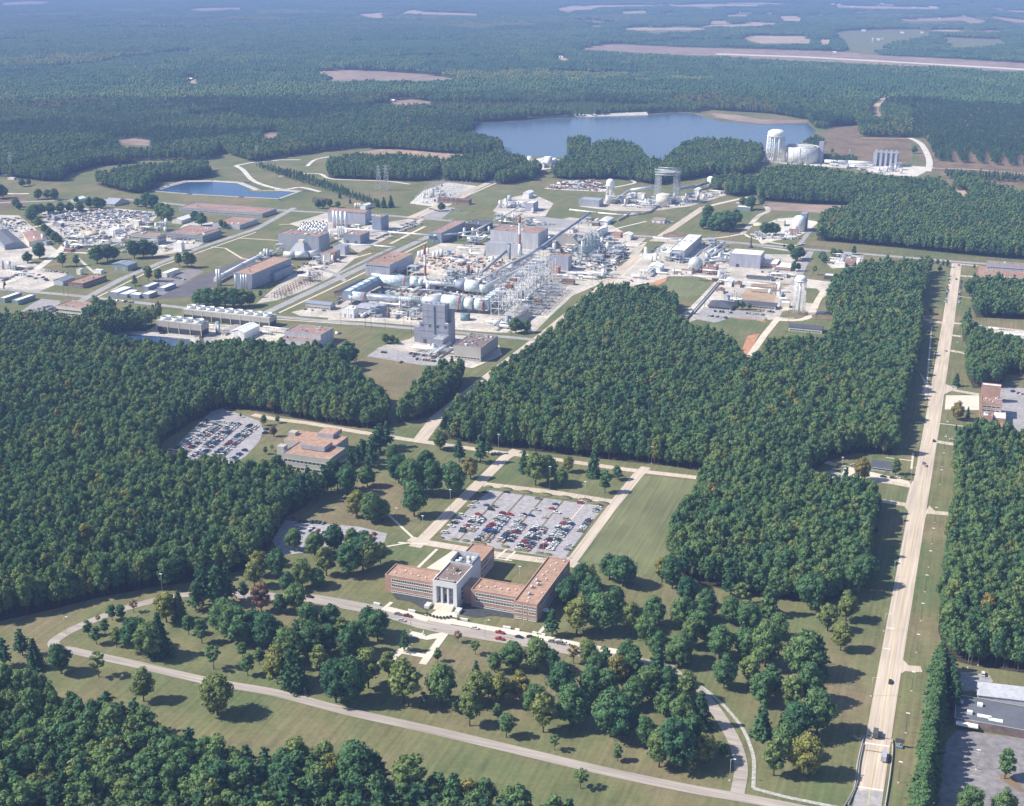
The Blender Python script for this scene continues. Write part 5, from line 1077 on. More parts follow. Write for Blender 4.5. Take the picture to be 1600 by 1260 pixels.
cooling_tower('shorter cooling tower with four white fan stacks beside the small pond', (315,527,508,246,326), 4)
# substations
def yard(label, pa, pb, pc, nx, ny, h, m):
    a, b, c = G(*pa), G(*pb), G(*pc); u, v = b-a, c-a; o = empty('switchyard', a); tag(o, label, 'switchyard'); g = random.Random(int(a.x))
    for i in range(nx+1):
        f = MB(); q = u*(i/nx)
        for j in range(ny+1): p = q+v*(j/ny); f.tube((p.x, p.y, -.2), (p.x, p.y, h*g.uniform(.8, 1.1)), .22, 4, caps=False)
        e = q+v; f.tube((q.x, q.y, h*.8), (e.x, e.y, h*.8), .22, 4); f.build('gantry', m, o)
    for j in range(0, ny+1):
        f = MB(); q = v*(j/ny); e = q+u; f.tube((q.x, q.y, h*.78), (e.x, e.y, h*.78), .16, 4); f.build('busbar', m, o)
    for k in range(nx*2):
        p = u*g.random()+v*g.random(); MB().box(p.x-1.4, p.x+1.4, p.y-1, p.y+1, -.1, g.uniform(2, 4)).build('transformer', g.choice(['galvanised', 'pale_grey_metal', 'dark_metal']), o)
yard('grey switchyard of thin steel gantries north of the plant', (648,318), (712,320), (676,291), 9, 9, 12, 'galvanised')
yard('rusty transformer yard along the orange roofed test hall', (424,466), (440,468), (489,432), 3, 16, 7, 'rust')
yard('small switchyard with red frames left of the tower', (610,497), (652,500), (640,477), 5, 5, 6, 'galvanised')
# lattice masts
def pylon(label, px, pyb, pyt):
    g = G(px, pyb); h = height_at(g, pyt); o = empty('lattice_pylon', g); tag(o, label, 'pylon'); m = MB(); w0, w1 = h*.11, h*.02
    for sx_, sy_ in ((-1, -1), (1, -1), (1, 1), (-1, 1)): m.tube((sx_*w0, sy_*w0, -.3), (sx_*w1, sy_*w1, h), .35, 4, caps=False)
    m.build('leg', 'galvanised', o); b = MB(); n = 8
    for k in range(n):
        z0_, z1_ = h*k/n, h*(k+1)/n; a0, a1 = w0+(w1-w0)*k/n, w0+(w1-w0)*(k+1)/n
        for (p, q_) in (((-1, -1), (1, -1)), ((1, -1), (1, 1)), ((1, 1), (-1, 1)), ((-1, 1), (-1, -1))): b.tube((p[0]*a0, p[1]*a0, z0_), (q_[0]*a1, q_[1]*a1, z1_), .2, 4, caps=False)
    b.build('brace', 'galvanised', o)
    for z in (.72, .84, .96): MB().box(-h*.13, h*.13, -.3, .3, h*z, h*z+.5, bottom=True).build('cross_arm', 'galvanised', o)
pylon('lattice pylon at the far left by the north wood', 18.5, 272, 238); pylon('left lattice pylon on the north meadow', 592, 296, 259); pylon('right lattice pylon on the north meadow', 604, 298, 258)
pylon('lattice pylon above the hedge north of the plant', 236, 245, 220); pylon('lattice pylon beside the track fork', 402, 250, 228); pylon('lattice pylon by the lake side fields', 1327, 245, 232)
# ---- smaller plant equipment, each its own thing
def clutter(region, n, seed, where, big=1.0, pal=('white_metal', 'pipe_silver', 'galvanised', 'grey_metal', 'cream_metal', 'pipe_teal', 'rust')):
    g = random.Random(seed); xs = [p[0] for p in region]; ys = [p[1] for p in region]; k = 0; t = 0
    CN = {'white_metal': 'white', 'pipe_silver': 'silver', 'galvanised': 'grey', 'grey_metal': 'dull grey', 'cream_metal': 'cream', 'pipe_teal': 'teal', 'rust': 'rusty', 'tunnel_skin': 'pale blue'}
    while k < n and t < n*40:
        t += 1; px, py = g.uniform(min(xs), max(xs)), g.uniform(min(ys), max(ys))
        if not bool(inside(np.array([px]), np.array([py]), region)[0]): continue
        k += 1; q = G(px, py); m = g.choice(pal); c = CN[m]; ty = g.random(); gp = 'plant equipment '+where
        if ty < .22: tank('vessel', f'upright {c} process vessel {where}', px, py, g.uniform(1.2, 2.6), g.uniform(5, 13), m, .5, group=gp)
        elif ty < .42:
            o = empty('drum_tank', q, g.choice([0, math.pi/2])); tag(o, f'horizontal {c} drum on saddles {where}', 'tank', gp); L, r_ = g.uniform(4, 9), g.uniform(1, 1.9)
            MB().lathe((-L, 0, r_+.8), [(.05, -r_*.5), (r_*.8, -r_*.25), (r_, 0), (r_, 2*L), (r_*.8, 2*L+r_*.25), (.05, 2*L+r_*.5)], 14, axis=(1, 0, 0)).build('shell', m, o)
            for s in (-.6, .6): MB().box(L*s-.4, L*s+.4, -r_*.8, r_*.8, -.1, 1.1).build('saddle', 'white_stone', o)
        elif ty < .62:
            o = empty('equipment_cabin', q, 0); tag(o, f'small {c} equipment cabin {where}', 'cabin', gp); a, b, h = g.uniform(1.8, 4.5)*big, g.uniform(1.5, 3)*big, g.uniform(2.4, 4)*(.5+.5*big)
            MB().box(-a, a, -b, b, -.1, h).build('body', m, o); MB().box(-a-.2, a+.2, -b-.2, b+.2, h+.003, h+.25).build('roof', g.choice(['white_roof', 'galvanised', 'brown_roof']), o); MB().box(-.6, .6, -b-.06, -b+.02, 0, 2.1).build('door', 'dark_metal', o)
        elif ty < .86:
            o = empty('pipe_run', q, g.choice([0, 0, math.pi/2])); tag(o, f'raised run of {c} pipes {where}', 'pipe', gp); L = g.uniform(8, 22); z = g.uniform(2.5, 6)
            for j in range(g.randint(2, 4)): MB().tube((-L, j*1.3, z), (L, j*1.3, z+g.uniform(-.4, .4)), g.uniform(.3, .6), 7).build('tube', g.choice(['white_metal', 'pipe_silver', m]), o)
            for j in range(4): x = -L+2*L*(j+.5)/4; f = MB(); f.tube((x, -.6, -.2), (x, -.6, z), .18, 4, caps=False); f.tube((x, 4.2, -.2), (x, 4.2, z), .18, 4, caps=False); f.box(x-.2, x+.2, -.8, 4.4, z-.9, z-.6, bottom=True); f.build('support', 'galvanised', o)
        else:
            o = empty('steel_platform', q, 0); tag(o, f'open {c} steel platform with machinery {where}', 'steel frame', gp); f = MB(); a, h = g.uniform(3, 6), g.uniform(6, 14)
            for sx_ in (-1, 1):
                for sy_ in (-1, 1): MB().tube((sx_*a, sy_*a, -.2), (sx_*a, sy_*a, h), .28, 4, caps=False).build('leg', m, o)
            for z in (h*.45, h*.95): MB().box(-a-.3, a+.3, -a-.3, a+.3, z, z+.3, bottom=True).build('deck', 'galvanised', o)
            MB().tube((0, 0, h*.45+.3), (0, 0, h*.9), a*.5, 10).build('machine', 'pipe_silver', o)
clutter([(600,480),(650,482),(654,500),(605,500)], 12, 1, 'in front of the ribbed tunnel tube')
clutter([(600,455),(690,455),(760,462),(750,450),(640,446)], 46, 2, 'inside the wind tunnel loop')
clutter([(700,440),(760,440),(755,425),(690,426)], 20, 3, 'behind the wind tunnel', pal=('white_metal', 'pipe_silver', 'rust', 'galvanised', 'cream_metal'))
clutter([(700,420),(790,415),(760,395),(700,400)], 16, 4, 'in the sandy yard', pal=('white_metal', 'cream_metal', 'grey_metal', 'rust'))
clutter([(845,405),(900,398),(960,402),(985,385),(950,375),(915,380),(880,390)], 52, 5, 'among the silver vessels right of the gallery')
clutter([(800,470),(850,440),(860,455),(830,480)], 20, 6, 'beside the steel trestle')
clutter([(1050,413),(1080,410),(1090,408),(1050,407)], 12, 7, 'in front of the tallest white hall', pal=('pipe_silver', 'galvanised', 'pipe_teal'))
clutter([(1100,412),(1135,414),(1138,395),(1110,385)], 26, 8, 'between the two white roofed halls', pal=('white_metal', 'pipe_silver', 'galvanised'))
clutter([(965,323),(1010,326),(1060,324),(1060,316),(970,315)], 24, 9, 'at the foot of the steel headframe', pal=('white_metal', 'pipe_silver', 'pipe_teal', 'rust'))
clutter([(775,328),(835,334),(830,326),(785,318)], 18, 10, 'in the north process unit', pal=('white_metal', 'pipe_silver', 'galvanised'))
clutter([(510,382),(560,372),(600,366),(560,362),(515,370)], 16, 11, 'between the grey test halls', pal=('white_metal', 'pipe_silver', 'grey_metal'))
clutter([(400,412),(435,402),(440,394),(410,402)], 12, 12, 'behind the orange roofed test hall', pal=('white_metal', 'pipe_silver', 'galvanised'))
clutter([(655,552),(690,556),(700,548),(660,545)], 9, 13, 'at the foot of the stepped tower', pal=('white_metal', 'cream_metal', 'galvanised'))
clutter([(1355,272),(1420,272),(1430,264),(1370,263)], 16, 14, 'below the block with fins', pal=('white_metal', 'pipe_silver', 'galvanised'))
clutter([(150,372),(200,376),(200,362),(160,360)], 10, 15, 'in the white yard', pal=('white_metal', 'cream_metal'))
clutter([(560,497),(600,498),(600,490),(570,490)], 8, 16, 'beside the lilac roofed shed', pal=('white_metal', 'galvanised', 'grey_metal'))
clutter([(770,515),(800,512),(800,500),(775,505)], 7, 17, 'in the yard behind the laboratory', pal=('white_metal', 'grey_metal'))
for k, (rg, n_, wh) in enumerate((([(100,372),(200,382),(205,396),(150,398),(110,384)], 14, 'in the south of the white yard'), ([(205,345),(262,348),(265,366),(225,366)], 12, 'between the scrap yard and the trees'), ([(0,415),(55,418),(50,430),(0,440)], 8, 'in the yard at the left edge'), ([(455,458),(505,425),(540,402),(500,415)], 10, 'by the rusty transformer yard'),
      ([(1180,442),(1235,456),(1225,474),(1185,462)], 8, 'behind the hipped office'), ([(1195,424),(1246,428),(1240,438),(1200,436)], 8, 'before the red brick annexes'), ([(1180,374),(1246,376),(1240,364),(1190,362)], 12, 'around the round fronted hangar'), ([(1060,322),(1128,306),(1126,300),(1068,312)], 16, 'right of the steel headframe'),
      ([(770,345),(850,346),(842,358),(765,356)], 10, 'on the lot behind the big pale hall'), ([(724,392),(766,394),(764,372),(730,366)], 14, 'left of the big pale hall'), ([(575,432),(640,442),(655,432),(650,420)], 8, 'right of the hall with the window slot'), ([(845,392),(868,392),(868,378),(850,372)], 12, 'under the inclined gallery'),
      ([(1000,412),(1046,414),(1046,404),(1006,400)], 10, 'left of the tallest white hall'), ([(985,440),(1040,432),(1075,428),(1000,425)], 10, 'on the open yard west of the silver sphere'), ([(880,445),(950,440),(945,428),(890,430)], 12, 'on the yard right of the lilac white block'), ([(1024,318),(1060,318),(1058,310),(1026,310)], 14, 'below the steel headframe'), ([(300,512),(440,522),(430,530),(330,528)], 8, 'between the cooling towers'),
      ([(655,312),(705,316),(700,300),(680,296)], 10, 'in the north switchyard'), ([(1290,412),(1345,418),(1340,405),(1300,402)], 8, 'by the orange roofed office'), ([(500,352),(580,358),(600,345),(582,338)], 10, 'around the silver towers'))):
    clutter(rg, n_, 40+k, wh, pal=('white_metal', 'white_metal', 'cream_metal', 'galvanised', 'grey_metal', 'pipe_silver'))
for k, (rg, n_, wh) in enumerate((([(905,420),(950,424),(985,392),(960,388)], 14, 'beside the avenue right of the vessels'), ([(885,365),(935,358),(955,345),(900,342)], 12, 'around the foot of the inclined gallery'), ([(690,372),(765,378),(770,362),(735,362)], 10, 'between the rear halls'), ([(455,402),(515,418),(560,398),(520,398)], 10, 'by the pale block at the fork'),
      ([(60,380),(100,395),(140,392),(110,384)], 8, 'beside the track of the west yards'), ([(200,392),(260,398),(280,385),(250,384)], 10, 'in front of the boiler house'), ([(1045,425),(1085,428),(1130,432),(1120,425)], 8, 'around the silver sphere'), ([(1100,440),(1135,446),(1128,436)], 6, 'beside the upper pipeline'), ([(1130,478),(1180,478),(1165,470),(1140,472)], 6, 'behind the slate wing'),
      ([(790,380),(850,372),(845,360),(775,360)], 10, 'behind the red and white stack'), ([(940,318),(975,322),(985,312),(955,308)], 10, 'right of the thick based water tower'), ([(1290,262),(1350,268),(1352,262),(1300,258)], 10, 'along the far white pipe rack'), ([(830,260),(880,256),(860,250)], 5, 'in the white tank yard'), ([(0,362),(30,366),(60,384),(36,366)], 6, 'between the west warehouses'), ([(600,452),(650,462),(700,458),(660,446)], 16, 'at the centre of the wind tunnel loop'))):
    clutter(rg, n_, 80+k, wh, big=1.7, pal=('white_metal', 'cream_metal', 'galvanised', 'grey_metal', 'pipe_silver', 'rust'))
# scrap and stored goods nobody could count
def scrap(name, region, n, seed, pal, smin=.8, smax=3.2):
    g = random.Random(seed); xs = [p[0] for p in region]; ys = [p[1] for p in region]; mb = MB(); k = 0
    while k < n:
        px, py = g.uniform(min(xs), max(xs)), g.uniform(min(ys), max(ys))
        if not bool(inside(np.array([px]), np.array([py]), region)[0]): continue
        k += 1; q = G(px, py); a, b, h = g.uniform(smin, smax), g.uniform(.5, 1.5), g.uniform(.5, 2.4); mb.cur = g.randrange(len(pal)); t = g.uniform(0, 3.14); n0 = len(mb.v)
        if g.random() < .25: mb.tube((-a, 0, b), (a, 0, b), b*.8, 7)
        else: mb.box(-a, a, -b, b, 0, h)
        c, s = math.cos(t), math.sin(t); mb.v[n0:] = [(q.x+x*c-y*s, q.y+x*s+y*c, z) for x, y, z in mb.v[n0:]]
    o = mb.build(name, list(pal), None); o['kind'] = 'stuff'
SP = ['grey_metal', 'white_metal', 'dark_metal', 'rust', 'galvanised', 'blue_grey_metal', 'cream_metal', 'dark_metal']
scrap('scrap_yard', [(75,345),(75,333),(105,328),(180,328),(248,334),(230,343),(190,347),(120,347)], 620, 1, SP, 1, 4.5)
scrap('scrap_yard', [(80,352),(235,344),(205,372),(170,380),(140,384),(105,372)], 240, 11, SP, 1, 3.5)
scrap('scrap_yard', [(852,294),(880,284),(930,281),(948,292),(940,299),(880,296)], 300, 2, ['rust', 'brick_dark', 'white_metal', 'dark_metal', 'galvanised', 'rust'], 2, 6)
scrap('stored_goods', [(-20,345),(30,340),(55,362),(40,364),(10,362),(-20,362)], 160, 3, SP, 1, 3)
scrap('stored_goods', [(100,372),(150,378),(170,372),(120,366)], 50, 4, SP, 1, 3)
scrap('stored_goods', [(650,420),(760,425),(800,412),(700,395),(655,400)], 220, 5, ['rust', 'white_metal', 'cream_wall', 'galvanised', 'brick'], 1, 4)
scrap('stored_goods', [(560,474),(740,484),(770,480),(830,440),(900,400),(880,395),(760,430),(640,442),(590,452)], 640, 6, ['pipe_silver', 'white_metal', 'galvanised', 'pipe_teal', 'grey_metal', 'rust'], 1, 4)
scrap('stored_goods', [(850,415),(960,425),(985,390),(950,380),(900,385)], 420, 7, ['pipe_silver', 'white_metal', 'galvanised', 'pipe_teal', 'rust', 'dark_metal'], 1, 4)
scrap('stored_goods', [(970,322),(1075,322),(1075,312),(980,312)], 300, 8, ['pipe_silver', 'white_metal', 'galvanised', 'pipe_teal', 'rust'], 1, 4)
for k, (a, b, s) in enumerate(((142, 366, 5), (128, 368, 4), (1185, 352, 4), (735, 545, 3))):
    q = empty('sand_heap', G(a, b)); tag(q, ['large pale sand heap in the white yard', 'smaller sand heap left of the large one in the white yard', 'sand heap left of the ramp building by the hangar', 'small gravel heap right of the stepped tower'][k], 'heap'); MB().lathe((0, 0, 0), [(s*2.4, -.1), (s*1.5, s*.5), (s*.6, s*.9), (.05, s)], 14).build('heap', 'sand_heap', q)
VG = random.Random(8)
# far farm buildings and village
for k, (a, b, wd, h, m) in enumerate([(1270,57,22,9,'white_roof'),(1278,60,16,8,'white_roof'),(1262,54,30,7,'white_roof'),(1290,54,18,8,'white_roof'),(1300,50,14,8,'brown_roof'),(1285,62,20,7,'white_roof'),(1363,66,7,16,'white_metal'),(1372,64,14,8,'white_roof'),(1378,62,16,8,'brown_roof'),(1349,50,22,9,'white_roof'),(1409,53,20,8,'white_roof'),(1440,53,16,8,'white_roof'),(1304,84,14,7,'white_roof'),
        (1225,24,26,9,'white_roof'),(1245,23,22,8,'brown_roof'),(1233,15,60,10,'white_roof'),(1285,5,50,9,'white_roof'),(1300,8,40,9,'white_roof'),(1370,10,40,10,'white_roof'),(1455,10,70,10,'white_roof'),(1460,13,40,9,'white_roof'),(1427,13,30,9,'white_roof'),(1106,24,30,9,'white_roof'),(985,29,20,8,'white_roof'),(1060,8,30,9,'white_roof'),(1330,12,30,9,'white_roof'),(1150,14,40,9,'white_roof'),(1210,19,30,8,'white_roof'),(295,126,20,7,'white_roof'),(288,127,16,6,'white_roof'),(870,91,24,7,'white_roof'),(880,92,20,7,'white_roof'),(612,160,14,6,'white_roof'),(500,118,14,7,'white_roof')]+[(VG.uniform(1180, 1480), VG.uniform(6, 17), VG.uniform(18, 40), 9, VG.choice(['white_roof', 'white_roof', 'brown_roof'])) for _ in range(26)]+[(VG.uniform(880, 1600), VG.uniform(18, 46), VG.uniform(12, 24), 8, 'white_roof') for _ in range(16)]):
    q = G(a, b); wn = 'right of the far green farm field' if a > 1400 else 'around the far farm fields' if b > 40 and a > 1000 else 'in the far village on the skyline' if a > 900 and b < 40 else 'in a clearing of the far forest'
    bld('farm_building', f'tiny pale {"round topped silo" if wd == 7 else "building with "+("brown" if m == "brown_roof" else "white")+" roof"} {wn}', [q.x-wd/2, q.x+wd/2, q.y, q.y+14, h], 'cream_wall', m, kind='gable', ridge='x', group='far buildings '+wn)
# ---------------------------------------------------------------- vehicles
def car_mesh(kind, colour):
    mb = MB(); L, W = {'sedan': (4.8, 1.8), 'pickup': (5.5, 1.95), 'van': (5.0, 1.95)}[kind]; a, b = L/2, W/2
    prof = {'sedan': [(-a, .3), (a, .3), (a, .68), (a-.25, .82), (a-1.45, .92), (-a+1.0, .95), (-a+.05, .85)],
            'pickup': [(-a, .42), (a, .42), (a, .95), (a-1.5, 1.1), (-a+.02, 1.05)], 'van': [(-a, .35), (a, .35), (a, .85), (a-.9, 1.05), (-a+.1, 1.1)]}[kind]
    n = len(prof)
    for i in range(n):
        p, q = prof[i], prof[(i+1) % n]; mb.face([(p[0], -b, p[1]), (q[0], -b, q[1]), (q[0], b, q[1]), (p[0], b, p[1])][::-1])
    mb.face([(p[0], -b, p[1]) for p in prof]); mb.face([(p[0], b, p[1]) for p in prof][::-1])
    x0, x1, zt, zb = {'sedan': (-a+.75, a-1.35, 1.42, .90), 'pickup': (-a+2.0, a-1.5, 1.78, 1.06), 'van': (-a+.15, a-1.0, 1.78, 1.04)}[kind]; k = .42; bb = b-.18
    B = [(x0, -b+.04, zb), (x1, -b+.04, zb), (x1, b-.04, zb), (x0, b-.04, zb)]; T = [(x0+k*(.35 if kind == 'van' else 1), -bb, zt), (x1-k*1.25, -bb, zt), (x1-k*1.25, bb, zt), (x0+k*(.35 if kind == 'van' else 1), bb, zt)]
    mb.cur = 1
    for i in range(4): mb.face([B[i], B[(i+1) % 4], T[(i+1) % 4], T[i]])
    mb.cur = 0; mb.face([(x, y, z+.02) for x, y, z in T]); mb.cur = 2
    for x in (-a+.85, a-.9):
        for s in (-1, 1): mb.tube((x, s*(b-.2), .33), (x, s*(b+.02), .33), .33, 9)
    return mb.mesh('car_body', ['car_'+colour, 'glass', 'rubber'])
CARS = {}
N_CARS = [0]; EXTRA = []
def car(x, y, rz, kind, colour, label, group):
    key = (kind, colour)
    if key not in CARS: CARS[key] = car_mesh(kind, colour)
    N_CARS[0] += 1
    o = bpy.data.objects.new({'sedan': 'car', 'pickup': 'pickup_truck', 'van': 'van'}[kind], CARS[key]); COL.objects.link(o); o.location = (x, y, .2); o.rotation_euler = (0, 0, rz); tag(o, label, {'sedan': 'car', 'pickup': 'pickup', 'van': 'van'}[kind], group); return o
CW = (['white']*19+['silver']*15+['grey']*12+['black']*10+['red']*6+['maroon']*5+['blue']*6+['navy']*8+['green']*8+['tan']*4)
CG = random.Random(77)
def pick():
    return CG.choices(['sedan', 'pickup', 'van'], [.62, .2, .18])[0], CG.choice(CW)
def row(p0, p1, spans, where, group, both=True, own=True, pitch=2.75, along=False):
    """cars in a line of stalls from p0 to p1 (photo pixels), spans = [(from, to, share filled)]"""
    a, b = G(*p0), G(*p1); d = b-a; L = d.length; d.normalize(); s = Vector((d.y, -d.x, 0)); rz = math.atan2(d.y, d.x) if along else math.atan2(s.y, s.x)
    for side in ((-1, 1) if both else (1,)):
        for k in range(int(L/pitch)):
            t = k*pitch/L
            for f0, f1, sh in spans:
                if f0 <= t < f1 and CG.random() < sh:
                    q = a+d*(k+.5)*pitch+s*side*(2.75 if both else 0)+d*CG.uniform(-.12, .12); kd, cl = pick(); nose = rz+(math.pi if CG.random() < .5 else 0)+CG.uniform(-.03, .03)
                    if own: car(q.x, q.y, nose, kd, cl, f'{cl} {dict(sedan="car", pickup="pickup truck", van="van")[kd]} {where}', group)
                    else: EXTRA.append((q.x, q.y, nose, kd, cl))
Zl = lambda L: [(640+x/5, 740+y/5) for x, y in L]
ORD = ['first', 'second', 'third', 'fourth', 'fifth', 'sixth', 'seventh']
FL = [((255,485),(615,130),[(0,.06,.6),(.1,.25,.5),(.25,.45,.75),(.5,.62,.5),(.62,.72,.7),(.85,1,.7)],False),((385,520),(740,140),[(.0,.1,.25),(.1,.42,.85),(.42,.62,.22),(.62,.8,.35),(.9,1,.2)],True),
      ((545,550),(895,165),[(.02,.52,.92),(.52,.6,.3)],True),((720,560),(1045,190),[(.02,.38,.9),(.38,.6,.3),(.6,.95,.12)],True),((880,600),(1205,205),[(.0,.44,.92),(.44,.6,.35),(.6,.95,.15)],True),
      ((1060,600),(1385,215),[(.0,.52,.94),(.52,.66,.3),(.9,1,.4)],True),((1215,620),(1490,245),[(.0,.1,.7),(.15,.3,.4),(.38,.68,.72),(.8,1,.7)],False)]
for i, (a, b, sp_, bo) in enumerate(FL):
    A, B = Zl([a, b]); row(A, B, sp_, f'in the {ORD[i]} row of the square car park', 'cars in the square car park', both=bo)
    if bo: road('median', [A, B], 1.1, 'brown_grass' if i != 5 else 'concrete_walk', .20)
for i, (x, y) in enumerate(Zl([(755,125),(908,147),(1062,167),(1215,190),(1370,210),(1510,235),(355,518),(515,543),(570,552),(750,575),(850,598),(905,605),(1020,625),(1080,635),(440,528),(240,505),(620,105)])):
    q = G(x, y); o = MB().lathe((0, 0, 0), [(5.2 if i < 6 else 3.2, 0), (5.0 if i < 6 else 3.0, .32), (.1, .4)], 18).build('planted_island', 'grass', None, (q.x, q.y, .1)); o.scale = (1, .62, 1); o['kind'] = 'structure'
for e in ([(212,500),(590,118)], [(1232,650),(1540,245)]):
    A, B = Zl(e); road('verge', [A, B], 2.2, 'grass', .20)
for side, n in ((0, 0),):
    sm = MB()
    for i, (a, b, sp_, bo) in enumerate(FL):
        A, B = Zl([a, b]); p0, p1 = G(*A), G(*B); d = p1-p0; L = d.length; d.normalize(); s = Vector((d.y, -d.x, 0))
        for k in range(int(L/2.75)+1):
            q = p0+d*k*2.75
            for sd in ((-1, 1) if bo else (0,)):
                u, v = (q+s*sd*.7, q+s*sd*5.3) if sd else (q-s*2.6, q+s*2.6); w_ = d*.07; sm.face([(p.x, p.y, .205) for p in (u-w_, v-w_, v+w_, u+w_)][::1 if sd >= 0 else -1])
    o = sm.build('stall_lines', 'paint_white'); o['kind'] = 'structure'
ZF_ = lambda L: [(200+x/4, 600+y/4) for x, y in L]
for i, (a, b, sp_, bo) in enumerate([((215,450),(450,318),[(.0,.25,.6),(.25,1,.85)],False),((300,460),(585,240),[(0,.75,.85),(.75,1,.7)],True),((400,480),(680,245),[(0,.95,.88)],True),((500,500),(790,260),[(0,.98,.88)],True),((640,485),(735,415),[(0,1,.6)],False),((430,285),(510,215),[(0,1,.6)],False),((835,360),(870,280),[(0,1,.4)],False)]):
    A, B = ZF_([a, b]); row(A, B, sp_, f'in the {ORD[i]} row of the bean shaped car park', 'cars in the bean shaped car park', both=bo, own=(i < 4 and N_CARS[0] < 265))
def one(px, py, rz, kind, cl, where): q = G(px, py); return car(q.x, q.y, rz, kind, cl, f'{cl} {dict(sedan="car", pickup="pickup truck", van="van")[kind]} {where}', 'cars on the roads')
for px, py, kd, cl, wh in ((622,961,'sedan','grey','leftmost on the street before the head office'),(637,964,'pickup','maroon','behind the grey car on the street before the head office'),(628,971,'sedan','silver','at the south kerb near the dark lamp post'),(742,983,'sedan','white','alone on the street right of the portal'),(781,990,'pickup','red','nearer the head office of two on the street'),(781,1000,'pickup','red','at the south kerb of two on the street'),
                           (811,997,'sedan','navy','right of the two red pickups'),(829,997,'sedan','black','half under a tree on the street'),(863,1004,'sedan','grey','at the right part of the front street'),(876,1007,'van','grey','beside another at the right part of the front street'),(883,1007,'sedan','white','behind the grey van on the front street'),(945,1023,'van','white','at the far right end of the front street'),(484,934,'sedan','black','on the loop road left of the head office')):
    one(px, py, -.0 if kd != 'pickup' else math.pi, kd, cl, wh)
for px, py, kd, cl, wh in ((1391,1067,'sedan','black','alone on the straight road near the conifer row'),(1459,690,'sedan','black','on the straight road near the brick building'),(1477,549,'van','white','on the upper straight road'),(1443,725,'sedan','grey','first of a pair on the middle straight road'),(1446,729,'sedan','tan','second of a pair on the middle straight road'),(1498,415,'sedan','black','at the top junction of the straight road'),(1494,437,'sedan','navy','near the top of the straight road')):
    one(px, py, math.pi/2, kd, cl, wh)
def truck(label, px, py, boxc, cab, L=7.0):
    q = G(px, py); o = empty('box_truck', (q.x, q.y, .2)); tag(o, label, 'truck')
    MB().box(-1.25, 1.25, -L/2, L*.22, .9, 3.5, bottom=True).build('cargo_box', boxc, o); MB().box(-1.1, 1.1, L*.24, L/2, .5, 2.3, bottom=True).build('cab', cab, o); MB().box(-1.0, 1.0, L/2-.3, L/2+.02, 1.5, 2.2).build('windscreen', 'glass', o)
    for y in (-L*.32, L*.36):
        for s in (-1, 1): MB().tube((s*1.0, y, .5), (s*1.3, y, .5), .5, 10).build('wheel', 'rubber', o)
truck('grey box truck with a flat load crossing the rumble strips', 1368, 1150, 'dark_metal', 'grey_metal', 7.5); truck('pale blue van bodied truck at the lower rumble strip', 1381, 1186, 'lilac_metal', 'lilac_metal', 8)
for px, py, kd, cl, wh in ((1536,1055,'van','white','parked behind the pale metal shed'),(1391,602,'sedan','white','unused')): 
    if wh != 'unused': one(px, py, math.pi/2, kd, cl, wh)
one(1491, 606, 0, 'sedan', 'white', 'turning in beside the dark conifer across the road')
for k, (x, y, kd, cl) in enumerate(((1035,850,'pickup','red'),(1075,862,'sedan','black'),(1105,864,'sedan','black'),(1150,868,'sedan','navy'),(1175,868,'sedan','black'),(1195,870,'sedan','green'),(1220,874,'sedan','grey'),(1130,920,'sedan','white'),(1150,905,'sedan','white'),(1190,925,'van','maroon'),(1212,930,'sedan','white'),(1535,945,'pickup','red'),(1530,970,'van','white'),(1050,900,'sedan','white'),(1075,905,'sedan','silver'))):
    p = ZF_([(x, y)])[0]; q = G(*p); car(q.x, q.y, math.pi/2+.1, kd, cl, f'{cl} {dict(sedan="car", pickup="pickup truck", van="van")[kd]} in the small car park under the west trees', 'cars in the small car park')
for k, (px, py, cl) in enumerate(((1303,744,'black'),(1305,749,'silver'),(1326,748,'grey'),(1325,756,'maroon'),(1380,746,'black'),(1395,748,'black'),(1402,748,'white'),(1320,731,'white'),(1334,728,'silver'),(1488,688,'white'),(1492,688,'black'))):
    q = G(px, py); car(q.x, q.y, .1, 'sedan', cl, f'{cl} car beside the small slate roofed office', 'cars by the slate roofed office')
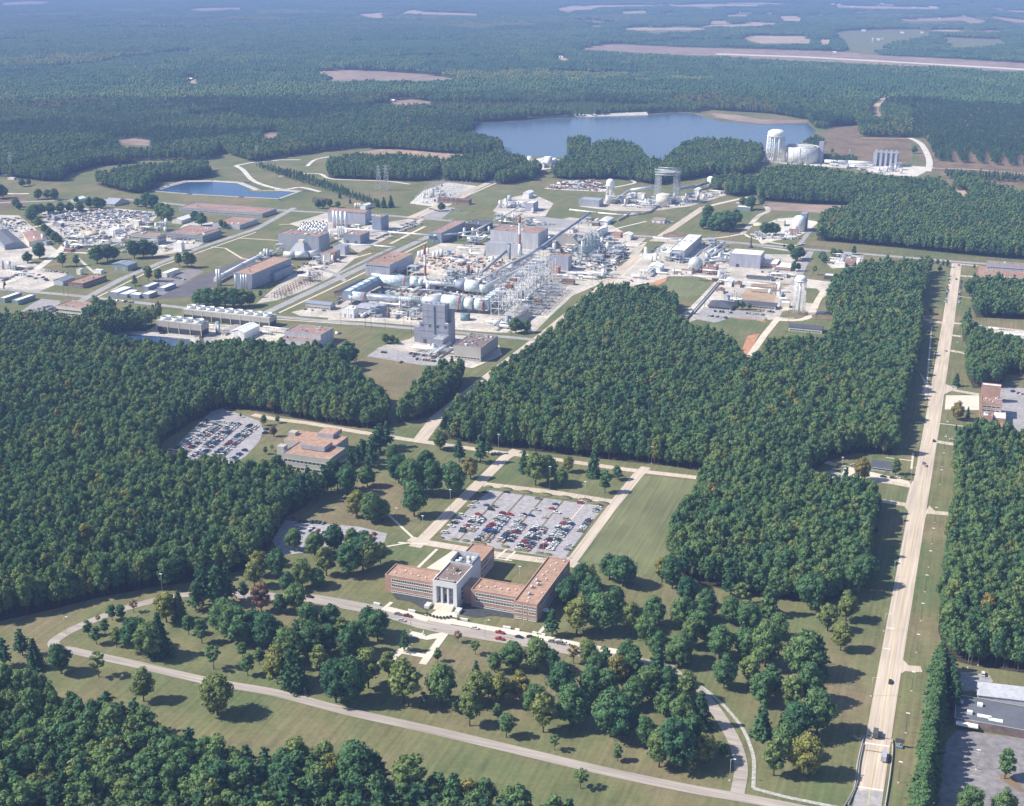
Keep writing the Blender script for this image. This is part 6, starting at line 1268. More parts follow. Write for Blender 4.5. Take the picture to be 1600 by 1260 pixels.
# cars of the plant, too small and too many to own: one object
ex = [((1484,430),(1477,474),2,.8),((1501.5,436),(1497.5,478),2,.6),((1103,494),(1140,498),0,.85),((1115,487),(1148,490),0,.8),((1165,490),(1195,493),0,.8),((1185,486),(1215,489),0,.7),((1015,396),(1028,386),1,.9),((1186,425),(1230,432),0,.4),((1195,433),(1225,438),0,.5),
      ((612,368),(660,350),1,.8),((588,374),(650,349),1,.85),((625,354),(650,346),1,.6),((505,487),(545,466),1,.75),((528,470),(560,451),1,.75),((545,452),(572,438),1,.7),((455,420),(490,415),0,.6),((462,428),(500,420),0,.6),((470,412),(515,420),0,.5),
      ((268,374),(300,376),0,.85),((275,378),(305,381),0,.8),((262,370),(290,371),0,.7),((255,342),(300,347),0,.5),((40,488),(85,478),1,.85),((45,494),(90,481),1,.85),((55,497),(95,484),1,.7),((60,430),(75,440),1,.6),((45,432),(60,438),1,.5),((5,440),(50,420),1,.7),((70,424),(105,427),0,.7),
      ((820,344),(850,345),0,.7),((830,350),(870,352),0,.5),((780,340),(812,343),0,.8),((665,325),(690,332),0,.6),((705,328),(720,330),0,.5),((636,556),(650,558),0,.2),((595,551),(605,552),0,.9),((650,562),(685,566),0,.7),((620,566),(635,568),0,.6),((640,553),(690,560),0,.7),((478,478),(500,476),0,.7),((475,484),(490,486),0,.6),((525,521),(535,523),0,.8),
      ((225,450),(260,430),1,.4),((262,432),(290,438),0,.5),((140,468),(150,464),1,.6),((178,470),(215,474),0,.6),((1232,372),(1258,374),0,.6),((1215,372),(1230,373),0,.5),((1300,412),(1318,418),0,.6),((1568,650),(1566,682),1,.75),((1580,612),(1600,618),0,.6),((1040,350),(1060,345),0,.4),((985,440),(1002,438),0,.2),((880,432),(925,430),0,.5),((845,442),(865,440),0,.4),((795,520),(812,512),1,.5),((1540,1250),(1580,1262),0,.0)]
for a, b, vert, sh in ex: row(a, b, [(0, 1, sh)], '', '', both=False, own=False, pitch=6.3 if vert == 2 else 3.0, along=vert == 2)
if EXTRA:
    keys = sorted({(e[3], e[4]) for e in EXTRA}); 
    for k in keys:
        if k not in CARS: CARS[k] = car_mesh(*k)
    mb = MB(); ms = []; 
    for x, y, rz, kd, cl in EXTRA:
        me = CARS[(kd, cl)]; c, s = math.cos(rz), math.sin(rz); n0 = len(mb.v); mb.v += [(x+v.co.x*c-v.co.y*s, y+v.co.x*s+v.co.y*c, v.co.z+.2) for v in me.vertices]
        sl_ = []
        for m_ in me.materials:
            if m_.name not in ms: ms.append(m_.name)
            sl_.append(ms.index(m_.name))
        for p in me.polygons: mb.f.append(tuple(n0+v for v in p.vertices)); mb.mi.append(sl_[p.material_index]); mb.sm.append(False)
    o = mb.build('parked_cars', ms); o['kind'] = 'stuff'
print('cars', N_CARS[0], 'extra', len(EXTRA))
# ---------------------------------------------------------------- lamp posts, poles, signs, walls
def lamp(px, py, h, arm, label, group, m='galvanised'):
    q = G(px, py); o = empty('street_lamp', q); tag(o, label, 'street lamp', group)
    MB().tube((0, 0, -.2), (0, 0, h), .13, 7, .08).build('pole', m, o); MB().box(-.45, .45, -.45, .45, -.1, .35).build('base', 'white_concrete', o)
    if arm: MB().tube((0, 0, h-.1), (arm, 0, h+.35), .09, 6).build('arm', m, o); MB().box(arm-.2, arm+.9, -.28, .28, h+.25, h+.5, bottom=True).build('lamp_head', 'frame_white', o)
    else: MB().box(-.9, .9, -.3, .3, h, h+.28, bottom=True).build('lamp_head', 'frame_white', o)
Zr = lambda L, oy: [(1300+x/5.25, oy+y/5.25) for x, y in L]
for i, (px, py) in enumerate(Zr([(1085,255),(1070,420),(1050,640),(1015,800),(945,1150)], 400)[:4]+Zr([(945,195),(935,315),(920,440),(903,578),(885,720),(842,1035),(818,1210)], 620)+Zr([(793,245),(763,448),(730,685),(693,945)], 840)+Zr([(652,315),(605,660),(545,1068)], 1020)):
    lamp(px, py, 11.5, 0, 'dark slim lamp post on the lawn east of the straight road', 'lamp posts east of the straight road', 'dark_metal')
for i, (px, py) in enumerate(Zr([(940,400),(830,880)], 400)+Zr([(700,480),(645,700),(578,1100)], 620)+Zr([(505,330),(425,770)], 840)+Zr([(320,358),(160,865)], 1020)[:1]):
    lamp(px, py, 11.5, 2.4, 'pale lamp post with a curved arm over the west edge of the straight road', 'lamp posts west of the straight road')
for px, py, h, a, lb in ((758,998,12,2,'pale lamp post on the front street right of the portal'),(642,985,13,0,'dark lamp post on the front street left of the portal'),(1140,1220,12,1.5,'lamp post at the south east bend of the loop road'),(103,993,12,1.5,'lamp post at the west bend of the loop road'),(704,796,15,0,'tall lamp post left of the square car park'),(661,836,14,0,'lamp post at the lower left corner of the square car park'),(859,765,18,0,'tall mast behind the square car park'),(914,781,14,0,'lamp post at the upper right corner of the square car park'),(812,922,16,0,'twin headed mast in the court of the head office'),(840,875,17,0,'left mast at the rear of the right wing'),(849,874,17,0,'right mast at the rear of the right wing'),
                          (1315,738,12,0,'lamp post by the slate roofed office car park'),(1525,1203,11,0,'lamp post in the store car park'),(1512,1043,10,0,'left pole behind the store'),(1528,1040,12,0,'right pole behind the store'),(779,705,14,0,'pole on the rear road of the car park'),(1018,725,14,0,'pole beside the rear road by the mown field'),(1331,880,10,0,'lone pole on the west grass strip'),(621,566,14,0,'lamp post at the front edge of the plant car park'),(254,927,13,0,'lamp post on the loop road by the west wood'),(620,815,10,0,'short post at the small car park')):
    lamp(px, py, h, a, lb, 'single lamp posts')
for i, (px, py) in enumerate(((533,508),(571,512),(580,514),(602,517),(631,507),(643,522),(710,516),(545,498),(100,462),(107,465),(212,453),(220,450),(1101,480),(1150,474),(1147,470),(1232,505),(1275,500),(1043,440),(1083,430),(950,452),(925,446),(962,420),(1043,378),(1140,372),(395,455),(415,458),(443,436),(427,433))):
    q = G(px, py); o = empty('utility_pole', q); tag(o, 'thin utility pole among the plant streets', 'pole', 'utility poles in the plant'); MB().tube((0, 0, -.2), (0, 0, 13), .2, 6, .14).build('shaft', 'wood_pole', o); MB().box(-1.5, 1.5, -.1, .1, 11.6, 11.85, bottom=True).build('cross_arm', 'wood_pole', o)
# low white walls, bollards and shrubs before the head office
for i, (a, b, lb) in enumerate((((638,955),(649,957),'low white wall at the left of the forecourt'),((719,968.5),(731,970.5),'low white wall at the right of the forecourt'),((786,981),(798,983),'low white wall before the right wing'),((805,985),(812,986.5),'short white wall right of the one before the right wing'),((832,990),(839,991.3),'left pier wall at the right hand path'),((846,993),(852,994.2),'right pier wall at the right hand path'),((584,944),(594,946),'left pier wall at the left hand path'))):
    p, q = G(*a), G(*b); c = (p+q)/2; L = (q-p).length/2; o = MB().box(-L, L, -.5, .5, -.1, 1.3).build('low_wall', 'white_stone', None, c); o.rotation_euler = (0, 0, math.atan2(q.y-p.y, q.x-p.x)); tag(o, lb, 'wall')
for i in range(9): q = G(650+i*1.9, 957.4+i*.35); o = MB().tube((0, 0, -.1), (0, 0, 1.1), .28, 7).build('bollard', 'dark_metal', None, q); tag(o, 'dark bollard in the row left of the forecourt', 'bollard', 'bollards left of the forecourt')
for i in range(9): q = G(705+i*1.9, 966.4+i*.35); o = MB().tube((0, 0, -.1), (0, 0, 1.1), .28, 7).build('bollard', 'dark_metal', None, q); tag(o, 'dark bollard in the row right of the forecourt', 'bollard', 'bollards right of the forecourt')
for i in range(8):
    q = G(666.5+i*5.4, 960.5+4.2*math.sin((i+.3)/7.6*math.pi)+i*.7); o = empty('planter', q); tag(o, 'round dark shrub planter edging the forecourt', 'planter', 'planters along the forecourt'); MB().lathe((0, 0, 0), [(.9, -.1), (1.05, .7), (.95, .7), (.9, .55)], 12).build('pot', 'white_concrete', o); MB().lathe((0, 0, .6), [(.9, 0), (1.0, .5), (.6, 1.1), (.05, 1.2)], 9).build('plant', 'shrub_bed', o)
q = G(662, 993); o = empty('statue', q); tag(o, 'white pointed monument on the plaza lawn', 'monument'); MB().box(-1.3, 1.3, -.9, .9, -.1, .9).build('plinth', 'white_stone', o); MB().tube((0, 0, .9), (.2, 0, 3.6), .8, 5, .12).build('figure', 'white_stone', o)
# sign board and barriers at the lower end of the straight road
q = G(1405, 1168); o = empty('message_board', q); tag(o, 'dark electronic message board beside the straight road', 'sign'); MB().box(-2.2, 2.2, -.25, .25, 2.6, 5.0, bottom=True).build('panel', 'dark_metal', o); MB().tube((0, 0, -.2), (0, 0, 2.7), .25, 8).build('mast', 'galvanised', o); MB().box(-1.6, 1.6, -1.2, 1.2, .3, 1.1, bottom=True).build('trailer', 'pipe_teal', o)
bar = MB(); bar.cur = 0
prof = [(-.4, 0), (.4, 0), (.4, .2), (.14, .5), (.1, .95), (-.1, .95), (-.14, .5), (-.4, .2)]
for pts, n in (([(1319,1262),(1335,1232),(1340,1195),(1346,1168),(1350,1152)], 42), ([(1326,1258),(1339,1226),(1343,1195),(1349,1165)], 32), ([(1383,1262),(1389,1225),(1393,1195),(1395,1172),(1394,1158)], 38), ([(1335,1152),(1342,1156),(1347,1152)], 8)):
    P = smooth_line([G(*p) for p in pts], 30); D = [0.]
    for a, b in zip(P, P[1:]): D.append(D[-1]+(b-a).length)
    for k in range(n):
        t = D[-1]*(k+.5)/n; j = max(i for i in range(len(D)) if D[i] <= t); j = min(j, len(P)-2); a, b = P[j], P[j+1]; q = a.lerp(b, (t-D[j])/max(1e-6, D[j+1]-D[j])); d = (b-a).normalized(); me_ = None
        if k == 0 and not USED.get('bar'):
            m = MB(); Lh = 1.15; n_ = len(prof)
            for i in range(n_): u, v = prof[i], prof[(i+1) % n_]; m.face([(-Lh, u[0], u[1]), (Lh, u[0], u[1]), (Lh, v[0], v[1]), (-Lh, v[0], v[1])][::-1])
            m.face([(Lh, u[0], u[1]) for u in prof]); m.face([(-Lh, u[0], u[1]) for u in prof][::-1]); USED['bar'] = m.mesh('barrier', 'jersey_barrier')
        o = bpy.data.objects.new('concrete_barrier', USED['bar']); COL.objects.link(o); o.location = (q.x, q.y, .17); o.rotation_euler = (0, 0, math.atan2(d.y, d.x)+rnd.uniform(-.05, .05)); tag(o, f'white concrete barrier block on the {"east" if pts[0][0] > 1360 else "west"} side of the straight road', 'barrier', f'barriers {"east" if pts[0][0] > 1360 else "west"} of the straight road')
for px, py, lb in ((1393.7,1163,'orange barrel at the end of the east barriers'),(1339,1153,'red sign at the end of the west barriers')): o = MB().tube((0, 0, -.1), (0, 0, 1.2), .4, 10).build('traffic_barrel', 'safety_red', None, G(px, py)); tag(o, lb, 'barrel')
# painted bays in the store car park
sm = MB()
for k in range(9):
    a = G(1520, 1175).lerp(G(1508, 1250), k/8.)
    for s in (-1, 1): sm.face([(a.x+min(0, s)*5.2, a.y-.08, .175), (a.x+max(0, s)*5.2, a.y-.08, .175), (a.x+max(0, s)*5.2, a.y+.08, .175), (a.x+min(0, s)*5.2, a.y+.08, .175)])
o = sm.build('stall_lines', 'paint_white'); o['kind'] = 'structure'
sheet('planted_island', [(1563,1210),(1582,1212),(1600,1235),(1595,1238),(1562,1217)], 'brown_grass', .2)
# ---------------------------------------------------------------- vegetation
def ico(sub):
    bm = bmesh.new(); bmesh.ops.create_icosphere(bm, subdivisions=sub, radius=1.0)
    v = np.array([q.co[:] for q in bm.verts]); f = np.array([[x.index for x in q.verts] for q in bm.faces]); bm.free(); return v, f
ICO1, ICO2 = ico(1), ico(2)
def blob(c, rad, base, g, amp=.28, flat=.85):
    v, f = base
    n = np.ones(len(v))
    for _ in range(3):
        k = g.normal(size=3)*2.2; n += amp*.5*np.sin(v@k+g.uniform(0, 6.28))
    n += g.uniform(-amp*.35, amp*.35, len(v))
    return v*n[:, None]*np.array([rad, rad, rad*flat])+c, f
def cards(cent, nor, size, g, jit=.42):
    """leaf clumps: small quads facing roughly outward"""
    n = len(cent); nr = nor+g.normal(size=(n, 3))*jit; nr /= np.linalg.norm(nr, axis=1)[:, None]
    t = np.cross(nr, g.normal(size=(n, 3))); t /= np.linalg.norm(t, axis=1)[:, None]; b = np.cross(nr, t)
    s = size*g.uniform(.6, 1.35, n)[:, None]; a = g.uniform(.5, 1.0, n)[:, None]
    P = np.stack([cent-t*s-b*s*a*.4, cent+t*s*.35-b*s*a, cent+t*s+b*s*a*.4, cent-t*s*.35+b*s*a], 1)
    return P.reshape(-1, 3), np.arange(n*4).reshape(n, 4)
def mesh_np(name, parts, m, smooth=False, fit=None):
    if fit:                                   # fit = (height, crown radius)
        A = np.concatenate([v for v, f in parts]); kz = fit[0]/np.percentile(A[:, 2], 99.7); kr = fit[1]/np.percentile(np.hypot(A[:, 0], A[:, 1]), 96)
        parts = [(v*np.array([kr, kr, kz]), f) for v, f in parts]
    V = []; loops = []; starts = []; off = 0; ls = 0
    for v, f in parts:
        V.append(v); fl = f+off; loops.append(fl.ravel()); k = f.shape[1]; starts.append(ls+np.arange(len(f))*k); ls += f.size; off += len(v)
    V = np.concatenate(V).astype(np.float32); loops = np.concatenate(loops).astype(np.int32); starts = np.concatenate(starts).astype(np.int32)
    me = bpy.data.meshes.new(name); me.vertices.add(len(V)); me.vertices.foreach_set('co', V.ravel())
    me.loops.add(len(loops)); me.loops.foreach_set('vertex_index', loops)
    me.polygons.add(len(starts)); me.polygons.foreach_set('loop_start', starts)
    me.materials.append(M[m]); me.update(calc_edges=True); return me
def broad(name, seed, h=20., r=6.5, base=.22, ncl=20, nleaf=80, leaf=.62, top=1.0, gaps=.12, lvl=1):
    g = np.random.default_rng(seed); parts = []
    zc = h*(base+(1-base)*.5); hz = h*(1-base)*.5
    pts = []
    for i in range(ncl):                       # lobes spread over an uneven egg
        u = 1-2*(i+.5)/ncl; a = i*2.39996+g.uniform(-.4, .4); q = math.sqrt(max(0, 1-u*u))
        rr = g.uniform(.58, .80)*(1.0 if u > -.55 else .72)
        wide = (1.0-.28*max(0, u)*top)
        pts.append([q*math.cos(a)*r*rr*wide, q*math.sin(a)*r*rr*wide, zc+u*hz*rr*1.12])
    pts = np.array(pts)+g.normal(size=(ncl, 3))*r*.06
    for c in pts:
        cr = r*g.uniform(.30, .46)
        if g.uniform() < gaps: cr *= .6
        parts.append(blob(c, cr*.86, ICO1, g, .30, .8))
        if nleaf:
            d = g.normal(size=(nleaf, 3)); d[:, 2] += .25; d /= np.linalg.norm(d, axis=1)[:, None]
            cen = c+d*cr*np.array([1.05, 1.05, .86])*g.uniform(.82, 1.18, nleaf)[:, None]
            parts.append(cards(cen, d, leaf, g))
    if lvl: parts.append(blob(np.array([0, 0, zc]), r*.5, ICO1, g, .2, hz/r*1.0))
    return mesh_np(name, parts, 'foliage', fit=(h, r))
def conifer(name, seed, h=20., r=4., base=.12, layers=11, per=9, nleaf=26, leaf=.6, power=.75, droop=.25, open_=0.0):
    g = np.random.default_rng(seed); parts = []
    for i in range(layers):
        t = (i+.5)/layers; z = h*(base+(1-base)*t); rr = r*(1-t)**power*g.uniform(.85, 1.12)+.35
        n = max(3, int(per*(1-t*.6)))
        for j in range(n):
            if g.uniform() < open_: continue
            a = 2*math.pi*(j+g.uniform(-.35, .35))/n+i*1.1; L = rr*g.uniform(.75, 1.15)
            d = np.array([math.cos(a), math.sin(a), 0]); s = g.uniform(.25, 1, nleaf)
            c = d*(L*s)[:, None]+np.array([0, 0, z])-np.array([0, 0, 1])*(droop*L*s**2)[:, None]+g.normal(size=(nleaf, 3))*np.array([.3, .3, .28])*max(.6, L*.25)
            parts.append(cards(c, np.tile(d*.5+np.array([0, 0, .8]), (nleaf, 1)), leaf, g, .6))
        parts.append(blob(np.array([0, 0, z]), max(.4, rr*.55), ICO1, g, .3, .8))
    return mesh_np(name, parts, 'foliage', fit=(h, r))
def trunk_mesh(name, seed, h, r, top, limbs=5):
    g = random.Random(seed); mb = MB(); x = y = 0.0
    pz = 0; pr = r*1.25
    for i in range(4):
        z = top*h*(i+1)/4; nx, ny = x+g.uniform(-.15, .15), y+g.uniform(-.15, .15); nr = r*(1-.17*(i+1))
        mb.tube((x, y, pz-(.3 if i == 0 else 0)), (nx, ny, z), pr, 6, nr, caps=False)
        if i >= 1:
            for k in range(limbs//3+1):
                a = g.uniform(0, 6.28); L = h*g.uniform(.12, .22)
                mb.tube((nx, ny, z), (nx+math.cos(a)*L, ny+math.sin(a)*L, z+L*g.uniform(.5, 1.1)), nr*.5, 5, nr*.16, caps=False)
        x, y, pz, pr = nx, ny, z, nr
    return mb.mesh(name, 'bark')
CROWN = {'oak': [broad('crown', 10+i, 20, 7.0, .03, 30, 90, .56) for i in range(5)],
         'yellow': [broad('crown', 30+i, 20, 6.0, .05, 26, 80, .54, gaps=.35) for i in range(3)],
         'tall': [broad('crown', 40+i, 20, 4.6, .10, 20, 80, .55, top=.6) for i in range(3)],
         'pine': [conifer('crown', 50+i, 20, 4.6, .25, 9, 8, 26, .65, .55, .15, .18) for i in range(3)],
         'spruce': [conifer('crown', 60+i, 20, 4.8, .08, 12, 10, 26, .60, .85, .3) for i in range(3)],
         'column': [broad('crown', 70+i, 20, 4.2, .06, 16, 60, .55, top=1.4, gaps=.05) for i in range(2)],
         'bare': [broad('crown', 80, 20, 6.0, .22, 20, 34, .42, gaps=.9, lvl=0)],
         'shrub': [broad('crown', 85+i, 3, 1.6, .02, 8, 40, .22) for i in range(2)]}
TRUNK = {'oak': trunk_mesh('trunk', 1, 20, .5, .75, 7), 'yellow': trunk_mesh('trunk', 2, 20, .42, .75, 7), 'tall': trunk_mesh('trunk', 3, 20, .36, .8, 5),
         'pine': trunk_mesh('trunk', 4, 20, .36, .92, 4), 'spruce': trunk_mesh('trunk', 5, 20, .38, .95, 2), 'column': trunk_mesh('trunk', 6, 20, .3, .7, 3),
         'bare': trunk_mesh('trunk', 7, 20, .4, .8, 9), 'shrub': trunk_mesh('trunk', 8, 3, .12, .6, 3)}
RAD = {'oak': 7.0, 'yellow': 6.0, 'tall': 4.6, 'pine': 4.6, 'spruce': 4.8, 'column': 4.2, 'bare': 6.0, 'shrub': 1.6}
KIND = {'oak': 'broadleaf_tree', 'yellow': 'broadleaf_tree', 'tall': 'broadleaf_tree', 'pine': 'pine_tree', 'spruce': 'conifer_tree', 'column': 'round_tree', 'bare': 'thin_tree', 'shrub': 'shrub'}
WORD = {'oak': 'dark green broadleaf tree', 'yellow': 'yellowing broadleaf tree', 'tall': 'tall narrow green tree', 'pine': 'open dark pine', 'spruce': 'dense pointed conifer',
        'column': 'neat rounded dark tree', 'bare': 'thin half bare tree', 'shrub': 'low round shrub'}
TINT = {'oak': (.17, .10), 'yellow': (.66, .08), 'tall': (.42, .08), 'pine': (.04, .04), 'spruce': (.06, .05), 'column': (.16, .08), 'bare': (.5, .1), 'shrub': (.15, .1)}
N_TREES = [0]
def tree(x, y, h, kind, label, group, rad=None, tint=None):
    N_TREES[0] += 1
    i = rnd.randrange(len(CROWN[kind])); k = h/(20. if kind != 'shrub' else 3.); kr = (rad/RAD[kind]) if rad else k*rnd.uniform(.9, 1.1)
    e = empty(KIND[kind], (x, y, 0), rnd.uniform(0, 6.28))
    tag(e, label, 'shrub' if kind == 'shrub' else 'tree', group)
    for nm, me in (('trunk', TRUNK[kind]), ('crown', CROWN[kind][i])):
        o = bpy.data.objects.new(nm, me); COL.objects.link(o); o.parent = e; o.scale = (kr, kr, k)
        if nm == 'crown': o['tint'] = float(min(1, max(0, tint if tint is not None else rnd.gauss(*TINT[kind]))))
    return e
# --- park trees noted on enlargements: (x, base y, top y, kind[, tint])
Z6 = [(25,480,340,'pine'),(105,430,300,'pine'),(165,490,345,'spruce'),(285,512,370,'oak'),(458,528,410,'bare',.5),(665,640,485,'yellow',.55),(1008,705,520,'oak',.62),(410,338,265,'column'),(447,376,290,'column'),(487,330,255,'column'),(540,388,295,'tall',.55),(520,265,190,'column',.1),(562,268,190,'column'),
      (620,228,170,'bare',1.0),(455,275,240,'bare',.95),(625,400,250,'oak'),(690,440,275,'oak',.45),(745,430,220,'spruce'),(772,275,130,'yellow',.72),(832,265,125,'spruce',.3),(875,332,240,'column'),(935,372,255,'column',.3),(990,492,380,'bare'),(908,222,90,'pine'),(942,195,5,'pine'),(1010,200,10,'pine'),(1052,190,15,'pine'),
      (1130,165,85,'column',.1),(1045,330,165,'oak'),(1120,375,200,'oak'),(1075,360,190,'oak',.3),(1210,225,90,'yellow',1.0),(1368,222,95,'oak'),(1300,232,140,'oak'),(1123,438,365,'column',.3),(1147,522,420,'column',.25),(1202,472,390,'column',.3),(1235,390,225,'oak'),(1180,350,215,'oak'),(1285,560,385,'yellow',.7),(1350,590,390,'pine',.15),(1382,590,400,'spruce',.15),
      (1555,645,440,'oak'),(1480,525,380,'tall',.62),(1430,335,180,'oak'),(1530,310,190,'oak'),(1440,440,270,'oak',.22),(1380,420,260,'pine'),(1470,115,25,'oak'),(1400,115,-20,'oak',.5),(1330,140,40,'oak'),(1180,110,-15,'yellow',.66),(680,112,-60,'tall'),(820,85,-40,'oak'),(770,120,-20,'tall'),(1590,380,250,'tall',.5),(1520,420,280,'oak'),(1300,330,270,'column'),(1340,470,300,'oak',.4)]
Z7 = [(30,590,375,'oak',.1),(105,520,330,'yellow',.58),(55,360,210,'oak'),(150,300,155,'oak',.15),(275,350,250,'pine',.12),(426,398,335,'column',.25),(520,308,255,'bare',1.0),(270,590,360,'tall',.6),(290,605,420,'bare',.6),(362,615,540,'column',.3),(445,595,405,'oak',.4),(508,632,560,'column',.3),(575,695,530,'tall',.55),(615,600,440,'yellow',.62),(715,600,450,'yellow',.7),(805,570,440,'oak',.8),(705,668,590,'column',.3),
      (745,748,635,'column',.25),(915,725,540,'yellow',.64),(968,808,735,'bare',.3),(1258,858,780,'column',.35),(1045,690,490,'oak'),(1115,630,545,'spruce',.1),(1225,745,530,'oak',.18),(1275,760,570,'oak'),(1390,795,650,'oak',.2),(1450,885,710,'yellow',.5),(1530,890,620,'oak'),(605,500,390,'spruce',.2),(690,445,350,'oak',.25),(775,435,305,'oak'),(600,365,300,'bare',.4),(885,440,285,'oak',.45),(955,455,340,'oak'),
      (1000,560,400,'oak'),(1055,405,320,'bare',.9),(1120,410,300,'oak',.5),(1200,420,330,'column'),(1255,490,365,'oak',.78),(1340,480,320,'spruce',.12),(1440,510,330,'spruce',.12),(1395,570,420,'oak'),(1330,610,470,'oak',.25),(1490,570,420,'oak'),(1480,655,520,'oak',.3),(955,280,150,'pine',.05),(1070,270,100,'yellow',.68),(1010,130,15,'oak'),(1180,265,80,'oak'),(1240,200,60,'oak',.25),(1320,270,120,'yellow',.6),(1390,320,170,'oak'),
      (1560,240,90,'oak'),(1088,985,895,'bare',.4),(1205,560,430,'oak',.2),(1150,480,350,'oak',.25),(875,640,500,'oak'),(660,560,440,'oak',.5),(1140,150,0,'oak'),(1090,60,-60,'oak'),(1450,390,250,'oak'),(1540,420,280,'oak',.3),(1430,230,90,'oak'),(50,1000,730,'oak'),(150,990,815,'spruce'),(300,1060,835,'tall'),(1130,560,420,'oak',.2),(1300,420,290,'oak'),
      (105,270,145,'oak'),(10,380,240,'oak'),(200,470,350,'yellow',.6),(1595,330,200,'oak',.45)]
Z8 = [(292,195,90,'bare'),(420,245,60,'spruce',.3),(240,155,20,'pine'),(610,215,40,'oak'),(690,315,185,'yellow',.58),(775,268,130,'yellow',.6),(750,405,275,'yellow',.66),(210,580,420,'oak',.2),(320,320,180,'oak'),(100,350,190,'oak'),(190,440,280,'oak'),(400,480,240,'oak'),(330,560,425,'yellow',.55),(570,520,230,'oak',.35),(640,520,330,'spruce',.2),(600,650,450,'oak',.2),(520,700,520,'tall',.5),(640,790,580,'oak',.3),
      (385,805,630,'spruce',.15),(540,820,640,'oak'),(440,985,800,'tall',.5),(590,985,790,'oak',.74),(490,910,740,'oak'),(120,930,790,'yellow',.68),(205,905,830,'column',.2),(55,980,900,'column',.6),(60,870,700,'oak'),(100,760,590,'spruce'),(30,640,500,'oak',.5),(20,760,600,'oak'),(700,170,20,'oak'),(800,150,-10,'oak'),(480,160,30,'oak'),(860,110,-40,'oak'),(380,150,10,'oak'),(300,440,300,'oak'),(240,280,150,'oak',.25),(380,650,510,'oak',.25),(20,450,320,'oak'),
      (1510,1000,855,'tall',.3),(1345,1180,1030,'oak',.3),(1500,1190,1040,'oak',.35),(130,260,120,'oak'),(40,200,60,'oak'),(460,350,230,'oak'),(430,610,470,'oak',.2)]
ZG = [(95,190,60,'pine'),(128,170,50,'pine'),(40,345,250,'oak'),(180,330,200,'oak'),(235,380,140,'oak'),(330,380,190,'oak'),(430,390,200,'oak',.2),(250,478,310,'oak'),(60,505,370,'oak',.3),(110,495,400,'oak',.4),(365,180,90,'oak',.45),(500,310,210,'oak',.85),(450,235,130,'pine'),(545,240,110,'pine',.15),(790,340,190,'yellow',.52),(845,330,200,'oak'),(740,280,180,'spruce'),(905,345,260,'oak',.3),(935,280,205,'oak',.7),
      (1050,300,180,'spruce',.15),(1100,372,270,'column',.22),(1155,315,250,'oak',.3),(1355,770,660,'yellow',.78),(1030,800,690,'yellow',.6),(1120,760,640,'oak'),(1180,790,650,'oak'),(1210,770,680,'oak'),(20,720,560,'oak'),(100,690,590,'yellow',.6),(940,870,740,'oak'),(1060,900,780,'oak',.2),(1150,900,790,'oak'),(300,290,180,'oak'),(150,240,160,'oak'),(390,310,240,'oak'),(30,640,540,'oak'),(1400,800,650,'oak'),(1290,170,110,'tall'),
      (580,200,120,'pine'),(20,240,130,'pine'),(60,260,120,'pine')]
ZF = [(1040,760,580,'pine'),(1090,740,560,'pine'),(1140,740,560,'pine'),(1180,720,540,'pine'),(1230,690,500,'pine'),(1270,670,480,'pine'),(1310,660,470,'pine'),(1390,560,400,'pine'),(1440,520,380,'pine'),(1480,480,350,'pine'),(1540,440,300,'pine'),(1580,420,260,'pine'),(1430,830,660,'oak',.75),(1530,840,680,'oak'),(1370,690,500,'oak'),(1040,1040,900,'oak',.35),(1170,1080,920,'oak',.4),(1290,1050,880,'oak'),(1400,1060,900,'oak',.3),
      (640,1180,1000,'yellow',.55),(820,1200,1040,'yellow',.74),(930,1210,1030,'oak'),(1240,1200,1010,'yellow',.62),(1380,1200,1000,'oak'),(1500,1180,960,'yellow',.55),(1180,1250,1150,'oak'),(520,1220,1100,'oak'),(290,1230,1050,'tall',.45),(130,1250,1070,'tall'),(850,260,190,'tall',.5),(935,245,195,'column'),(705,210,185,'column'),(860,440,390,'column'),(900,420,380,'bare'),(910,330,260,'yellow',1.0)]
Z4 = [(745,505,430,'tall',.4),(808,480,420,'tall',.45),(745,635,590,'column',.3),(790,650,610,'column',.3),(820,60,20,'oak'),(865,75,25,'oak'),(910,85,35,'column'),(945,95,30,'column'),(885,130,80,'oak'),(1165,110,70,'column'),(1125,330,190,'oak'),(1175,600,540,'oak'),(1018,1070,960,'spruce',.1)]
Z4b = [(1025,190,30,'oak',.85),(1115,140,80,'spruce'),(1110,190,135,'oak'),(1015,290,230,'pine'),(240,690,500,'oak',.88),(520,640,500,'column',.4),(600,680,640,'bare',.2)]
zt = lambda L, ox, oy, s: [(ox+a[0]/s, oy+a[1]/s, oy+a[2]/s)+tuple(a[3:]) for a in L]
NOTES = zt(Z6,0,880,2.963)+zt(Z7,540,900,2.963)+zt(Z8,1060,880,2.963)+zt(ZG,560,640,2.857)+zt(ZF,200,600,4)+zt(Z4,1300,400,5.25)+zt(Z4b,1300,620,5.25)
def place_name(px, py):
    if py > 1130: return 'south of the loop road' if px < 1000 else 'inside the southeast bend'
    if px > 1290 and py < 560: return 'by the upper straight road'
    if px > 1480: return 'by the brick building across the road'
    if px > 1230: return 'on the strip west of the straight road'
    if px > 1060: return 'between loop and straight road'
    if px > 860 and py < 950: return 'east of the brick head office'
    if px > 860: return 'southeast of the head office'
    if py > 1000 and px < 260: return 'beside the west bend of the loop road'
    if py > 950 and px < 560: return 'inside the loop road'
    if py > 985: return 'on the lawn before the head office'
    if px < 480: return 'at the edge of the west wood'
    if py < 790 and px > 740: return 'behind the square car park'
    if py < 800: return 'west of the square car park'
    return 'west of the brick head office'
def size_word(h): return 'small' if h < 10 else 'mid sized' if h < 17 else 'large' if h < 24 else 'very large'
PT = []
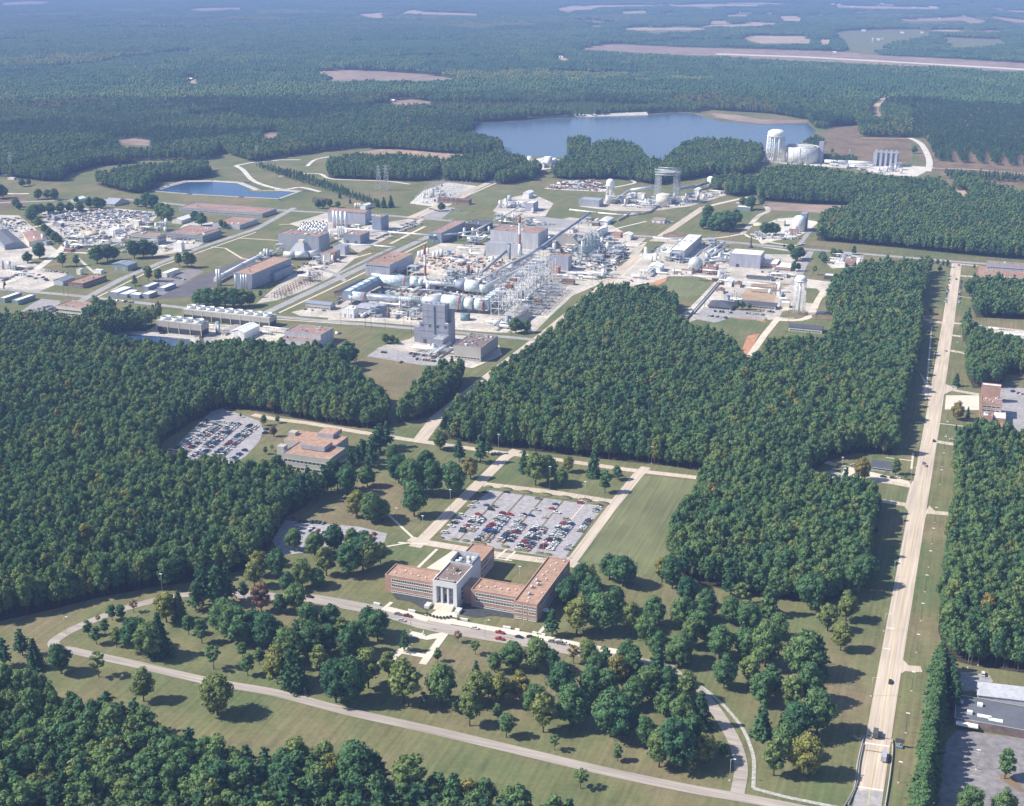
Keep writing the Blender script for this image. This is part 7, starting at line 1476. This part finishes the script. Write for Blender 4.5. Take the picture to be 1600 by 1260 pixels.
for q in NOTES:
    px, pb, pt, kd = q[:4]; g = G(px, pb); h = min(27., max(3.5, height_at(g, pt)*.98)); PT.append((g.x, g.y))
    tn = q[4] if len(q) > 4 else None
    wd = WORD[kd]
    if tn is not None and kd in ('oak', 'bare', 'yellow', 'tall'):
        wd = ('dark green broadleaf tree' if tn < .2 else 'green broadleaf tree' if tn < .38 else 'olive green broadleaf tree' if tn < .56 else 'yellow green broadleaf tree' if tn < .7 else 'golden yellow broadleaf tree' if tn < .84 else 'reddish brown broadleaf tree')
        if kd == 'bare': wd = 'thin '+wd
    if kd == 'column': h = max(h, 4)
    mx = {'oak': .34, 'yellow': .315, 'tall': .27, 'pine': .24, 'spruce': .25, 'column': .29, 'bare': .32}[kd]
    tree(g.x, g.y, h, kd, f'{size_word(h)} {wd} {place_name(px, pb)}', 'park trees '+place_name(px, pb), rad=h*mx*rnd.uniform(.9, 1.12), tint=tn)
# the clipped row of conifers beside the straight road
rowa, rowb = G(1470, 1050), G(1437, 1300)
for i in range(34):
    p = rowa.lerp(rowb, i/33.); j = rnd.uniform(-1.2, 1.2)
    tree(p.x+j, p.y, rnd.uniform(17.5, 21), 'spruce', 'dense dark conifer in the close row beside the straight road', 'row of conifers beside the straight road', rad=rnd.uniform(4.6, 5.6), tint=.22)
for i in range(7):
    p = G(1482, 1062).lerp(G(1492, 1110), i/6.)
    tree(p.x, p.y, rnd.uniform(13, 18), 'pine', 'dark pine behind the north end of the conifer row', 'pines behind the conifer row', tint=.04)
# lone trees about the plant: (x, base y, top y, kind)
ZP = [(305,425,'oak',385,14),]
PLANT = [(152,412,380,'oak'),(168,408,382,'oak'),(178,407,385,'oak'),(210,404,376,'oak'),(225,403,372,'oak'),(238,402,378,'oak'),(98,417,395,'column'),(120,416,398,'column'),(62,405,380,'oak'),(43,411,393,'oak'),(280,417,394,'tall'),(293,419,392,'tall'),(300,418,396,'tall'),(232,440,416,'tall'),(248,440,420,'tall'),(211,447,430,'pine'),
         (252,342,315,'oak'),(262,344,318,'oak'),(228,325,303,'oak'),(240,327,304,'oak'),(215,323,310,'oak'),(305,348,330,'oak'),(315,353,332,'oak'),(346,357,343,'column'),(352,358,346,'column'),(35,292,279,'oak'),(45,290,280,'oak'),
         (230,312,300,'oak'),(60,312,295,'oak'),(85,313,295,'oak'),(75,311,296,'oak'),(140,325,308,'oak'),(152,326,308,'oak'),(160,326,310,'oak'),(120,318,307,'oak'),(5,310,288,'oak'),(-5,311,290,'oak'),
         (50,348,325,'oak'),(55,340,320,'oak'),(65,336,318,'oak'),(80,335,317,'oak'),(95,333,316,'oak'),(110,332,316,'oak'),(125,331,315,'oak'),(60,355,340,'oak'),(70,364,350,'oak'),(78,372,356,'oak'),(86,378,362,'oak'),(92,381,367,'oak'),(25,324,310,'oak'),(30,328,316,'oak'),
         (312,478,452,'oak'),(325,480,450,'oak'),(340,481,448,'oak'),(352,481,448,'oak'),(365,481,450,'oak'),(378,480,452,'oak'),(390,478,455,'oak'),(407,465,454,'column'),(533,580,530,'oak'),(545,570,528,'oak'),(520,572,532,'oak'),
         (531,310,298,'spruce'),(611,324,305,'spruce'),(600,325,308,'spruce'),(590,324,312,'spruce'),(547,318,309,'spruce'),(515,323,311,'oak'),(497,326,312,'oak'),(505,326,312,'oak'),(528,325,315,'oak'),
         (690,330,316,'oak'),(600,500,536,'oak'),(830,282,268,'oak'),
         (1105,355,335,'oak'),(1112,360,338,'oak'),(1120,358,326,'oak'),(1128,362,325,'oak'),(1140,360,328,'oak'),(1150,352,322,'oak'),(1134,355,325,'oak'),(1105,342,320,'oak'),(1098,358,342,'oak'),(1195,368,348,'oak'),(1205,367,347,'oak'),(1212,367,350,'oak'),(1160,322,308,'oak'),(1175,320,306,'oak'),(1190,322,312,'oak'),(1172,328,308,'oak'),
         (1235,395,381,'oak'),(1250,405,386,'oak'),(1243,408,388,'oak'),(1225,388,382,'column'),(1240,424,408,'column'),(1247,424,411,'column'),(1272,430,415,'bare'),(1284,408,393,'oak'),(1287,411,397,'oak'),(1302,402,388,'oak'),(1312,402,390,'oak'),(1334,398,384,'pine'),
         (1152,484,470,'column'),(1160,484,471,'column'),(1171,484,474,'column'),(806,521,497,'oak'),(823,520,500,'oak'),(815,518,503,'oak'),(603,537,522,'oak'),(613,536,524,'oak'),(620,538,528,'oak'),(1290,252,240,'oak'),(1300,240,232,'column'),(1428,240,228,'oak'),(1560,285,275,'pine')]
for q in PLANT:
    px, pb, kd, pt = q[0], q[1], q[3], q[2]
    if pt > pb: continue
    g = G(px, pb); h = min(24., max(4., height_at(g, pt)))
    w_ = 'among the west yards' if px < 260 and pb < 430 else 'by the long western sheds' if px < 420 else 'on the grass north of the plant' if px < 700 and pb < 340 else 'by the tower in front of the plant' if px < 860 else 'in the clump east of the plant' if px < 1220 and pb < 380 else 'near the white water tower'
    tree(g.x, g.y, h, kd, f'{size_word(h)} {WORD[kd]} {w_}', 'trees '+w_, rad=h*{'oak': .42, 'tall': .3, 'spruce': .25, 'pine': .27, 'column': .33, 'bare': .33}[kd]*rnd.uniform(.9, 1.1))
# ---------------------------------------------------------------- the woods
def poly_area_sampler(polys, spacing, seed, clear=(), ymax=None):
    """jittered grid of points on the ground whose photo positions fall in the outlines"""
    g = np.random.default_rng(seed); out = []
    for P in polys:
        W = [G(*p[:2]) for p in P]; x0, x1 = min(w_.x for w_ in W), max(w_.x for w_ in W); y0, y1 = min(w_.y for w_ in W), max(w_.y for w_ in W)
        xs, ys = np.meshgrid(np.arange(x0, x1, spacing), np.arange(y0, y1, spacing*.87))
        xs = xs+(np.arange(xs.shape[0]) % 2)[:, None]*spacing*.5
        xs = xs.ravel()+g.uniform(-.32, .32, xs.size)*spacing; ys = ys.ravel()+g.uniform(-.32, .32, ys.size)*spacing
        ok = inside(xs, ys, [(w_.x, w_.y) for w_ in W]); xs, ys = xs[ok], ys[ok]
        px, py = projn(np.stack([xs, ys, np.zeros_like(xs)], 1)); k = np.ones(len(xs), bool)
        for c in clear: k &= ~inside(px, py, c)
        out.append(np.stack([xs, ys], 1)[k])
    return np.concatenate(out)
def vnoise(x, y, s, seed):
    g = np.random.default_rng(seed); v = np.zeros_like(x)
    for i in range(7):
        a = g.uniform(0, 6.28); k = g.uniform(.6, 1.7)*6.28/s; v += np.sin((x*math.cos(a)+y*math.sin(a))*k+g.uniform(0, 6.28))
    return v/3.2
WOODS = [
 [(-420,520),(60,512),(125,518),(172,550),(300,566),(390,556),(500,566),(552,600),(598,640),(612,662),(575,670),(520,664),(440,650),(385,640),(345,640),(300,660),(255,690),(240,712),(252,740),(330,752),(400,752),(450,758),(488,772),(478,792),(448,808),(425,850),(400,885),(330,905),(240,918),(150,935),(60,958),(-420,1060)],
 [(130,515),(142,497),(178,490),(185,512),(250,505),(256,513),(225,521),(175,528),(140,535)],
 [(700,668),(745,630),(800,588),(850,548),(882,525),(884,500),(905,477),(925,467),(990,470),(1048,476),(1060,492),(1048,506),(1062,520),(1082,536),(1110,540),(1130,545),(1146,562),(1156,584),(1168,594),(1180,584),(1198,562),(1212,553),(1290,553),(1306,522),(1302,505),(1290,480),(1306,455),(1335,435),(1390,428),(1450,425),(1446,450),(1438,482),(1436,492),(1437,510),(1430,560),(1420,600),(1407,650),(1396,712),(1338,708),(1290,722),(1270,740),(1258,762),(1290,778),(1330,778),(1368,790),(1372,830),(1355,850),(1362,880),(1345,905),(1290,945),(1200,935),(1150,926),(1060,905),(1045,885),(1048,850),(1078,806),(1098,760),(1104,738),(1050,729),(973,721),(864,709),(756,697),(690,684)],
 [(640,640),(690,592),(725,590),(715,620),(672,652),(620,662)],
 [(1500,688),(1493,712),(1492,780),(1487,800),(1482,850),(1480,900),(1468,950),(1466,985),(1475,1018),(1492,1033),(1519,1040),(1600,1052),(2300,1150),(2300,790),(1600,705),(1540,697)],
 [(1513,540),(1510,585),(1521,607),(1563,606),(1570,585),(1640,590),(1640,560),(1560,552),(1540,538)],
 [(1503,510),(1512,505),(1514,530),(1505,535)],
 [(1520,455),(1519,480),(1526,496),(1600,500),(1800,515),(1800,470),(1600,457)],
 [(-200,1085),(0,1092),(60,1102),(130,1130),(215,1142),(262,1182),(360,1202),(420,1213),(530,1216),(583,1238),(605,1272),(650,1256),(720,1253),(790,1272),(830,1300),(860,1292),(935,1300),(960,1420),(900,1560),(-300,1600)],
 [(1183,298),(1185,314),(1262,319),(1345,322),(1330,336),(1283,350),(1276,376),(1397,387),(1532,401),(1900,430),(1900,350),(1700,325),(1590,315),(1545,300),(1520,284),(1487,284),(1500,300),(1515,322),(1500,324),(1486,308),(1460,296),(1400,293),(1330,285),(1250,272),(1190,278)],
 [(1112,295),(1125,303),(1150,308),(1180,306),(1181,292),(1150,287),(1115,289)],
 [(1037,264),(1045,280),(1062,283),(1105,276),(1150,276),(1178,270),(1192,252),(1190,238),(1140,231),(1090,231),(1072,234),(1052,250)],
 [(862,278),(900,283),(960,280),(1030,290),(1055,283),(1048,268),(1012,262),(1000,246),(985,236),(945,233),(926,238),(922,250),(900,254),(880,262)],
 [(888,246),(887,229),(905,226),(921,229),(922,246)],
 [(510,264),(515,279),(640,284),(672,283),(688,270),(685,262),(640,256),(560,256)],
 [(690,266),(695,283),(735,285),(790,289),(830,280),(846,270),(820,260),(780,250),(750,254),(720,256)],
 [(575,233),(620,234),(690,240),(740,242),(786,243),(784,232),(740,220),(600,222)],
 [(150,288),(165,293),(205,303),(232,302),(245,285),(300,282),(330,276),(325,266),(290,266),(240,272),(190,276)],
 [(-300,272),(0,276),(70,284),(95,284),(110,272),(150,260),(205,256),(200,250),(100,250),(-300,256)],
]
HEDGE = [[(400,262),(410,260),(470,275),(530,295),(560,308),(600,322),(590,326),(520,302),(440,277)], [(1255,225),(1275,215),(1290,222),(1275,232)], [(1288,246),(1330,248),(1342,256),(1300,260)], [(0,452),(10,450),(10,455),(0,456)]]
FAR_EDGE = [(-2500,235),(-600,262),(0,262),(55,258),(75,247),(200,252),(330,250),(345,238),(395,256),(420,250),(500,238),(570,231),(690,224),(738,206),(745,192),(800,189),(830,186),(906,183),(1006,178),(1060,175),(1084,177),(1102,172),(1200,178),(1262,188),(1270,200),(1288,203),(1296,199),(1340,196),(1344,214),(1424,216),(1455,240),(1480,280),(1600,286),(1600,236),(2600,262),(2600,-44),(-2500,-44)]
CLEAR = [p for n, m, p in FIELDS if max(q[1] for q in p) < 262]
CLEAR += [[(1368,186),(1360,170),(1370,155),(1384,146),(1394,148),(1382,158),(1376,172),(1380,184)], [(1440,214),(1450,225),(1462,250),(1466,268),(1446,262),(1440,240),(1420,222)]]
for (x0_, y0_, x1_, y1_) in ((1487,236,1497,254),(1512,236,1525,255),(1538,238,1547,256),(1564,240,1572,256),(1589,242,1598,252)): CLEAR.append([(x0_-2, y0_), (x0_+3, y0_), (x1_+4, y1_), (x1_-2, y1_)])
CLEAR.append([(1455,252),(1700,268),(1700,275),(1455,259)])
LOTS = [p for n, m, p in PADS]
near = np.concatenate([poly_area_sampler(WOODS[:8]+WOODS[9:], 4.9, 3, []), poly_area_sampler(WOODS[8:9], 8.2, 4, [])])
pxy = projn(np.stack([near[:, 0], near[:, 1], np.zeros(len(near))], 1))
keep = np.ones(len(near), bool)
for c in LOTS: keep &= ~inside(pxy[0], pxy[1], c)
for P, wd in ROADS:
    if wd < 3: continue
    for i in range(len(P)-1):
        a, b = P[i], P[i+1]; d = np.array([b.x-a.x, b.y-a.y]); L = float(d@d)
        q = near-np.array([a.x, a.y]); t = np.clip(q@d/L, 0, 1); e = q-t[:, None]*d
        keep &= (e*e).sum(1) > (wd/2+2.2)**2
pt = np.array(PT)
near = near[keep]
dmin = np.sqrt(((near[:, None, :]-pt[None])**2).sum(2)).min(1); near = near[dmin > 4.5]
dist = np.hypot(near[:, 0], near[:, 1])
near = near[np.argsort(np.hypot(near[:, 0], near[:, 1]))]
dist = np.hypot(near[:, 0], near[:, 1])
NEARD = 1330.0
nh = rng.normal(18.2, 3.0, len(near)).clip(10, 25.5)
nk = vnoise(near[:, 0], near[:, 1], 160, 5)
kind_i = np.where(rng.uniform(size=len(near)) < np.clip(.16+.22*nk, .04, .6), 1, 0)     # 1 = pine
ntint = np.where(kind_i == 1, rng.normal(.05, .04, len(near)), rng.normal(.32, .12, len(near))+.08*vnoise(near[:, 0], near[:, 1], 110, 9))
odd = rng.uniform(size=len(near)); ntint = np.where((odd < .011) & (kind_i == 0), rng.uniform(.6, .95, len(near)), ntint).clip(0, 1)
# the nearest trees of the wood in front are things of their own
n_own = max(0, 300-N_TREES[0]+95)
px_, py_ = projn(np.stack([near[:, 0], near[:, 1], np.full(len(near), 12.)], 1))
vis = (px_ > -40) & (px_ < 1640) & (py_ < 1275)
own = np.where(vis)[0][:n_own]
for i in own:
    kd = 'pine' if kind_i[i] else ('tall' if rnd.random() < .25 else 'oak')
    c = 'golden brown' if ntint[i] > .6 and not kind_i[i] else ''
    tree(float(near[i, 0]), float(near[i, 1]), float(nh[i])+rnd.uniform(-1, 4), kd, (f'{c} ' if c else '')+WORD[kd]+' in the wood along the bottom of the view', 'trees of the wood along the bottom', rad=float(nh[i])*(.37 if kd == 'oak' else .30 if kd == 'tall' else .25)*rnd.uniform(.9, 1.15), tint=float(ntint[i]))
rest = np.ones(len(near), bool); rest[own] = False
PROTO = bpy.data.collections.new('tree_models')
def protos(meshes, name):
    c = bpy.data.collections.new(name)
    for me in meshes:
        o = bpy.data.objects.new('tree_model', me); c.objects.link(o)
    return c
def scatter(name, pts, idx, rot, scl, tint, coll, kind='stuff'):
    me = bpy.data.meshes.new(name); n = len(pts); me.vertices.add(n)
    me.vertices.foreach_set('co', np.asarray(pts, np.float32).ravel())
    for nm, ty, arr in (('idx', 'INT', np.asarray(idx, np.int32)), ('rot', 'FLOAT', np.asarray(rot, np.float32)), ('tint', 'FLOAT', np.asarray(tint, np.float32))):
        a = me.attributes.new(nm, ty, 'POINT'); a.data.foreach_set('value', arr)
    a = me.attributes.new('scl', 'FLOAT_VECTOR', 'POINT'); a.data.foreach_set('vector', np.asarray(scl, np.float32).ravel())
    me.update()
    o = bpy.data.objects.new(name, me); COL.objects.link(o); o['kind'] = kind
    g = bpy.data.node_groups.new(name, 'GeometryNodeTree')
    g.interface.new_socket('Geometry', in_out='INPUT', socket_type='NodeSocketGeometry'); g.interface.new_socket('Geometry', in_out='OUTPUT', socket_type='NodeSocketGeometry')
    N = g.nodes.new; gi = N('NodeGroupInput'); go = N('NodeGroupOutput'); ip = N('GeometryNodeInstanceOnPoints'); ci = N('GeometryNodeCollectionInfo')
    ci.inputs['Collection'].default_value = coll; ci.inputs['Separate Children'].default_value = True; ci.inputs['Reset Children'].default_value = True
    def at(nm, ty):
        a = N('GeometryNodeInputNamedAttribute'); a.data_type = ty; a.inputs['Name'].default_value = nm; return a.outputs['Attribute']
    cx = N('ShaderNodeCombineXYZ'); g.links.new(at('rot', 'FLOAT'), cx.inputs['Z']); er = N('FunctionNodeEulerToRotation'); g.links.new(cx.outputs[0], er.inputs[0])
    ip.inputs['Pick Instance'].default_value = True
    g.links.new(gi.outputs[0], ip.inputs['Points']); g.links.new(ci.outputs[0], ip.inputs['Instance']); g.links.new(at('idx', 'INT'), ip.inputs['Instance Index'])
    g.links.new(er.outputs[0], ip.inputs['Rotation']); g.links.new(at('scl', 'FLOAT_VECTOR'), ip.inputs['Scale']); g.links.new(ip.outputs[0], go.inputs[0])
    md = o.modifiers.new('scatter', 'NODES'); md.node_group = g
    return o
def with_trunk(me_c, me_t):
    """crown and trunk of a wood tree joined: the wood is one object"""
    bm = bmesh.new(); bm.from_mesh(me_c); n = len(bm.faces); bm.from_mesh(me_t)
    bm.faces.ensure_lookup_table()
    for f in bm.faces[n:]: f.material_index = 1
    me = bpy.data.meshes.new('wood_tree'); bm.to_mesh(me); bm.free(); me.materials.append(M['foliage']); me.materials.append(M['bark']); return me
WB = [broad('wood_tree', 100+i, 20, 5.4, .16, 19, 58, .62) for i in range(6)]
WP = [conifer('wood_tree', 120+i, 20, 4.3, .38, 7, 7, 22, .75, .5, .12, .12) for i in range(3)]
near_c = protos([with_trunk(m, TRUNK['tall']) for m in WB]+[with_trunk(m, TRUNK['pine']) for m in WP], 'wood_models')
def put(name, sel, pts, h, ki, tint, coll, nb, npn, hm=20., wide=(.60, .92)):
    n = int(sel.sum()); idx = np.where(ki[sel] == 1, nb+rng.integers(0, npn, n), rng.integers(0, nb, n)); k = h[sel]/hm; kr = k*rng.uniform(*wide, n)
    return scatter(name, np.column_stack([pts[sel], np.zeros(n)]), idx, rng.uniform(0, 6.28, n), np.column_stack([kr, kr, k]), tint[sel], coll)
WOOD_NAMES = 'forest'
put('forest', rest & (dist < 600), near, nh, kind_i, ntint, near_c, 6, 3, wide=(.95, 1.3))
put('forest', rest & (dist >= 600) & (dist < NEARD), near, nh, kind_i, ntint, near_c, 6, 3)
MB_ = [broad('wood_tree', 140+i, 20, 5.6, .16, 11, 14, 1.0, lvl=1) for i in range(5)]
MP_ = [conifer('wood_tree', 150+i, 20, 4.3, .30, 5, 5, 10, 1.1, .5, .12, .05) for i in range(2)]
mid_c = protos(MB_+MP_, 'mid_models')
sel_mid = rest & (dist >= NEARD)
put('forest', sel_mid, near, nh*1.0, kind_i, ntint, mid_c, 5, 2)
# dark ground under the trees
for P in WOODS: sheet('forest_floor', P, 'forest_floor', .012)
# hedge rows and scrub, then the great forest behind: single trees to 3.6 km, then plots of trees
hd = poly_area_sampler(HEDGE, 6.0, 21); n = len(hd)
put('hedgerow', np.ones(n, bool), hd, rng.uniform(6, 11, n), np.ones(n, int)*(rng.uniform(size=n) < .6), rng.normal(.15, .1, n).clip(0, 1), mid_c, 5, 2)
def clear_of(X, Y, k, hgt=(0., 4., 8., 12., 16.)):
    for z in hgt:            # neither foot nor crown may cover a clearing as the photo shows it
        a, b = projn(np.stack([X, Y, np.full_like(X, z)], 1))
        for q in CLEAR: k &= ~inside(a, b, q)
    return k
def stands(X, Y, cell, seed):
    """the far forest grows in stands: each with its own species, colour and height"""
    g = np.random.default_rng(seed); d = np.hypot(X, Y); R_ = d.max(); n = int(R_*R_*1.3/(cell*cell)); c, s = math.cos(YAW), math.sin(YAW)
    u, v = g.uniform(-.8, .8, n)*R_, g.uniform(.1, 1.03, n)*R_; C = np.column_stack([u*c-v*s, u*s+v*c]); W = np.column_stack([X+22*np.sin(Y/61), Y+22*np.sin(X/53)]); idx = np.zeros(len(X), int)
    for i in range(0, len(X), 1500): idx[i:i+1500] = ((W[i:i+1500, None, :]-C[None])**2).sum(2).argmin(1)
    return g.choice([.06, .25, .5, .93], n, p=[.30, .30, .2, .2])[idx], g.normal(0, .07, n)[idx], g.choice([.55, .8, 1.0, 1.12], n, p=[.12, .2, .4, .28])[idx], (g.uniform(size=n) < .10)[idx]
def far_points(d0, d1, spacing, seed):
    g = np.random.default_rng(seed); hw = .80*d1
    c, s = math.cos(YAW), math.sin(YAW)
    xs, ys = np.meshgrid(np.arange(-hw, hw, spacing), np.arange(d0*.6, d1*1.05, spacing*.9)); xs = xs.ravel()+g.uniform(-.33, .33, xs.size)*spacing; ys = ys.ravel()+g.uniform(-.33, .33, ys.size)*spacing
    X = xs*c-ys*s; Y = xs*s+ys*c; d = np.hypot(X, Y); k = (d >= d0) & (d < d1); X, Y = X[k], Y[k]
    px, py = projn(np.stack([X, Y, np.zeros_like(X)], 1)); k = (px > -380) & (px < 1980) & inside(px, py, FAR_EDGE); k = clear_of(X, Y, k)
    return X[k], Y[k], px[k], py[k]
X, Y, px, py = far_points(1900, 3700, 6.9, 31)
keep = np.ones(len(X), bool)
for P, wd in ROADS:
    for i in range(len(P)-1):
        a, b = P[i], P[i+1]; d = np.array([b.x-a.x, b.y-a.y]); L = float(d@d)
        if L < 1: continue
        q = np.column_stack([X-a.x, Y-a.y]); t = np.clip(q@d/L, 0, 1); e = q-t[:, None]*d; keep &= (e*e).sum(1) > (wd/2+3)**2
X, Y, px, py = X[keep], Y[keep], px[keep], py[keep]
n = len(X); fp = np.column_stack([X, Y]); print('far single trees', n)
pp, dt, hf_, br = stands(X, Y, 230., 51); orch = (px > 1425) & (py > 165); pp = np.where(orch, .95, pp); dt = np.where(orch, 0, dt); hf_ = np.where(orch, .75, hf_); nz2 = vnoise(X, Y, 160, 42)
ki = (rng.uniform(size=n) < pp).astype(int)
tn = np.where(ki == 1, rng.normal(.05, .05, n)+dt*.5, rng.normal(.33, .12, n)+dt+.06*nz2); tn = np.where(br & (ki == 0), rng.normal(.66, .18, n), tn); tn = np.where(rng.uniform(size=n) < .012, rng.uniform(.6, .95, n), tn).clip(0, 1)
put('forest', np.ones(n, bool), fp, rng.normal(17.5, 2.4, n).clip(8, 25)*hf_*(1+.08*nz2), ki, tn, mid_c, 5, 2, wide=(.72, 1.08))
def plot(seed, size, pines):
    g = np.random.default_rng(seed); parts = []; sp = 8.5; m = int(size/sp)
    for i in range(m):
        for j in range(m):
            x, y = (i+.5+g.uniform(-.3, .3))*sp-size/2, (j+.5+g.uniform(-.3, .3))*sp-size/2; h = g.uniform(13, 21)
            if g.uniform() < pines: parts.append(blob(np.array([x, y, h*.6]), 3.3, ICO1, g, .3, h*.4/3.3))
            else:
                parts.append(blob(np.array([x, y, h*.62]), 5.2, ICO1, g, .35, .8)); parts.append(blob(np.array([x+g.uniform(-2.5, 2.5), y+g.uniform(-2.5, 2.5), h*.85]), 3.0, ICO1, g, .35, .8))
    return mesh_np('forest_plot', parts, 'foliage')
def grid_points(d0, d1, s):
    hw = .8*d1; c, sn = math.cos(YAW), math.sin(YAW)
    xs, ys = np.meshgrid(np.arange(-hw, hw, s), np.arange(d0*.6, d1*1.05, s)); xs = xs.ravel(); ys = ys.ravel(); X = xs*c-ys*sn; Y = xs*sn+ys*c; d = np.hypot(X, Y); k = (d >= d0) & (d < d1); X, Y = X[k], Y[k]
    px, py = projn(np.stack([X, Y, np.zeros_like(X)], 1)); k = (px > -360) & (px < 1960) & inside(px, py, FAR_EDGE); k = clear_of(X, Y, k)
    return X[k], Y[k]
PS = 44.0
plots = protos([plot(200+i, PS, p) for i, p in enumerate((.05, .15, .1, .9, .95))], 'plot_models')
X, Y = grid_points(3700, 14500, PS); n = len(X); print('plots', n)
pp, dt, hf_, br = stands(X, Y, 420., 52)
ki = (rng.uniform(size=n) < pp).astype(int)
idx = np.where(ki == 1, 3+rng.integers(0, 2, n), rng.integers(0, 3, n)); tn = np.where(ki == 1, rng.normal(.04, .04, n)+dt*.5, rng.normal(.24, .08, n)+dt); tn = np.where(br & (ki == 0), rng.normal(.6, .1, n), tn).clip(0, 1)
hs = rng.uniform(.85, 1.2, n)*hf_
scatter('forest', np.column_stack([X+rng.uniform(-9, 9, n), Y+rng.uniform(-9, 9, n), np.zeros(n)]), idx, rng.uniform(0, 6.28, n), np.column_stack([np.full(n, 1.12), np.full(n, 1.12), hs]), tn, plots)
# ---------------------------------------------------------------- the air
def haze():
    mb = MB(); mb.box(-26500, 26500, -2200, 32500, -1.5, 395, bottom=True); o = mb.build('haze', [])
    m = bpy.data.materials.new('haze'); m.use_nodes = True; t = m.node_tree
    for n in list(t.nodes): t.nodes.remove(n)
    out = t.nodes.new('ShaderNodeOutputMaterial'); v = t.nodes.new('ShaderNodeVolumePrincipled')
    v.inputs['Color'].default_value = (.34, .48, .90, 1); v.inputs['Density'].default_value = HAZE_DENSITY; v.inputs['Anisotropy'].default_value = .0
    t.links.new(v.outputs[0], out.inputs['Volume']); o.data.materials.clear(); o.data.materials.append(m); o['kind'] = 'stuff'
haze()

# ---------------------------------------------------------------- labels: things that look alike are told apart by their place in their group
def tell_apart():
    O = ['first', 'second', 'third', 'fourth', 'fifth', 'sixth', 'seventh', 'eighth', 'ninth', 'tenth', 'eleventh', 'twelfth']; by = {}
    for o in COL.objects:
        if o.parent is None and o.get('label') and not o.get('kind'): by.setdefault((o['label'], o.get('group')), []).append(o)
    for (lb, gp), L in by.items():
        if 2 <= len(L) <= 12 and gp:
            if len(lb.split()) > 13: continue
            L.sort(key=lambda o: proj(o.location)[0])
            for i, o in enumerate(L): o['label'] = f'{lb}, {O[i]} from left' if len(L) > 2 else f'{lb}, the {"left" if i == 0 else "right"} one'
tell_apart()
